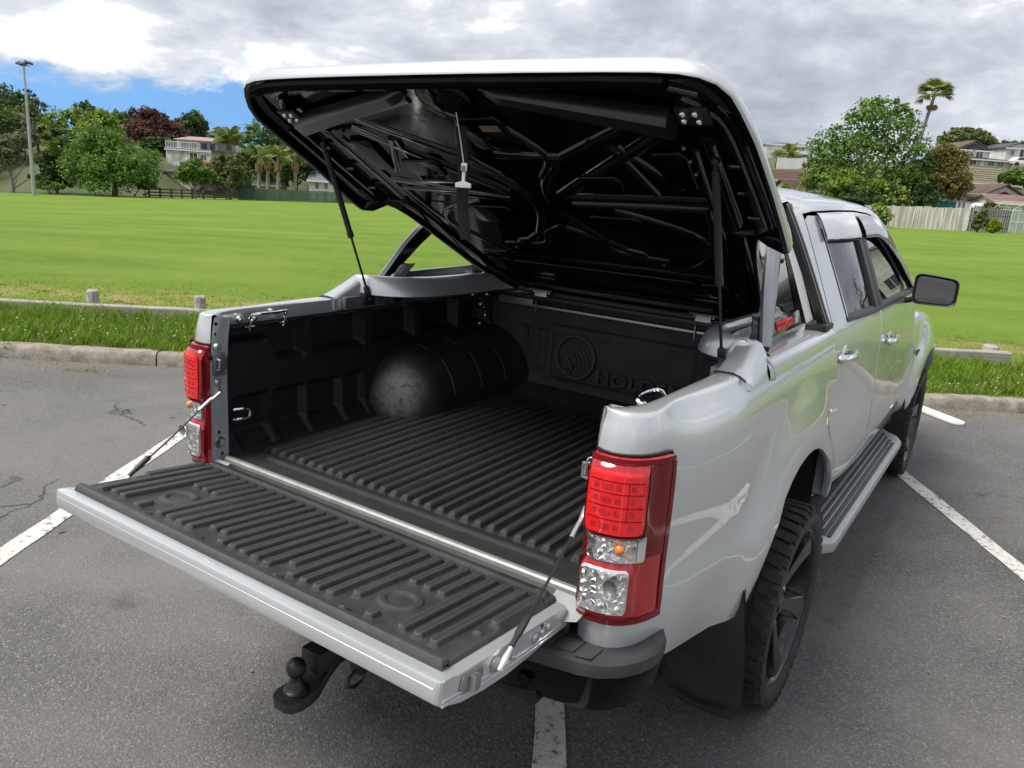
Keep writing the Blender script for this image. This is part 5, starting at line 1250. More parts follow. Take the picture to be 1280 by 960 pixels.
    for s in (1, -1):
        hl = MB(); rows = [[(s*(.44+.36*f), 5.085-.26*f**2.2, z+.03*f) for f in lin(0, 1, 8)] for z in (.80,.84,.90,.95)]; hl.grid(rows, flip=(s > 0)); hl.build('headlight', 'lens_clear', nose, smooth=60)
    # front wings with their arches
    FY = AX_Y+WB; FR = .475
    for s in (1, -1):
        q = MB(); cols = []
        for y in [3.606,3.62,3.655,3.68,3.70,3.73,3.77,3.82,3.88,3.95,4.03,4.10,FY,4.24,4.32,4.40,4.47,4.53,4.58,4.62,4.645,4.665,4.70,4.76,4.82]:
            zt = interp([(3.6,1.215),(3.8,1.150),(4.2,1.105),(4.6,1.050),(4.82,.98)], y); zb = max(.46 if y < 4 else .50, AX_Z+.02+math.sqrt(FR**2-(y-FY)**2) if abs(y-FY) < FR else -9)
            col = []
            for k in range(20):
                z = zt+(zb-zt)*k/19; r = math.hypot(y-FY, z-AX_Z)
                base = interp([(.42,.79),(.50,.82),(.56,.862),(.65,.880),(.85,.890),(.98,.882),(1.06,.862),(1.11,.835),(1.15,.815),(1.22,.850 if y < 3.7 else .80)], z)
                x = base+.050*sst(.72, .52, r)-.16*sst(4.45, 4.85, y)**1.5-(.012*sst(3.66, 3.606, y))
                if k < 4 and y > 3.68: x -= (.10 if k == 0 else .045 if k == 1 else .016 if k == 2 else .004)
                col.append((s*x, y, z-(.02 if False else 0)))
            c = col[-1]; col.append((c[0]-s*.016, c[1], c[2]-.003)); col.append((c[0]-s*.07, c[1], c[2]+.004)); cols.append(col)
        q.grid(cols, flip=(s < 0)); wing = q.build('front_wing', 'paint', truck, smooth=50)
        w = MB(); rows = []
        for k in range(21):
            a = pi*k/20; rows.append([(s*x, FY-.481*cos(a), AX_Z+.02+.481*sin(a)) for x in (.86,.78,.60)])
        w.grid(rows, flip=(s > 0)); w.prism([(s*.60, FY-.50*cos(pi*k/20), AX_Z+.50*sin(pi*k/20)) for k in range(21)], (-s*.01,0,0)); w.build('wing_liner', 'dark', wing, smooth=50)
        v = MB(); v.prism([(s*.900,3.70,.872),(s*.902,3.80,.890),(s*.902,3.80,.900),(s*.900,3.69,.884)], (s*.006,0,0)); v.build('wing_vent', 'trim', wing, recalc=True)
        # towing eye cover and scuff spots
        v = MB(); v.lathe([(.020,0),(.019,.003),(0,.003)], Matrix.Translation((s*.873,3.66,.64)) @ Matrix.Rotation(s*pi/2, 4, 'Y'), 12); v.build('wing_plug', 'trim', wing)
        # mirrors
        mr = bpy.data.objects.new('door_mirror', None); COL.objects.link(mr); mr.parent = truck
        h = MB(); rows = []
        my, mz, mx = 3.16, 1.318, .985
        def prof_m(k, n=20):
            a = 2*pi*k/n; c_, s_ = cos(a), sin(a); e = .32
            return (math.copysign(abs(c_)**e, c_), math.copysign(abs(s_)**e, s_))
        for dy, sc in ((-.012,.90),(-.020,.98),(-.012,1.0),(.02,.99),(.06,.92),(.095,.76),(.115,.50),(.122,.15)):
            row = []
            for k in range(20):
                u_, v_ = prof_m(k); xx = .103*u_*sc; zz = .082*v_*sc
                zz -= .010*(u_ < 0)*(v_ > 0)*0; row.append((s*(mx+xx+.012*v_*0), my+dy+.05*(xx-.1)/.2, mz+zz-(.02*(u_*.5+.5)*(v_ > 0)*sc)))
            rows.append(row)
        h.grid(rows, closed_v=True, flip=(s > 0)); h.build('mirror_housing', 'trim', mr, smooth=50, recalc=False)
        g = MB(); outl = []
        for k in range(20):
            u_, v_ = prof_m(k); xx = .103*u_*.86; zz = .082*v_*.84; outl.append((s*(mx+xx), my-.014+.05*(xx-.1)/.2, mz+zz-(.02*(u_*.5+.5)*(v_ > 0)*.86)))
        g.add(outl, [tuple(range(20))[::s]]); g.build('mirror_glass', 'mirror', mr, smooth=0)
        a = MB(); a.tube([(s*.812,3.215,1.235),(s*.86,3.20,1.243),(s*.905,3.185,1.262),(s*.93,3.18,1.285)], [.030,.024,.026,.032], 10, flat=.62); a.prism([(s*.825,3.13,1.245),(s*.825,3.32,1.245),(s*.80,3.32,1.29),(s*.79,3.24,1.33)], (s*.012,0,0)); a.build('mirror_arm', 'trim', mr, smooth=50, recalc=True)
cab()

# ------------------------------------------------------------------ wheels
def tyre_mesh():
    q = MB(); R, W = WR, .132; n = 72
    prof_ = [(.286,-.100),(.292,-.116),(.310,-.126),(.335,-.131),(.355,-.128),(.366,-.120),(.372,-.108),(.374,-.09),(.374,-.03),(.374,.03),(.374,.09),(.372,.108),(.366,.120),(.355,.128),(.335,.131),(.310,.126),(.292,.116),(.286,.100)]
    q.grid([[(h, r*cos(2*pi*k/n), r*sin(2*pi*k/n)) for k in range(n)] for r, h in prof_], closed_v=True, flip=True)
    nb = 46
    for k in range(nb):          # shoulder lugs and two rows of centre blocks
        a0 = 2*pi*k/nb
        def blk(h0, h1, da0, da1, sk, r0=.371, r1=.3835):
            vs_ = []
            for r in (r0, r1):
                for h, a in ((h0, da0), (h1, da0+sk), (h1, da1+sk), (h0, da1)): vs_.append((h, r*cos(a0+a), r*sin(a0+a)))
            q.add(vs_, [(0,3,2,1),(4,5,6,7),(0,1,5,4),(1,2,6,5),(2,3,7,6),(3,0,4,7)])
        st = 2*pi/nb; alt = .004 if k % 2 else 0
        for sg in (1, -1):
            blk(sg*.066, sg*(.116+alt), .0, st*.66, sg*.03); blk(sg*.112, sg*(.129), .0+sg*.03, st*(.60 if k % 2 else .40)+sg*.03, 0, .345, .374)
            blk(sg*.008, sg*.058, st*.30, st*.92, sg*-.06)
    [q.v.__setitem__(i_, (p_[0], p_[1]*.9387, p_[2]*.9387)) for i_, p_ in enumerate(q.v)]; return q
def rim_mesh():
    q = MB(); n = 64
    pr = [(.300,.104),(.3005,.112),(.297,.1165),(.288,.1155),(.281,.108),(.277,.090),(.270,.05),(.262,-.02),(.270,-.09),(.295,-.104)]
    q.grid([[(h, r*cos(2*pi*k/n), r*sin(2*pi*k/n)) for k in range(n)] for r, h in pr], closed_v=True)
    q.lathe([(.262,.020),(.0,.020)], Matrix.Rotation(pi/2, 4, 'Y'), 40)
    [q.v.__setitem__(i_, (p_[0], p_[1]*.9387, p_[2]*.9387)) for i_, p_ in enumerate(q.v)]; return q
def spoke(k, n=6):
    q = MB(); a = 2*pi*k/n+.26
    def P(r, w_, h): return (h, r*cos(a)-w_*sin(a), r*sin(a)+w_*cos(a))
    rows = []
    for r, hw, top, bot in ((.045,.030,.066,.03),(.085,.024,.072,.03),(.13,.024,.080,.034),(.19,.031,.091,.04),(.24,.040,.101,.05),(.268,.047,.108,.058),(.282,.052,.110,.07)):
        rows.append([P(r,-hw-.006,bot),P(r,-hw,top-.004),P(r,-hw+.004,top),P(r,hw-.004,top),P(r,hw,top-.004),P(r,hw+.006,bot)])
    q.grid(rows, flip=True); [q.v.__setitem__(i_, (p_[0], p_[1]*.9387, p_[2]*.9387)) for i_, p_ in enumerate(q.v)]; return q
def wheel(loc, s, first=None, rot=0.0):
    r = bpy.data.objects.new('wheel', None); COL.objects.link(r); r.parent = truck; r.location = loc; r.rotation_euler = (rot, 0, 0) if s > 0 else (rot, 0, pi)
    if first is None:
        tyre_mesh().build('tyre', 'rubber', r, smooth=30); rm = rim_mesh().build('rim', 'rim', r, smooth=40)
        for k in range(6): spoke(k).build('spoke', 'rim', r, smooth=30, recalc=True)
        h = MB(); h.lathe([(.060,.055),(.058,.070),(.050,.078),(.034,.080),(.032,.086),(0,.087)], Matrix.Rotation(pi/2, 4, 'Y'), 24); h.build('hub_cap', 'rim', r)
        for k in range(6):
            b = MB(); a = 2*pi*k/6; b.lathe([(.011,.04),(.011,.076),(0,.078)], Matrix.Translation((0,.070*cos(a),.070*sin(a))) @ Matrix.Rotation(pi/2, 4, 'Y'), 8); b.build('wheel_nut', 'chrome', r)
        e = MB(); e.grid([[(h_, r_*cos(2*pi*k/64), r_*sin(2*pi*k/64)) for k in range(64)] for r_, h_ in ((.2727,.1168),(.2793,.1176))], closed_v=True); e.build('rim_edge', 'rim', r)
        d = MB(); d.lathe([(.15,.0),(.15,.012),(.06,.012)], Matrix.Rotation(pi/2, 4, 'Y'), 32); d.build('brake_disc', 'alu_dull', r)
    else:
        for ch in first.children:
            c = ch.copy(); COL.objects.link(c); c.parent = r
    return r
w0 = wheel((.800, AX_Y, WR), 1, rot=.35)
wheel((.800, AX_Y+WB, WR), 1, w0, rot=.9); wheel((-.800, AX_Y, WR), -1, w0); wheel((-.800, AX_Y+WB, WR), -1, w0, rot=.5)
# clear clip on a string, hung from the lid
cl = empty('plastic_clip', LW(.035, 1.315, -.035)-Vector((0,0,.205)), 'clear plastic clip hanging on a thin string under the raised lid', 'clip')
def clip():
    b = LW(-.02, 1.30, -.03)
    q = MB(); q.tube([(-.012,0,.205),(.006,.0,.14),(.022,.0,.075)], .0016, 5); q.build('string', 'clip', cl)
    S_ = .72; X0 = .022
    pr = [(.010,.078),(.036,.078),(.036,.05),(.030,.045),(.030,.012),(.058,.004),(.060,-.012),(-.014,-.012),(-.014,.004),(.016,.012),(.016,.045),(.010,.05)]
    q = MB(); q.prism([((x-X0)*S_+X0, 0, .075+(z-.078)*S_) for x, z in pr], (0,.005,0)); q.build('clip_body', 'clip', cl, bevel=.0012, recalc=True)
    q = MB(); q.box((.0165,-.002,.053),(.0275,.0,.068)); q.build('clip_slot', 'alu_dull', cl)
clip()
# ------------------------------------------------------------------ verge: rails, posts, grass
def verge():
    def rail_top(t): return .232+.0062*(t+4.5)
    def rail(t0, t1, label):
        r = empty('timber_rail', tn(t0, 6.07, .10), label, 'barrier rail', 'low timber rails along the field', rz=KA)
        q = MB(); n = max(4, int((t1-t0)/.25)); rows = []
        for k in range(n+1):
            t = t0+(t1-t0)*k/n; zt = rail_top(t)-.10+random.uniform(-.004, .004); x = t-t0; j = lambda: random.uniform(-.004, .004)
            rows.append([(x, -.045+j(), -.10), (x, -.047+j(), zt-.014), (x, -.038+j(), zt-.002), (x, .036+j(), zt+j()), (x, .046+j(), zt-.014), (x, .046, -.10)])
        q.grid(rows, flip=True); q.add(rows[0], [tuple(range(6))]); q.add(rows[-1], [tuple(range(6))[::-1]])
        q.build('rail_beam', 'timber', r, smooth=25, recalc=True); return r
    def post(t, r_, hh=.075, w_=.075):
        q = MB(); z1 = rail_top(t)+hh-.10; n = 10; b = Vector((t, .115, 0)); x = b.x
        rows = [[(x+w_*cos(2*pi*k/n)*sc, .115+w_*sin(2*pi*k/n)*sc, z+random.uniform(-.006, .006)*(z > 0)) for k in range(n)] for z, sc in ((-.15, 1.0), (z1*.8, .98), (z1-.01, .92), (z1, .72))]
        q.grid(rows, closed_v=True, flip=False); q.add(rows[-1], [tuple(range(n))]); o = q.build('rail_post', 'wood_grey', r_, smooth=35, recalc=True); return o
    a = rail(-11.0, -1.2, 'long weathered timber rail in the grass left of the silver pickup'); b = rail(2.6, 6.16, 'short weathered timber rail ending in the grass right of the silver pickup')
    for t in (-10.4, -7.9, -6.0, -3.6, -2.52, -1.35): post(t+11.0, a, .050, .062)
    for t in (2.75, 4.6, 6.02): post(t-2.6, b, .060, .085)
    def blades(name, n, tr, nr, h0, h1, w0, mt, seedfn=None, zfn=None, label=None, lean=.5, clump=None, dens=None):
        t = rng.uniform(*tr, n); nn = rng.uniform(*nr, n)
        if clump:
            c = rng.uniform(0, 1, (clump, 2)); ci = rng.integers(0, clump, n); f = rng.random(n) < .55
            t = np.where(f, tr[0]+c[ci, 0]*(tr[1]-tr[0])+rng.normal(0, .035, n), t); nn = np.where(f, nr[0]+c[ci, 1]*(nr[1]-nr[0])+rng.normal(0, .035, n), nn)
            nn = np.clip(nn, nr[0]-.06, nr[1]+.03)
        if dens is not None:
            k = rng.random(n) < dens(t, nn); t, nn = t[k], nn[k]; n = len(t)
        z = zfn(t, nn) if zfn else np.full(n, .098)
        x = t*KT.x+nn*KN.x; y = t*KT.y+nn*KN.y
        tall = seedfn(t, nn) if seedfn else 1.0
        h = rng.uniform(h0, h1, n)*tall; a = rng.uniform(0, 2*pi, n); ln = rng.uniform(.1, lean, n)*h; b = rng.uniform(0, 2*pi, n); w_ = w0*rng.uniform(.6, 1.3, n)
        ax, ay = np.cos(a)*w_, np.sin(a)*w_; lx, ly = np.cos(b)*ln, np.sin(b)*ln
        V = np.empty((n, 6, 3), np.float32)
        for i, (f, fw_, fl) in enumerate(((0, 1, 0), (.55, .8, .35), (1.0, .12, 1.0))):
            V[:, 2*i, 0] = x-ax*fw_+lx*fl; V[:, 2*i, 1] = y-ay*fw_+ly*fl; V[:, 2*i, 2] = z+h*f*(1-.15*fl)
            V[:, 2*i+1, 0] = x+ax*fw_+lx*fl; V[:, 2*i+1, 1] = y+ay*fw_+ly*fl; V[:, 2*i+1, 2] = z+h*f*(1-.15*fl)
        base = (np.arange(n)*6)[:, None]; F = np.concatenate([base+np.array([0, 1, 3, 2]), base+np.array([2, 3, 5, 4])])
        ti = np.repeat(np.clip(rng.normal(.5, .22, n), 0, 1), 6)
        return tag(np_mesh(name, V.reshape(-1, 3), F, mt, ti), label, None, None, 'stuff')
    tall = lambda t, n_: .70+.75*np.clip((n_-4.75)/1.2, 0, 1)*(.6+.4*np.sin(t*2.1)**2)
    blades('verge_grass', 62000, (-8.5, 9.5), (KERB_N+.13, 6.02), .07, .165, .0048, 'grass', tall, None, 'long green grass on the verge behind the kerb', .9, 900)
    blades('verge_dry_grass', 5000, (-8.5, 9.5), (KERB_N+.12, 6.02), .05, .16, .0036, 'grass_dry', None, None, None, 1.2, 200)
    tz = np.vectorize(terr)
    blades('field_grass', 34000, (-9, 13), (6.14, 9.2), .014, .030, .0060, 'field_blades', None, lambda t, n_: tz(t, n_)-.004, 'short mown grass blades of the sports field', .9, None, lambda t, n_: np.clip(1.05-(n_-6.1)/3.0, 0, 1)**1.3)
    blades('mown_dry_grass', 7000, (-9, 13), (6.7, 8.3), .008, .022, .006, 'grass_dry', None, lambda t, n_: tz(t, n_), None, 2.2, 130)
    blades('rail_foot_grass', 7000, (-8.5, 9.5), (6.13, 6.34), .06, .15, .0048, 'grass', None, lambda t, n_: np.full(len(t), .10), None, .8, 120)
    # clover flowers
    n = 420; t = rng.uniform(-8, 9, n); nn = KERB_N+.16+1.25*rng.random(n)**1.6; r = rng.uniform(.007, .013, n); z = .10+rng.uniform(.05, .11, n)
    P = np.stack([t*KT.x+nn*KN.x, t*KT.y+nn*KN.y, z], 1); O = np.array([[1,0,0],[-1,0,0],[0,1,0],[0,-1,0],[0,0,1],[0,0,-1]], float)
    V = (P[:, None]+O[None]*r[:, None, None]).reshape(-1, 3); f8 = np.array([[0,2,4],[2,1,4],[1,3,4],[3,0,4],[2,0,5],[1,2,5],[3,1,5],[0,3,5]]); F = (np.arange(n)[:, None, None]*6+f8[None]).reshape(-1, 3)
    tag(np_mesh('clover_flowers', V, F, 'clover', np.repeat(rng.random(n), 6)), None, None, None, 'stuff')
    # weeds hanging over the kerb and cut grass swept onto the asphalt
    def tuft(t, n_, z, cnt, rad, h0, h1, mt, name, flat=1.0):
        tt = rng.normal(t, rad, cnt); nn = rng.normal(n_, rad*flat, cnt)
        return blades_at(name, tt, nn, z, h0, h1, mt)
    def blades_at(name, t, nn, z, h0, h1, mt):
        n = len(t); x = t*KT.x+nn*KN.x; y = t*KT.y+nn*KN.y; a = rng.uniform(0, 2*pi, n); b = rng.uniform(0, 2*pi, n); h = rng.uniform(h0, h1, n); w_ = .004
        L_ = h*rng.uniform(.4, 1.4, n); V = np.empty((n, 4, 3), np.float32)
        for i, (f, sg) in enumerate(((0, -1), (0, 1), (1, .3), (1, -.3))):
            V[:, i, 0] = x+np.cos(a)*w_*sg+np.cos(b)*L_*f; V[:, i, 1] = y+np.sin(a)*w_*sg+np.sin(b)*L_*f; V[:, i, 2] = z+h*f*rng.uniform(.2, 1.0, n)+.004
        F = np.arange(n*4).reshape(-1, 4); return tag(np_mesh(name, V.reshape(-1, 3), F, mt, np.repeat(rng.random(n), 4)), None, None, None, 'stuff')
    t0 = -4.02
    nn = rng.uniform(KERB_N-.10, KERB_N+.16, 420); tt = rng.normal(t0, .16, 420)
    zz = np.where(nn > KERB_N, KERB_H, .01+.10*rng.random(420)); blades_at('kerb_weeds', tt, nn, zz, .02, .09, 'grass')
    for t, n_, cnt, rd in ((-4.85, 4.40, 330, .10), (-2.85, 4.30, 260, .11), (4.6, 4.42, 420, .22), (-3.3, 4.5, 120, .25), (6.3, 4.5, 160, .3)):
        tt = rng.normal(t, rd*1.3, cnt); nn = np.minimum(rng.normal(n_, rd*.45, cnt), KERB_N-.02); blades_at('grass_clippings', tt, nn, .003, .003, .018, 'grass_dry' if t != -2.85 else 'grass_dry')
    # bits of leaf and chips of paint on the asphalt
    n = 240; x = rng.uniform(-7, 5, n); y = rng.uniform(-2, 7, n); keep = (-(x)*sin(KA)+y*cos(KA)) < KERB_N-.1; x, y = x[keep], y[keep]; n = len(x)
    a = rng.uniform(0, 2*pi, n); r = rng.uniform(.006, .024, n); V = np.empty((n, 4, 3), np.float32)
    for i in range(4):
        rr_ = r*np.where(i % 2 == 0, 1.0, .45); V[:, i, 0] = x+np.cos(a+i*pi/2)*rr_; V[:, i, 1] = y+np.sin(a+i*pi/2)*rr_; V[:, i, 2] = .007+.004*rng.random(n)
    tag(np_mesh('leaf_litter', V.reshape(-1, 3), np.arange(n*4).reshape(-1, 4), 'grass_dry', np.repeat(rng.uniform(.3, 1, n), 4)), None, None, None, 'stuff')
    # white board lying by the kerb beyond the front wheel
    w_ = empty('white_board', (.98, 6.02, .004), 'white board with a rounded end lying on the asphalt beyond the front wheel', 'board', rz=R_(-42))
    q = MB(); hw = .068; pts = [(-.42, -hw), (.12, -hw)]+[(.12+.10*sin(an), -hw*cos(an)) for an in lin(.2, pi-.2, 9)]+[(.12, hw), (-.42, hw)]
    q.prism([(x, y, 0) for x, y in pts], (0, 0, .022)); q.build('board', 'white', w_, bevel=.004, recalc=True)
    q = MB(); q.lathe([(.012, .0225), (0, .0226)], Matrix.Translation((.165, 0, 0.0005)), 10); q.build('bolt_hole', 'dark', w_)
verge()

# ------------------------------------------------------------------ trees
def leaf_cloud(name, lobes, n, size, mt, parent, seed, clump=.9, fill=.15, flatness=.0):
    """many small leaf faces through the crown's volume; lobes = (x, y, z, rx, ry, rz) in local metres"""
    g = np.random.default_rng(seed); lob = np.array(lobes, float); vol = (lob[:, 3]*lob[:, 4]*lob[:, 5])**.67; pr = vol/vol.sum()
    nc = max(14, n//26); li = g.choice(len(lob), nc, p=pr); d = g.normal(size=(nc, 3)); d /= np.linalg.norm(d, axis=1)[:, None]
    d[:, 2] = np.where(d[:, 2] < -.55, -d[:, 2]*.5, d[:, 2])
    rad = g.uniform(.72, 1.10, nc)**.8; C_ = lob[li, :3]+d*lob[li, 3:]*rad[:, None]
    ctint = np.clip(g.normal(.45, .22, nc), 0, 1); cr = lob[li, 3:].min(1)*g.uniform(.22, .42, nc)*clump
    ci = g.integers(0, nc, n); off = g.normal(size=(n, 3)); off *= (cr[ci]/1.6)[:, None]; off[:, 2] *= .75
    P = C_[ci]+off; nf = int(n*fill)
    if nf:
        lj = g.choice(len(lob), nf, p=pr); e = g.normal(size=(nf, 3)); e /= np.linalg.norm(e, axis=1)[:, None]; P[:nf] = lob[lj, :3]+e*lob[lj, 3:]*(g.random(nf)**.4*.85)[:, None]
    nrm = g.normal(size=(n, 3))*.8+d[ci]*.6+np.array([0, 0, .45]); nrm /= np.linalg.norm(nrm, axis=1)[:, None]
    ref = g.normal(size=(n, 3)); u = np.cross(nrm, ref); u /= np.linalg.norm(u, axis=1)[:, None]; v = np.cross(nrm, u)
    s = size*g.uniform(.55, 1.35, n); a = u*s[:, None]; b = v*(s*g.uniform(.4, .75, n))[:, None]
    V = np.stack([P-a, P-b*.9+a*.1, P+a, P+b*.9-a*.1], 1).reshape(-1, 3)
    ti = np.clip(ctint[ci]+g.normal(0, .13, n), 0, 1)
    return np_mesh(name, V, np.arange(n*4).reshape(-1, 4), LEAF[mt], np.repeat(ti, 4), parent)
def trunk_mesh(parent, h, r, limbs, seed, mt='bark', lean=(0, 0), name='trunk'):
    g = random.Random(seed); q = MB(); pts = [(lean[0]*k/5*h+g.uniform(-.03, .03)*h*(k > 0), lean[1]*k/5*h+g.uniform(-.03, .03)*h*(k > 0), -.6+(h+.6)*k/5) for k in range(6)]
    q.tube(pts, [r*(1.25-.8*k/5) for k in range(6)], 8)
    for k in range(limbs):
        f = g.uniform(.35, .95); i = int(f*5); p = Vector(pts[i]); a = 2*pi*k/limbs+g.uniform(-.4, .4); l = h*g.uniform(.45, .9)
        mid = p+Vector((cos(a)*l*.45, sin(a)*l*.45, l*.35)); e = mid+Vector((cos(a)*l*.4, sin(a)*l*.4, l*.5)); q.tube([p, mid, e], [r*.5, r*.33, r*.10], 6)
    return q.build(name, mt, parent, smooth=60)
def tree(name, label, u, D, top, base, width, leaf, seed, kind='round', n=3800, group='trees beyond the field', bark='bark', trunk_h=None, lobes=None, size=None, fill=.28, cat='tree', limbs=6):
    """tree whose crown spans picture rows top..base at distance D; stands on the terrain"""
    c = depth_at(u, base, D); g = spot(u, D); zt = depth_at(u, top, D).z; zb = max(c.z, g.z-.2) if base else g.z
    W = px2m(D, width)/2; H = max(zt-zb, 1.0); root = empty(name, g, label, cat, group)
    r_ = random.Random(seed); lo = zb-g.z
    if lobes is None:
        if kind == 'round': lobes = [(0, 0, .52, .80, .80, .46)]+[(.55*cos(a)*r_.uniform(.8, 1.1), .55*sin(a), r_.uniform(.35, .68), .46, .46, .28) for a in lin(0, 5.3, 7)]+[(r_.uniform(-.25, .25), 0, .80, .45, .45, .20)]
        elif kind == 'dome': lobes = [(0, 0, .40, .92, .85, .40)]+[(.62*cos(a), .6*sin(a), r_.uniform(.25, .5), .42, .42, .30) for a in lin(0, 5.4, 8)]+[(r_.uniform(-.3, .3), r_.uniform(-.3, .3), .72, .50, .50, .27) for _ in range(3)]
        elif kind == 'open': lobes = [(r_.uniform(-.7, .7), r_.uniform(-.6, .6), r_.uniform(.25, .86), r_.uniform(.24, .40), .34, r_.uniform(.12, .20)) for _ in range(15)]
        elif kind == 'tall': lobes = [(0, 0, .35, .75, .7, .33)]+[(.50*cos(a*1.7)*(1-a*.09), .45*sin(a*1.7), .22+.085*a, .42-.02*a, .40, .17) for a in range(9)]
        elif kind == 'spread': lobes = [(0, 0, .55, .85, .8, .30)]+[(.65*cos(a), .6*sin(a), r_.uniform(.35, .55), .40, .40, .26) for a in lin(0, 5.3, 7)]+[(r_.uniform(-.4, .4), 0, .78, .5, .5, .22) for _ in range(3)]
        elif kind == 'tiers': lobes = [(r_.uniform(-.5, .5)*(1.1-k*.09), r_.uniform(-.4, .4), .08+.10*k, .62*(1.1-k*.085), .6*(1.1-k*.085), .075) for k in range(10)]
    L_ = [(x*W, y*W, lo+z*H, rx*W, ry*W, rz*H) for x, y, z, rx, ry, rz in lobes]
    th = trunk_h if trunk_h is not None else lo+H*.55
    trunk_mesh(root, max(th, .8), max(.08, W*.055), limbs, seed, bark)
    leaf_cloud('crown', L_, int(n*1.5), size or max(.10, 2.3*D/FPX), leaf, root, seed, fill=fill)
    return root
def frond_mesh(length, droop, leaflets, wid, seed, fan=False):
    g = np.random.default_rng(seed); V = []; F = []; T = []
    def q4(a, b, c, d, t): o = len(V); V.extend([a, b, c, d]); F.append((o, o+1, o+2, o+3)); T.extend([t]*4)
    pt = lambda f: np.array([length*f*(1-.18*f*droop), 0, length*(.42*f-.75*droop*f*f)])
    if fan:
        st = pt(.45)
        for k in range(10): q4(pt(k/10*.45)-[0, .03, 0], pt((k+1)/10*.45)-[0, .03, 0], pt((k+1)/10*.45)+[0, .03, 0], pt(k/10*.45)+[0, .03, 0], .3)
        for k in range(leaflets):
            a = -1.25+2.5*k/(leaflets-1); e = st+length*.55*np.array([cos(a)*.8, sin(a)*.9, -.25*droop-.12*abs(a)+g.uniform(-.05, .05)]); m_ = (st+e)/2+[0, 0, .05*length]; p_ = np.array([-sin(a), cos(a), 0])*wid
            q4(st, m_+p_, e, m_-p_, g.random())
    else:
        for k in range(12): q4(pt(k/12)-[0, .025, 0], pt((k+1)/12)-[0, .02, 0], pt((k+1)/12)+[0, .02, 0], pt(k/12)+[0, .025, 0], .6)
        for k in range(leaflets):
            f = .15+.85*k/leaflets; b = pt(f); l = length*.30*sin(pi*min(.95, .12+f*.80))+.1
            for sg in (1, -1):
                e = b+np.array([l*.55, sg*l*.75, -l*(.35+.5*droop)+g.uniform(-.1, .1)*l]); p_ = np.array([.9, 0, .15])*wid
                q4(b-p_, e-p_*.2, e+p_*.2, b+p_, g.random())
    return np.array(V, np.float32), np.array(F), np.array(T)
def palm(name, label, u, D, base, top, crown_px, trunk_px, seed, leaf='palm', fan=False, nf=16, lean=(0, 0), fruit=False, group=None, dead=0, spread=1.0):
    g = spot(u, D); zt = depth_at(u, top, D).z; root = empty(name, g, label, 'palm tree', group); R = px2m(D, crown_px)/2; r = px2m(D, trunk_px)/2
    H = zt-g.z-R*.55; q = MB(); top_p = Vector((lean[0], lean[1], H)); pts = [Vector((lean[0]*f**1.4, lean[1]*f**1.4, -.4+(H+.4)*f)) for f in lin(0, 1, 9)]
    q.tube(pts, [r*(1.25-.55*k/8) for k in range(9)], 9)
    for k in range(1, 22):
        f = k/22; p = Vector((lean[0]*f**1.4, lean[1]*f**1.4, H*f)); rr_ = r*(1.25-.55*f)*1.06; q.tube([p-Vector((0, 0, .03)), p+Vector((0, 0, .03))], rr_, 9)
    q.build('trunk', 'bark_grey', root, smooth=60)
    V, F, T = frond_mesh(R*1.12, .75, 15, .035*R+.02, seed, fan); rr_ = random.Random(seed); first = None
    for k in range(nf+dead):
        isd = k >= nf; el = rr_.uniform(-.35, 1.15) if not isd else rr_.uniform(-1.55, -1.1); az = 2.4*k+rr_.uniform(-.3, .3)
        if first is None: o = np_mesh('frond', V, F, LEAF[leaf], T, root); first = o
        else:
            o = first.copy(); COL.objects.link(o); o.parent = root
        if isd:
            if 'dm' not in palm.__dict__ or palm.dm[0] is not root: me = first.data.copy(); me.materials.clear(); me.materials.append(LEAF['dead']); palm.dm = (root, me)
            o.data = palm.dm[1]
        o.location = top_p-(Vector((0, 0, R*.12)) if isd else Vector()); o.rotation_euler = (0, -el*spread, az)
        if isd: o.scale = (.6, .6, .6)
    if fruit:
        f = MB()
        rr_ = random.Random(seed+1)
        for k in range(20):
            a = rr_.uniform(0, 2*pi); z = rr_.uniform(-.9, .0); p = top_p+Vector((cos(a)*r*1.5, sin(a)*r*1.5, -R*.42+z*R*.4)); f.tube([p+Vector((0, 0, .2)), p, p-Vector((0, 0, R*.22))], [r*.2, r*.75, r*.3], 5)
        f.build('seed_cluster', 'seed', root, smooth=60)
    return root
M['seed'] = mat('palm_seed', (.30, .17, .06), .8, var=.8, vscale=6, col2=(.18, .12, .05))

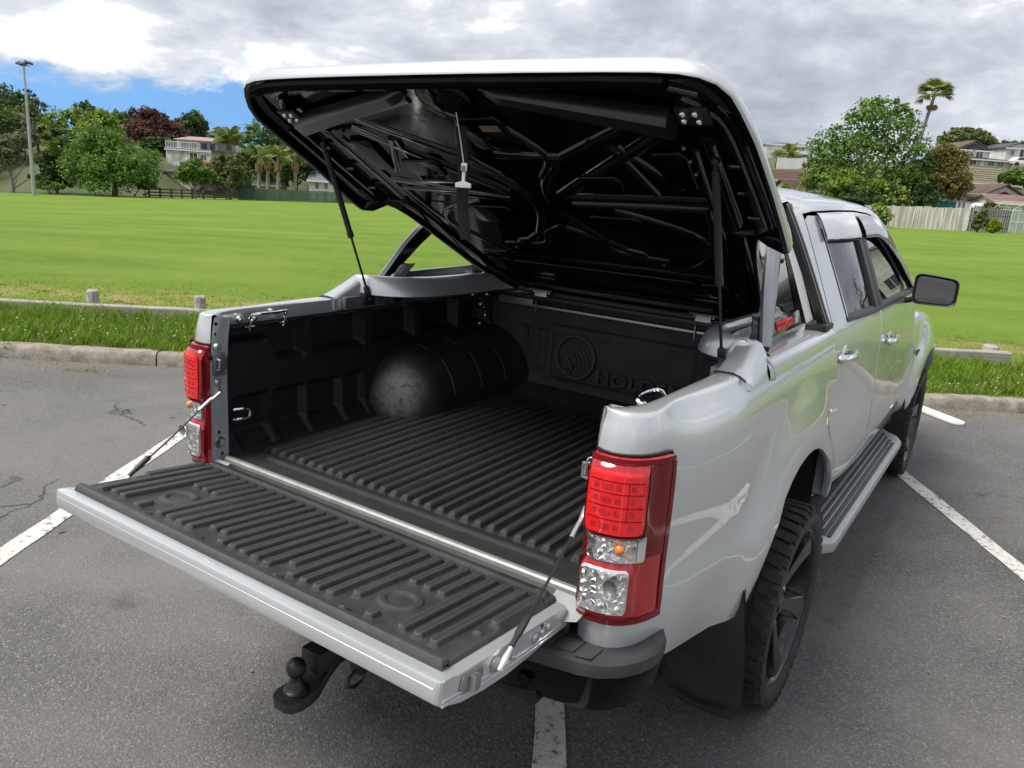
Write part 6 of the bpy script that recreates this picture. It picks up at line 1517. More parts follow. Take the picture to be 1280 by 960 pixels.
# ------------------------------------------------------------------ houses
def house(name, label, u, D, base, top, width, depth, roof='gable', wall='white_wall', roofm='roof_brown', eave=None, over=.35, wins=(), yaw=0.0, doors=(), group='houses around the field', ridge='x', storey_line=None, cat='house', floor=4.0):
    """u: picture column of the middle of the front; rows base/eave/top give heights at distance D; windows as (x fraction, row top, row bottom, width px)"""
    p = depth_at(u, base, D); root = empty(name, p, label, cat, group, rz=YAW+yaw)
    W = px2m(D, width); zt = depth_at(u, top, D).z-p.z; ze = (depth_at(u, eave, D).z-p.z) if eave is not None else zt; d = depth
    q = MB(); q.box((-W/2, 0, -floor), (W/2, d, ze))
    if roof == 'gable' and ridge == 'y': q.prism([(-W/2+.001, .02, ze), (W/2-.001, .02, ze), (0, .02, zt-.12)], (0, d-.04, 0))
    if roof == 'gable' and ridge == 'x': q.prism([(-W/2+.02, 0.001, ze), (-W/2+.02, d-.001, ze), (-W/2+.02, d/2, zt-.12)], (W-.04, 0, 0))
    q.build('wall', wall, root, smooth=0, recalc=True)
    r = MB(); o = over; th = .14
    def slab(a, b, c, d_): r.prism([a, b, c, d_], (0, 0, th))
    if roof == 'gable' and ridge == 'x':
        k = (zt-ze)/(d/2); slab((-W/2-o, -o, ze-k*o), (W/2+o, -o, ze-k*o), (W/2+o, d/2, zt), (-W/2-o, d/2, zt)); slab((-W/2-o, d+o, ze-k*o), (-W/2-o, d/2, zt), (W/2+o, d/2, zt), (W/2+o, d+o, ze-k*o))
        nr = 7
        for i in range(1, nr): f = i/nr; r.box((-W/2-o, -o+(d/2+o)*f-.05, ze-k*o+(zt-ze+k*o)*f+th-.02), (W/2+o, -o+(d/2+o)*f+.05, ze-k*o+(zt-ze+k*o)*f+th+.05))
    elif roof == 'gable':
        k = (zt-ze)/(W/2); slab((-W/2-o, -o, ze-k*o), (0, -o, zt), (0, d+o, zt), (-W/2-o, d+o, ze-k*o)); slab((W/2+o, -o, ze-k*o), (W/2+o, d+o, ze-k*o), (0, d+o, zt), (0, -o, zt))
    elif roof == 'hip':
        a = [(-W/2-o, -o, ze), (W/2+o, -o, ze), (W/2+o, d+o, ze), (-W/2-o, d+o, ze)]; ins = min(W, d)/2; ra, rb = (-W/2+ins*.95, d/2, zt), (W/2-ins*.95, d/2, zt)
        r.add(a+[ra, rb], [(0, 1, 5, 4), (1, 2, 5), (2, 3, 4, 5), (3, 0, 4), (3, 2, 1, 0)]); r.prism([(x, y, z-.16) for x, y, z in a], (0, 0, .155))
        for i in range(1, 6):
            f = i/6; y = -o+(d/2+o)*f; z = ze+(zt-ze)*f; xa = -W/2-o+(ra[0]+W/2+o)*f; r.box((xa, y-.05, z-.04), (-xa, y+.05, z+.05))
    else: slab((-W/2-o, -o, zt), (W/2+o, -o, zt), (W/2+o, d+o, zt), (-W/2-o, d+o, zt))
    r.build('roof', roofm, root, smooth=0, recalc=True)
    g = MB(); g.box((-W/2-o, -o-.06, ze-.22), (W/2+o, -o, ze-.04)); g.build('fascia', 'white', root, smooth=0)
    for x, t, b, w_ in wins:
        X = (x-.5)*W; ww = px2m(D, w_)/2; z1, z0 = depth_at(u, t, D).z-p.z, depth_at(u, b, D).z-p.z
        f = MB()
        for lo, hi in (((X-ww-.07, -.06, z0-.07), (X+ww+.07, .02, z0)), ((X-ww-.07, -.06, z1), (X+ww+.07, .02, z1+.07)), ((X-ww-.07, -.06, z0), (X-ww, .02, z1)), ((X+ww, -.06, z0), (X+ww+.07, .02, z1)), ((X-.03, -.05, z0), (X+.03, .02, z1))): f.box(lo, hi)
        fr = f.build('window', 'white', root, smooth=0); g = MB(); g.box((X-ww, -.025, z0), (X+ww, -.010, z1)); g.build('pane', 'pane', fr, smooth=0)
    for x, t, b, w_, mt in doors:
        X = (x-.5)*W; ww = px2m(D, w_)/2; z1, z0 = depth_at(u, t, D).z-p.z, depth_at(u, b, D).z-p.z
        g = MB(); g.box((X-ww, -.05, z0), (X+ww, .01, z1)); g.build('door', mt, root, smooth=0)
    return root, W, zt, ze, p
# ------------------------------------------------------------------ left side of the field
def fence_palings(name, label, pts, h, mt, seed, pw=.145, gap=.012, group='fences around the field', posts=True, var=.05):
    """boundary fence through ground points: joined palings, rails and single posts"""
    root = empty(name, pts[0], label, 'fence', group); g = random.Random(seed); q = MB(); r = MB(); o = Vector(pts[0]); tint = []
    for a, b in zip(pts, pts[1:]):
        a, b = Vector(a)-o, Vector(b)-o; L_ = (b-a).length; d = (b-a)/L_; nrm = Vector((d.y, -d.x, 0)).normalized(); n = int(L_/(pw+gap))
        for k in range(n):
            s = (k+.5)/n*L_; p = a+d*s; hh = h*(1+g.uniform(-var, var)); w_ = pw*.5*g.uniform(.85, 1.1); dz = g.uniform(-.01, .01); off = g.uniform(0, .012)
            x = d*w_; c = [p-x+nrm*off, p+x+nrm*off, p+x+nrm*(off+.02), p-x+nrm*(off+.02)]; q.add([v-Vector((0, 0, .25)) for v in c]+[v+Vector((0, 0, hh+dz*(i % 2))) for i, v in enumerate(c)], [(0,1,5,4),(1,2,6,5),(2,3,7,6),(3,0,4,7),(4,5,6,7)])
        for z in (.3, h*.62): r.add([a+Vector((0,0,z))-nrm*.08, b+Vector((0,0,z))-nrm*.08, b+Vector((0,0,z+.09))-nrm*.08, a+Vector((0,0,z+.09))-nrm*.08, a+Vector((0,0,z))-nrm*.01, b+Vector((0,0,z))-nrm*.01, b+Vector((0,0,z+.09))-nrm*.01, a+Vector((0,0,z+.09))-nrm*.01], [(0,3,2,1),(4,5,6,7),(3,7,6,2),(0,1,5,4)])
        if posts:
            for k in range(max(2, int(L_/2.7))):
                p = a+d*(L_*k/max(1, int(L_/2.7)-1) if int(L_/2.7) > 1 else 0); m_ = MB(); m_.box((p.x-.06, p.y-.06, p.z-.3), (p.x+.06, p.y+.06, p.z+h*.97)); pm = m_.build('post', mt, root, smooth=0); pm.location = -nrm*.13
    pb = q.build('paling_panel', mt, root, smooth=0, recalc=True); pb['kind'] = 'stuff'; r.build('fence_rail', mt, root, smooth=0, recalc=True)
    return root
def left_side():
    # floodlight mast
    g = spot(42, 80); H = px2m(80, 151)
    mast = empty('floodlight_mast', g, 'tall slim grey floodlight mast at the far left edge of the field', 'floodlight')
    q = MB(); q.tube([(0, 0, z) for z in lin(-.3, H, 8)], [.19-.10*k/7 for k in range(8)], 12); q.build('pole', 'pole', mast, smooth=60)
    q = MB(); q.lathe([(.45, 0), (.45, .08), (.34, .1)], None, 12); q.build('base_plate', 'pole', mast)
    q = MB(); q.tube([(-.55, 0, H-.1), (.65, .3, H-.1)], .05, 6); q.build('cross_arm', 'pole', mast)
    for k, (x, tz) in enumerate(((-.5, .3), (0.02, -.2), (.58, .2))):
        q = MB(); q.box((-.36, -.30, -.08), (.36, .30, .08)); l = q.build('floodlight', 'charcoal', mast, bevel=.03); l.location = (x, .1*k, H+.08+.05*k); l.rotation_euler = (.35, tz, YAW+.4*k)
    T = tree
    T('broadleaf_tree', 'small grey-leaved tree with a bare trunk left of the floodlight mast', 16, 96, 166, 226, 58, 'grey', 11, 'open', 3000, bark='bark_grey', limbs=8, fill=.05)
    T('broadleaf_tree', 'dark tree on the skyline at the far left', 8, 138, 106, 190, 66, 'dark', 12, 'round', 2600)
    T('broadleaf_tree', 'green tree below the skyline trees at the far left', -8, 118, 122, 200, 60, 'green', 13, 'round', 2600)
    T('broadleaf_tree', 'dark loose-topped tree on the skyline behind the floodlight mast', 40, 142, 108, 170, 46, 'dark', 14, 'open', 1800, fill=.25)
    T('broadleaf_tree', 'olive tree on the hill just right of the floodlight mast', 52, 126, 124, 205, 54, 'olive', 15, 'round', 2600)
    T('broadleaf_tree', 'grey-green hill tree behind the floodlight mast', 26, 120, 142, 215, 52, 'grey', 16, 'round', 2300)
    T('broadleaf_tree', 'tall yellow-green tree behind the dark layered tree', 88, 106, 134, 228, 66, 'yellow', 17, 'tall', 3600)
    T('conifer_tree', 'dark layered evergreen beside the round green tree', 72, 96, 163, 236, 62, 'dark', 18, 'tiers', 3600, fill=.35)
    T('round_tree', 'large round bright green tree at the edge of the field', 143, 94, 156, 250, 112, 'green', 19, 'dome', 8500, fill=.3)
    T('broadleaf_tree', 'dark sparse tree on the skyline left of the red-walled house', 108, 150, 124, 170, 30, 'dark', 20, 'open', 1500, fill=.2)
    T('broadleaf_tree', 'low yellow-green tree in front of the red-walled house', 128, 138, 136, 178, 46, 'yellow', 21, 'round', 2000)
    T('broadleaf_tree', 'green tree on the ridge left of the copper tree', 152, 155, 139, 170, 46, 'green', 22, 'round', 1900)
    T('copper_tree', 'wide dark copper-leaved tree on the hill', 199, 126, 135, 186, 66, 'copper', 23, 'dome', 4600, bark='bark')
    T('broadleaf_tree', 'dark green tree under the copper tree', 199, 120, 172, 226, 40, 'dark', 24, 'round', 2300)
    T('broadleaf_tree', 'dark round tree on the skyline right of the copper tree', 243, 158, 139, 176, 36, 'dark', 25, 'round', 2000)
    T('broadleaf_tree', 'green shrubby tree between copper tree and white hillside house', 222, 140, 164, 196, 26, 'green', 26, 'round', 1400)
    T('garden_tree', 'small green tree in front of the white hillside house', 244, 98, 199, 238, 46, 'green', 27, 'round', 2600, bark='bark_grey', limbs=8)
    T('garden_tree', 'sparse olive tree behind the post and rail fence', 288, 101, 194, 240, 58, 'olive', 28, 'open', 3200, bark='bark_grey', limbs=10, fill=.12)
    T('broadleaf_tree', 'big green tree behind the king palms', 332, 124, 150, 236, 84, 'green', 29, 'tall', 5200)
    T('broadleaf_tree', 'dark tree behind the king palms beside the big green tree', 372, 122, 176, 238, 56, 'dark', 30, 'round', 3000)
    T('broadleaf_tree', 'olive tree behind the small grey-roofed house', 404, 132, 186, 236, 60, 'olive', 31, 'round', 2600)
    T('broadleaf_tree', 'dark tree behind the green fence, partly behind the raised lid', 446, 126, 200, 244, 64, 'dark', 32, 'round', 2400)
    T('shrub', 'low leafy shrub beside the white lower wall of the hillside house', 182, 100, 222, 238, 26, 'green', 33, 'dome', 1200, cat='shrub', trunk_h=.6, group='shrubs along the field edge')
    T('shrub', 'low spreading green shrub at the foot of the dark layered evergreen', 62, 90, 230, 238, 34, 'green', 34, 'dome', 1300, cat='shrub', trunk_h=.4, group='shrubs along the field edge')
    palm('date_palm', 'shaggy date palm beside the white hillside house', 287, 118, 214, 162, 40, 7, 35, nf=26, dead=6, group=None)
    for i, (u, D, tp, lb) in enumerate(((324, 112, 184, 'leftmost king palm with an orange seed cluster'), (335, 116, 180, 'second king palm from the left behind the green fence'), (348, 110, 184, 'third king palm with the largest seed cluster'), (369, 112, 182, 'rightmost king palm, nearest the small grey-roofed house'))):
        palm('king_palm', lb, u, D, 238, tp, 40, 4.2, 40+i, nf=11, fruit=True, group='king palms behind the green fence', spread=.8)
    # houses on the left hillside
    house('red_house', 'red-walled house with brown roof on the hill behind the trees', 164, 142, 180, 151, 46, 8, 'hip', 'brick_red', 'roof_brown', 159, wins=((.25, 162, 172, 9), (.62, 162, 172, 10)))
    h, W, zt, ze, p = house('hillside_house', 'white two-level hillside house with stained lower wall and deck', 236, 116, 214, 187, 54, 9, 'flat', 'stained_wall', 'roof_grey', None, over=.15, wins=((.62, 191, 199, 9), (.85, 192, 199, 6)))
    q = MB(); s = px2m(116, 1); q.box((-24*s, 3, zt), (27*s, 10, zt+11*s)); q.build('upper_wall', 'blue_wall', h, smooth=0)
    q = MB(); k = 11*s; q.prism([(-25*s, 2, zt+k), (30*s, 2, zt+k), (27*s, 6.5, zt+k+5*s), (-20*s, 6.5, zt+k+5*s)], (0, 0, .12)); q.prism([(-25*s, 11, zt+k), (-20*s, 6.5, zt+k+5*s), (27*s, 6.5, zt+k+5*s), (30*s, 11, zt+k)], (0, 0, .12)); q.build('upper_roof', 'roof_pink', h, smooth=0, recalc=True)
    for x0, x1 in ((-19, -11), (-7, 0), (6, 13), (17, 23)):
        q = MB(); q.box((x0*s, 2.94, zt+2.0*s), (x1*s, 3.0, zt+9*s)); q.build('window', 'pane', h, smooth=0)
    q = MB(); q.box((-27*s, -.05, zt+.12), (14*s, .05, zt+.2)); q.box((-27*s, -.05, zt+.95), (14*s, .05, zt+1.05))
    for i in range(22): x = -27*s+41*s*i/21; q.box((x-.03, -.03, zt+.1), (x+.03, .03, zt+1.0))
    q.build('deck_railing', 'white', h, smooth=0)
    q = MB(); q.box((-20*s, -3.2, -2.9), (16*s, 0, -.3)); q.build('lower_wall', 'white_wall', h, smooth=0); q = MB(); q.prism([(-22*s, -3.8, -.28), (17*s, -3.8, -.28), (17*s, .1, .25), (-22*s, .1, .25)], (0, 0, .14)); q.build('lower_roof', 'charcoal', h, smooth=0, recalc=True)
    q = MB(); q.box((-16*s, -3.26, -2.1), (-10*s, -3.2, -.9)); q.build('window', 'pane', h, smooth=0)
    q = MB(); q.box((18*s, -1.5, -1.5), (38*s, 1.5, 1.4)); q.build('retaining_wall', 'brick_red', h, smooth=0)
    house('ridge_house', 'pale grey-roofed house on the ridge above the white hillside house', 259, 160, 176, 161, 46, 8, 'hip', 'white_wall', 'roof_grey', 167, wins=((.2, 169, 174, 5), (.42, 169, 174, 5), (.64, 169, 174, 5), (.85, 169, 174, 5)))
    house('cottage', 'small white cottage with slate-grey roof behind the green fence', 402, 119, 240, 213, 30, 6, 'gable', 'white_wall', 'roof_slate', 226, wins=((.32, 229, 236, 4), (.68, 229, 236, 4)))
    house('garden_shed', 'low pale shed roof between the king palms', 334, 121, 240, 222, 30, 4, 'gable', 'cream_wall', 'roof_grey', 231)
    # fences on the far side
    rail_pts = [spot(u, D) for u, D in ((186, 97), (214, 97), (240, 98), (268, 99), (298, 101))]
    root = empty('post_and_rail_fence', rail_pts[0], 'dark three-rail timber fence left of the green paling fence', 'fence', 'fences around the field'); o = rail_pts[0]
    for a, b in zip(rail_pts, rail_pts[1:]):
        a, b = a-o, b-o
        for z in (.25, .62, 1.0):
            q = MB(); q.tube([a+Vector((0,0,z)), b+Vector((0,0,z))], .085, 4); q.build('fence_rail', 'rail_dark', root, smooth=0)
        for k in range(2): p = a.lerp(b, k/2); q = MB(); q.box((p.x-.09, p.y-.09, p.z-.3), (p.x+.09, p.y+.09, p.z+1.2)); q.build('post', 'rail_dark', root, smooth=0)
    fence_palings('green_fence', 'long green paling fence along the far side of the field', [spot(298, 102), spot(350, 103), spot(420, 104), spot(498, 106)], 1.45, 'green_fence', 51)
    fence_palings('garden_fence', 'brown paling fence continuing beyond the green fence behind the lid', [spot(501, 106), spot(560, 104), spot(640, 100), spot(760, 94), spot(900, 86), spot(1060, 78)], 1.7, 'paling', 52)
    for i, (u, D, tp, lf, kd) in enumerate(((520, 120, 190, 'green', 'round'), (575, 124, 176, 'olive', 'tall'), (640, 118, 190, 'dark', 'round'), (705, 120, 184, 'green', 'round'), (780, 112, 200, 'olive', 'round'), (850, 116, 190, 'green', 'tall'), (910, 108, 204, 'dark', 'round'))):
        T('broadleaf_tree', ('green tree right behind the brown paling fence, first from the green fence', 'tall olive tree behind the brown paling fence', 'dark tree behind the middle of the brown paling fence', 'green tree between the dark and the olive one behind the brown paling fence', 'olive round tree behind the brown paling fence', 'tall green tree behind the cab end of the brown paling fence', 'dark tree nearest the brown roofs behind the brown paling fence')[i], u, D, tp, 250, 74, lf, 60+i, kd, 1500)
    for i, (u, D, tp, lf, kd, w_) in enumerate(((-60, 110, 120, 'green', 'round', 80), (-130, 104, 128, 'olive', 'dome', 90), (-210, 112, 116, 'dark', 'tall', 90), (-300, 108, 130, 'green', 'dome', 100))):
        T('broadleaf_tree', ('green hillside tree nearest beyond the left picture edge', 'wide olive hillside tree beyond the left picture edge', 'tall dark hillside tree beyond the left picture edge', 'wide green hillside tree farthest beyond the left picture edge')[i], u, D, tp, 226, w_, lf, 70+i, kd, 1500)
left_side()

# ------------------------------------------------------------------ right side of the field
def right_side():
    T = tree
    T('garden_tree', 'big loose-crowned green tree with grey branches behind the pickup cab', 1081, 84, 117, 254, 148, 'green', 81, 'open', 7600, bark='bark_grey', limbs=16, size=.21, fill=.20, trunk_h=6.0,
      lobes=[(-.55, 0, .22, .40, .5, .20), (-.62, 0, .45, .36, .45, .17), (-.30, 0, .62, .38, .45, .20), (.0, 0, .78, .34, .4, .17), (.14, .1, .90, .20, .3, .09), (-.16, .1, .90, .16, .3, .08), (.38, 0, .66, .36, .42, .18), (.45, .1, .82, .20, .3, .10), (.58, 0, .45, .34, .42, .17), (.55, 0, .20, .40, .5, .18), (.0, 0, .40, .55, .5, .26), (.05, 0, .12, .60, .6, .13), (-.40, -.3, .14, .45, .4, .14), (.72, 0, .30, .24, .3, .12), (-.78, 0, .34, .20, .3, .12)])
    bt = [o for o in bpy.data.objects if o.name.startswith('garden_tree')][-1]; H_ = px2m(84, 136); W_ = px2m(84, 79)
    leaf_cloud('crown', [(x*W_, y*W_, z*H_+.2, rx*W_, ry*W_, rz*H_) for x, y, z, rx, ry, rz in ((-.45, -.2, .25, .40, .4, .18), (-.60, -.1, .42, .30, .3, .12), (-.1, -.4, .30, .40, .3, .15), (.42, -.4, .22, .35, .3, .10))], 3200, .20, 'yellow', bt, 181, fill=.05)
    T('rust_tree', 'dense dark tree with rusty yellow tips beside the tall fan palm', 1174, 83, 179, 256, 66, 'rust', 82, 'dome', 5200, fill=.3)
    T('shrub', 'dark green undergrowth between big tree and rusty tree', 1146, 81, 222, 262, 50, 'dark', 83, 'dome', 2200, cat='shrub', trunk_h=.8, group='shrubs along the field edge')
    T('shrub', 'dark undergrowth below the big loose-crowned tree', 1075, 81, 232, 262, 100, 'dark', 84, 'dome', 2600, cat='shrub', trunk_h=.8, group='shrubs along the field edge')
    T('shrub', 'yellow-green shrub beside the pickup roof', 982, 80, 229, 262, 18, 'yellow', 85, 'dome', 1000, cat='shrub', trunk_h=.5, group='shrubs along the field edge')
    s_ = T('flowering_shrub', 'green shrub with purple flowers in front of the grey paling fence', 1106, 73, 255, 283, 26, 'yellow', 86, 'dome', 1800, cat='shrub', trunk_h=.5, group='shrubs along the field edge')
    q = MB(); rr_ = random.Random(5)
    for k in range(40): q.ball((rr_.uniform(-.9, .9), rr_.uniform(-1.0, -.6), rr_.uniform(.4, 1.9)), .06, 6, 4)
    fl = q.build('blossom', 'flower', s_); fl['kind'] = 'stuff'
    T('skyline_tree', 'rounded dark tree on the skyline behind the pale blue house', 1197, 146, 159, 190, 66, 'olive', 87, 'spread', 3600)
    T('skyline_tree', 'dark tree on the skyline left of the black and white townhouse', 1252, 150, 176, 198, 44, 'dark', 88, 'spread', 2000)
    T('skyline_tree', 'dark tree on the skyline at the right edge above the townhouse', 1290, 152, 170, 196, 40, 'dark', 89, 'spread', 1800)
    T('hedge', 'bright green clipped bush above the faded red roof', 1270, 96, 210, 234, 40, 'green', 90, 'dome', 2200, cat='hedge', trunk_h=.6, group='shrubs along the field edge')
    T('shrub', 'twiggy brown-green bush against the dark fence', 1232, 66, 262, 294, 22, 'olive', 91, 'open', 900, cat='shrub', trunk_h=1.2, fill=.05, group='shrubs along the field edge', limbs=9)
    T('shrub', 'small yellow-green bush in front of the dark fence', 1253, 65, 274, 296, 16, 'yellow', 92, 'round', 800, cat='shrub', trunk_h=.5, group='shrubs along the field edge')
    T('shrub', 'rust-tipped garden shrub beside the faded red roof', 1243, 76, 254, 268, 16, 'rust', 93, 'dome', 700, cat='shrub', trunk_h=.4, group='shrubs along the field edge')
    T('shrub', 'dark garden shrub beside the mossy-roofed house', 1213, 90, 232, 250, 14, 'green', 94, 'dome', 700, cat='shrub', trunk_h=.4, group='shrubs along the field edge')
    palm('fan_palm', 'very tall fan palm with a leaning grey trunk on the right', 1128, 86, 258, 102, 50, 4.8, 95, leaf='palm', fan=True, nf=30, lean=(px2m(86, 17)*cos(YAW), px2m(86, 17)*sin(YAW)), dead=6)
    palm('garden_palm', 'low feathery palm beside the white balcony house', 978, 122, 214, 182, 34, 4, 96, nf=14)
    # houses
    h, W, zt, ze, p = house('balcony_house', 'white house with a balcony rail on the hill above the pickup roof', 984, 152, 198, 176, 52, 9, 'hip', 'white_wall', 'roof_grey', 181, wins=((.42, 183, 188, 7), (.62, 183, 188, 5), (.80, 183, 188, 6)))
    s = px2m(152, 1); q = MB(); q.box((-20*s, -1.2, 6*s), (24*s, -1.1, 6.4*s)); q.box((-20*s, -1.2, 9*s), (24*s, -1.1, 9.4*s))
    for i in range(20): x = -20*s+44*s*i/19; q.box((x-.04, -1.2, 6*s), (x+.04, -1.12, 9.2*s))
    q.box((-20*s, -1.2, 5.4*s), (24*s, 0, 6*s)); q.build('balcony', 'white', h, smooth=0)
    house('brown_roof_house', 'low brown-roofed house between the balcony house and the pickup', 1000, 104, 240, 213, 66, 9, 'gable', 'cream_wall', 'roof_brown', 226, wins=((.3, 229, 236, 6), (.6, 229, 236, 6)))
    house('brown_gable_house', 'small brown-roofed lean-to in front of the low brown-roofed house', 1006, 92, 248, 226, 40, 6, 'gable', 'white_wall', 'roof_brown', 237, wins=((.4, 240, 246, 5),))
    fence_palings('white_fence', 'white fence below the garden palm on the hill', [spot(966, 118), spot(1010, 118)], 1.5, 'white', 53)
    h, W, zt, ze, p = house('pale_blue_house', 'pale blue upper-storey house with dark gable on the right hill', 1213, 128, 206, 176, 40, 9, 'gable', 'blue_wall', 'roof_brown', 187, ridge='y', wins=((.27, 190, 197, 8), (.70, 189, 197, 8)))
    q = MB(); q.prism([(-W/2+.1, -.03, ze-.1), (W/2-.1, -.03, ze-.1), (0, -.03, zt-.25)], (0, .02, 0)); q.build('gable_cladding', 'charcoal', h, smooth=0, recalc=True)
    house('cream_house', 'cream single-storey house below the pale blue house', 1231, 120, 212, 195, 56, 8, 'hip', 'cream_wall', 'roof_brown', 199, wins=((.22, 201, 207, 7), (.60, 202, 207, 7), (.80, 202, 207, 7)), doors=((.42, 201, 208, 4, 'white'),))
    house('mossy_house', 'long house with a mossy tiled roof on the right', 1234, 103, 246, 208, 66, 10, 'gable', 'white_wall', 'roof_moss', 229, wins=((.26, 231, 240, 10), (.48, 231, 240, 10), (.7, 231, 240, 8)))
    h, W, zt, ze, p = house('gable_house', 'white gabled house with maroon panel and brown roof near the right edge', 1250, 86, 268, 231, 58, 9, 'gable', 'white_wall', 'roof_brown', 247, ridge='y')
    q = MB(); q.prism([(-W*.34, -.03, ze-.1), (W*.34, -.03, ze-.1), (0, -.03, ze+(zt-ze)*.52)], (0, .02, 0)); q.build('gable_panel', 'maroon', h, smooth=0, recalc=True)
    house('garage', 'low garage with a faded red metal roof near the right edge', 1276, 78, 272, 246, 70, 4, 'gable', 'white_wall', 'roof_pink', 254, wins=((.62, 258, 268, 16),))
    h, W, zt, ze, p = house('townhouse', 'black and white townhouse at the top right edge', 1272, 134, 206, 178, 34, 8, 'gable', 'white_wall', 'charcoal', 185, ridge='y', wins=((.22, 188, 194, 4), (.72, 187, 194, 6)))
    q = MB(); q.box((0, -.04, 0), (W/2+.02, .0, ze)); q.build('dark_cladding', 'charcoal', h, smooth=0)
    # carport
    p = depth_at(1208, 262, 84); s = px2m(84, 1); c = empty('carport', p, 'open carport with a flat grey roof on white posts', 'carport', rz=YAW)
    q = MB(); q.prism([(-20*s, -1.5, 15*s), (14*s, -1.5, 17.5*s), (14*s, 3, 17.5*s), (-20*s, 3, 15*s)], (0, 0, .2)); q.build('roof', 'roof_grey', c, smooth=0, recalc=True)
    for x, y in ((-17, -1.2), (-2, -1.2), (12, -1.2), (-17, 2.6), (12, 2.6)): q = MB(); q.box((x*s-.09, y-.09, -2.5), (x*s+.09, y+.09, 15.5*s)); q.build('post', 'white', c, smooth=0)
    # things behind the fence
    p = depth_at(1179, 260, 82); t = empty('teal_tarp', p, 'teal tarp stretched above the grey paling fence', 'tarp', rz=YAW); s = px2m(82, 1); q = MB(); q.grid([[(x*s, .06*sin(x*.9), z*s+.02*sin(x*.5)) for x in lin(-14, 14, 24)] for z in lin(-2, 8.5, 6)], flip=False); q.add([], []); b = MB(); b.v, b.f, b.mi = list(q.v), list(q.f), list(q.mi); b.add([(x, y+.03, z) for x, y, z in q.v], [tuple(f[::-1]) for f in q.f]); b.build('sheet', 'teal', t)
    q = MB(); q.tube([(-14*s, 0, -5*s), (-14*s, 0, 9*s)], .05, 6); q.build('stake', 'wood_grey', t); q = MB(); q.tube([(14*s, 0, -5*s), (14*s, 0, 9*s)], .05, 6); q.build('stake', 'wood_grey', t)
    p = depth_at(1221, 262, 80); t = empty('water_tank', p, 'white domed water tank behind the fence', 'water tank'); q = MB(); r_ = px2m(80, 8); q.lathe([(r_, -2.5), (r_, r_*.5), (r_*.92, r_*.75), (r_*.6, r_*.95), (r_*.2, r_*1.02), (0, r_*1.02)], None, 20); q.build('tank_shell', 'white', t, smooth=60); q = MB(); q.lathe([(.25, r_*1.0), (.25, r_*1.08), (0, r_*1.09)], None, 12); q.build('tank_lid', 'roof_grey', t)
    fence_palings('dark_back_fence', 'dark brown fence section below the teal tarp', [spot(1150, 80.5), spot(1200, 80.5)], 2.0, 'rail_dark', 54)
    fence_palings('grey_fence', 'old grey paling fence at the right edge of the field', [spot(1074, 77), spot(1098, 76.3), spot(1121, 75.6)], 1.95, 'paling', 55, var=.025)
    fence_palings('grey_fence', 'weathered pale grey paling fence below the rusty tree', [spot(1119, 74.2), spot(1160, 72.6), spot(1219, 70.2)], 1.95, 'paling', 56, var=.025)
    fence_palings('dark_fence', 'dark paling fence with gate at the right edge', [spot(1220, 70), spot(1245, 69), spot(1272, 68)], 2.1, 'paling_dark', 57)
    fence_palings('grey_fence', 'grey paling fence running on past the right edge of the view', [spot(1300, 66.5), spot(1500, 60), spot(1700, 56), spot(1950, 54)], 1.8, 'paling', 58)
    # glasshouse
    p = spot(1286, 67); s = px2m(67, 1); gh = empty('glasshouse', p, 'small glasshouse against the dark fence at the right edge', 'glasshouse', rz=YAW)
    def bar(a, b): q = MB(); q.tube([a, b], .016, 4); q.build('glazing_bar', 'white', gh, smooth=0)
    w2, hh, rg, dp = 13*s, 27*s, 37*s, 3.0
    for y in (0, dp):
        for x in lin(-w2, w2, 4): bar((x, y, 0), (x, y, hh+(rg-hh)*(1-abs(x)/w2)))
        bar((-w2, y, hh), (0, y, rg)); bar((0, y, rg), (w2, y, hh)); bar((-w2, y, hh), (w2, y, hh)); bar((-w2, y, hh*.5), (w2, y, hh*.5))
    bar((0, 0, rg), (0, dp, rg)); bar((-w2, 0, hh), (-w2, dp, hh)); bar((w2, 0, hh), (w2, dp, hh))
    M['gh_pane'] = mat('glasshouse_pane', (.40, .45, .40), .25, var=.7, vscale=1.5, col2=(.20, .28, .18), spec=.6)
    for x0, x1 in ((-w2, -w2/3), (-w2/3, w2/3), (w2/3, w2)):
        for z0, z1 in ((.05, hh*.48), (hh*.52, hh*.98)): q = MB(); q.box((x0+.04, .01, z0), (x1-.04, .025, z1)); q.build('pane', 'gh_pane', gh, smooth=0)
    # white car parked on the hill
    p = depth_at(1277, 209, 122); c = empty('parked_car', Vector((p.x, p.y, p.z)), 'small white car parked below the townhouse at the right edge', 'car', rz=YAW)
    q = MB(); prof_c = [(-2.1, .35), (-2.15, .75), (-1.7, .92), (-1.2, 1.38), (.5, 1.42), (1.15, .98), (1.95, .85), (2.1, .6), (2.05, .3)]; q.prism([(x, -.85, z) for x, z in prof_c], (0, 1.7, 0)); q.build('body', 'car_white', c, bevel=.08, segs=2, recalc=True)
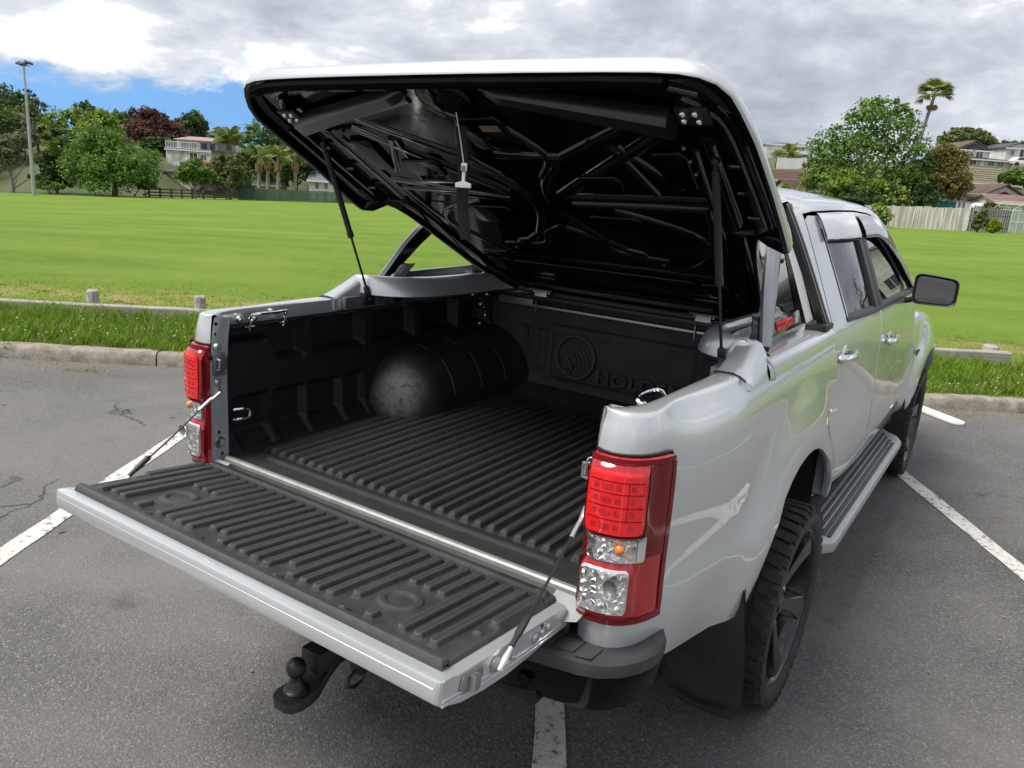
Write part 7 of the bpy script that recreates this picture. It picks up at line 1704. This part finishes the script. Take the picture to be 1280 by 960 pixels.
    for x0, x1, t0, t1 in ((-1.35, -.35, -1.1, -.35), (-.22, .85, -.22, .5)): q = MB(); q.prism([(x0, -.862, .95), (x1, -.862, .95), (t1, -.862, 1.32), (t0, -.862, 1.32)], (0, .02, 0)); q.build('window', 'pane', c, smooth=0, recalc=True)
    for x in (-1.3, 1.3):
        for y in (-.8, .8): q = MB(); q.lathe([(.0, -.1), (.33, -.1), (.33, .1), (0, .1)], Matrix.Translation((x, y, .33)) @ Matrix.Rotation(pi/2, 4, 'X'), 14); q.build('wheel', 'rubber', c)
    q = MB(); q.prism([(-3, -2.5, -4), (12, -2.5, -4), (12, 6, -4), (-3, 6, -4)], (0, 0, 4)); dr = q.build('driveway', 'concrete', None, smooth=0, recalc=True); dr.location = p; dr.rotation_euler = (0, 0, YAW); tag(dr, None, None, None, 'structure')
    # beyond the right edge: what the door glass mirrors
    house('corner_house', 'white gabled house beyond the right edge of the view, mirrored in the front door glass', 1513, 67, 306, 178, 250, 10, 'gable', 'white_wall', 'roof_brown', 226, ridge='y', wins=((.25, 240, 262, 26), (.5, 240, 262, 26), (.75, 240, 262, 26), (.3, 274, 298, 34), (.7, 274, 298, 34)))
    house('corner_house', 'brown-roofed white house beyond the right edge, beside the tall dark tree', 1668, 66, 312, 196, 130, 9, 'gable', 'white_wall', 'roof_brown', 240, ridge='x', wins=((.3, 252, 278, 24), (.7, 252, 278, 24)))
    for i, (u, D, tp, lf, kd, w_) in enumerate(((1390, 68, 214, 'dark', 'dome', 80), (1800, 60, 146, 'dark', 'tall', 150), (1940, 60, 190, 'olive', 'tall', 130), (2100, 60, 170, 'green', 'round', 160), (1350, 98, 190, 'green', 'round', 70), (1420, 100, 186, 'dark', 'spread', 90))):
        T('broadleaf_tree', ('dark tree just beyond the glasshouse', 'tall dark tree beside the brown-roofed corner house', 'tall olive tree past the corner houses', 'green tree farthest past the corner houses', 'green tree on the hill right of the townhouse', 'dark spreading tree on the hill past the townhouse')[i], u, D, tp, 310 if D < 70 else 240, w_, lf, 100+i, kd, 2000)
right_side()
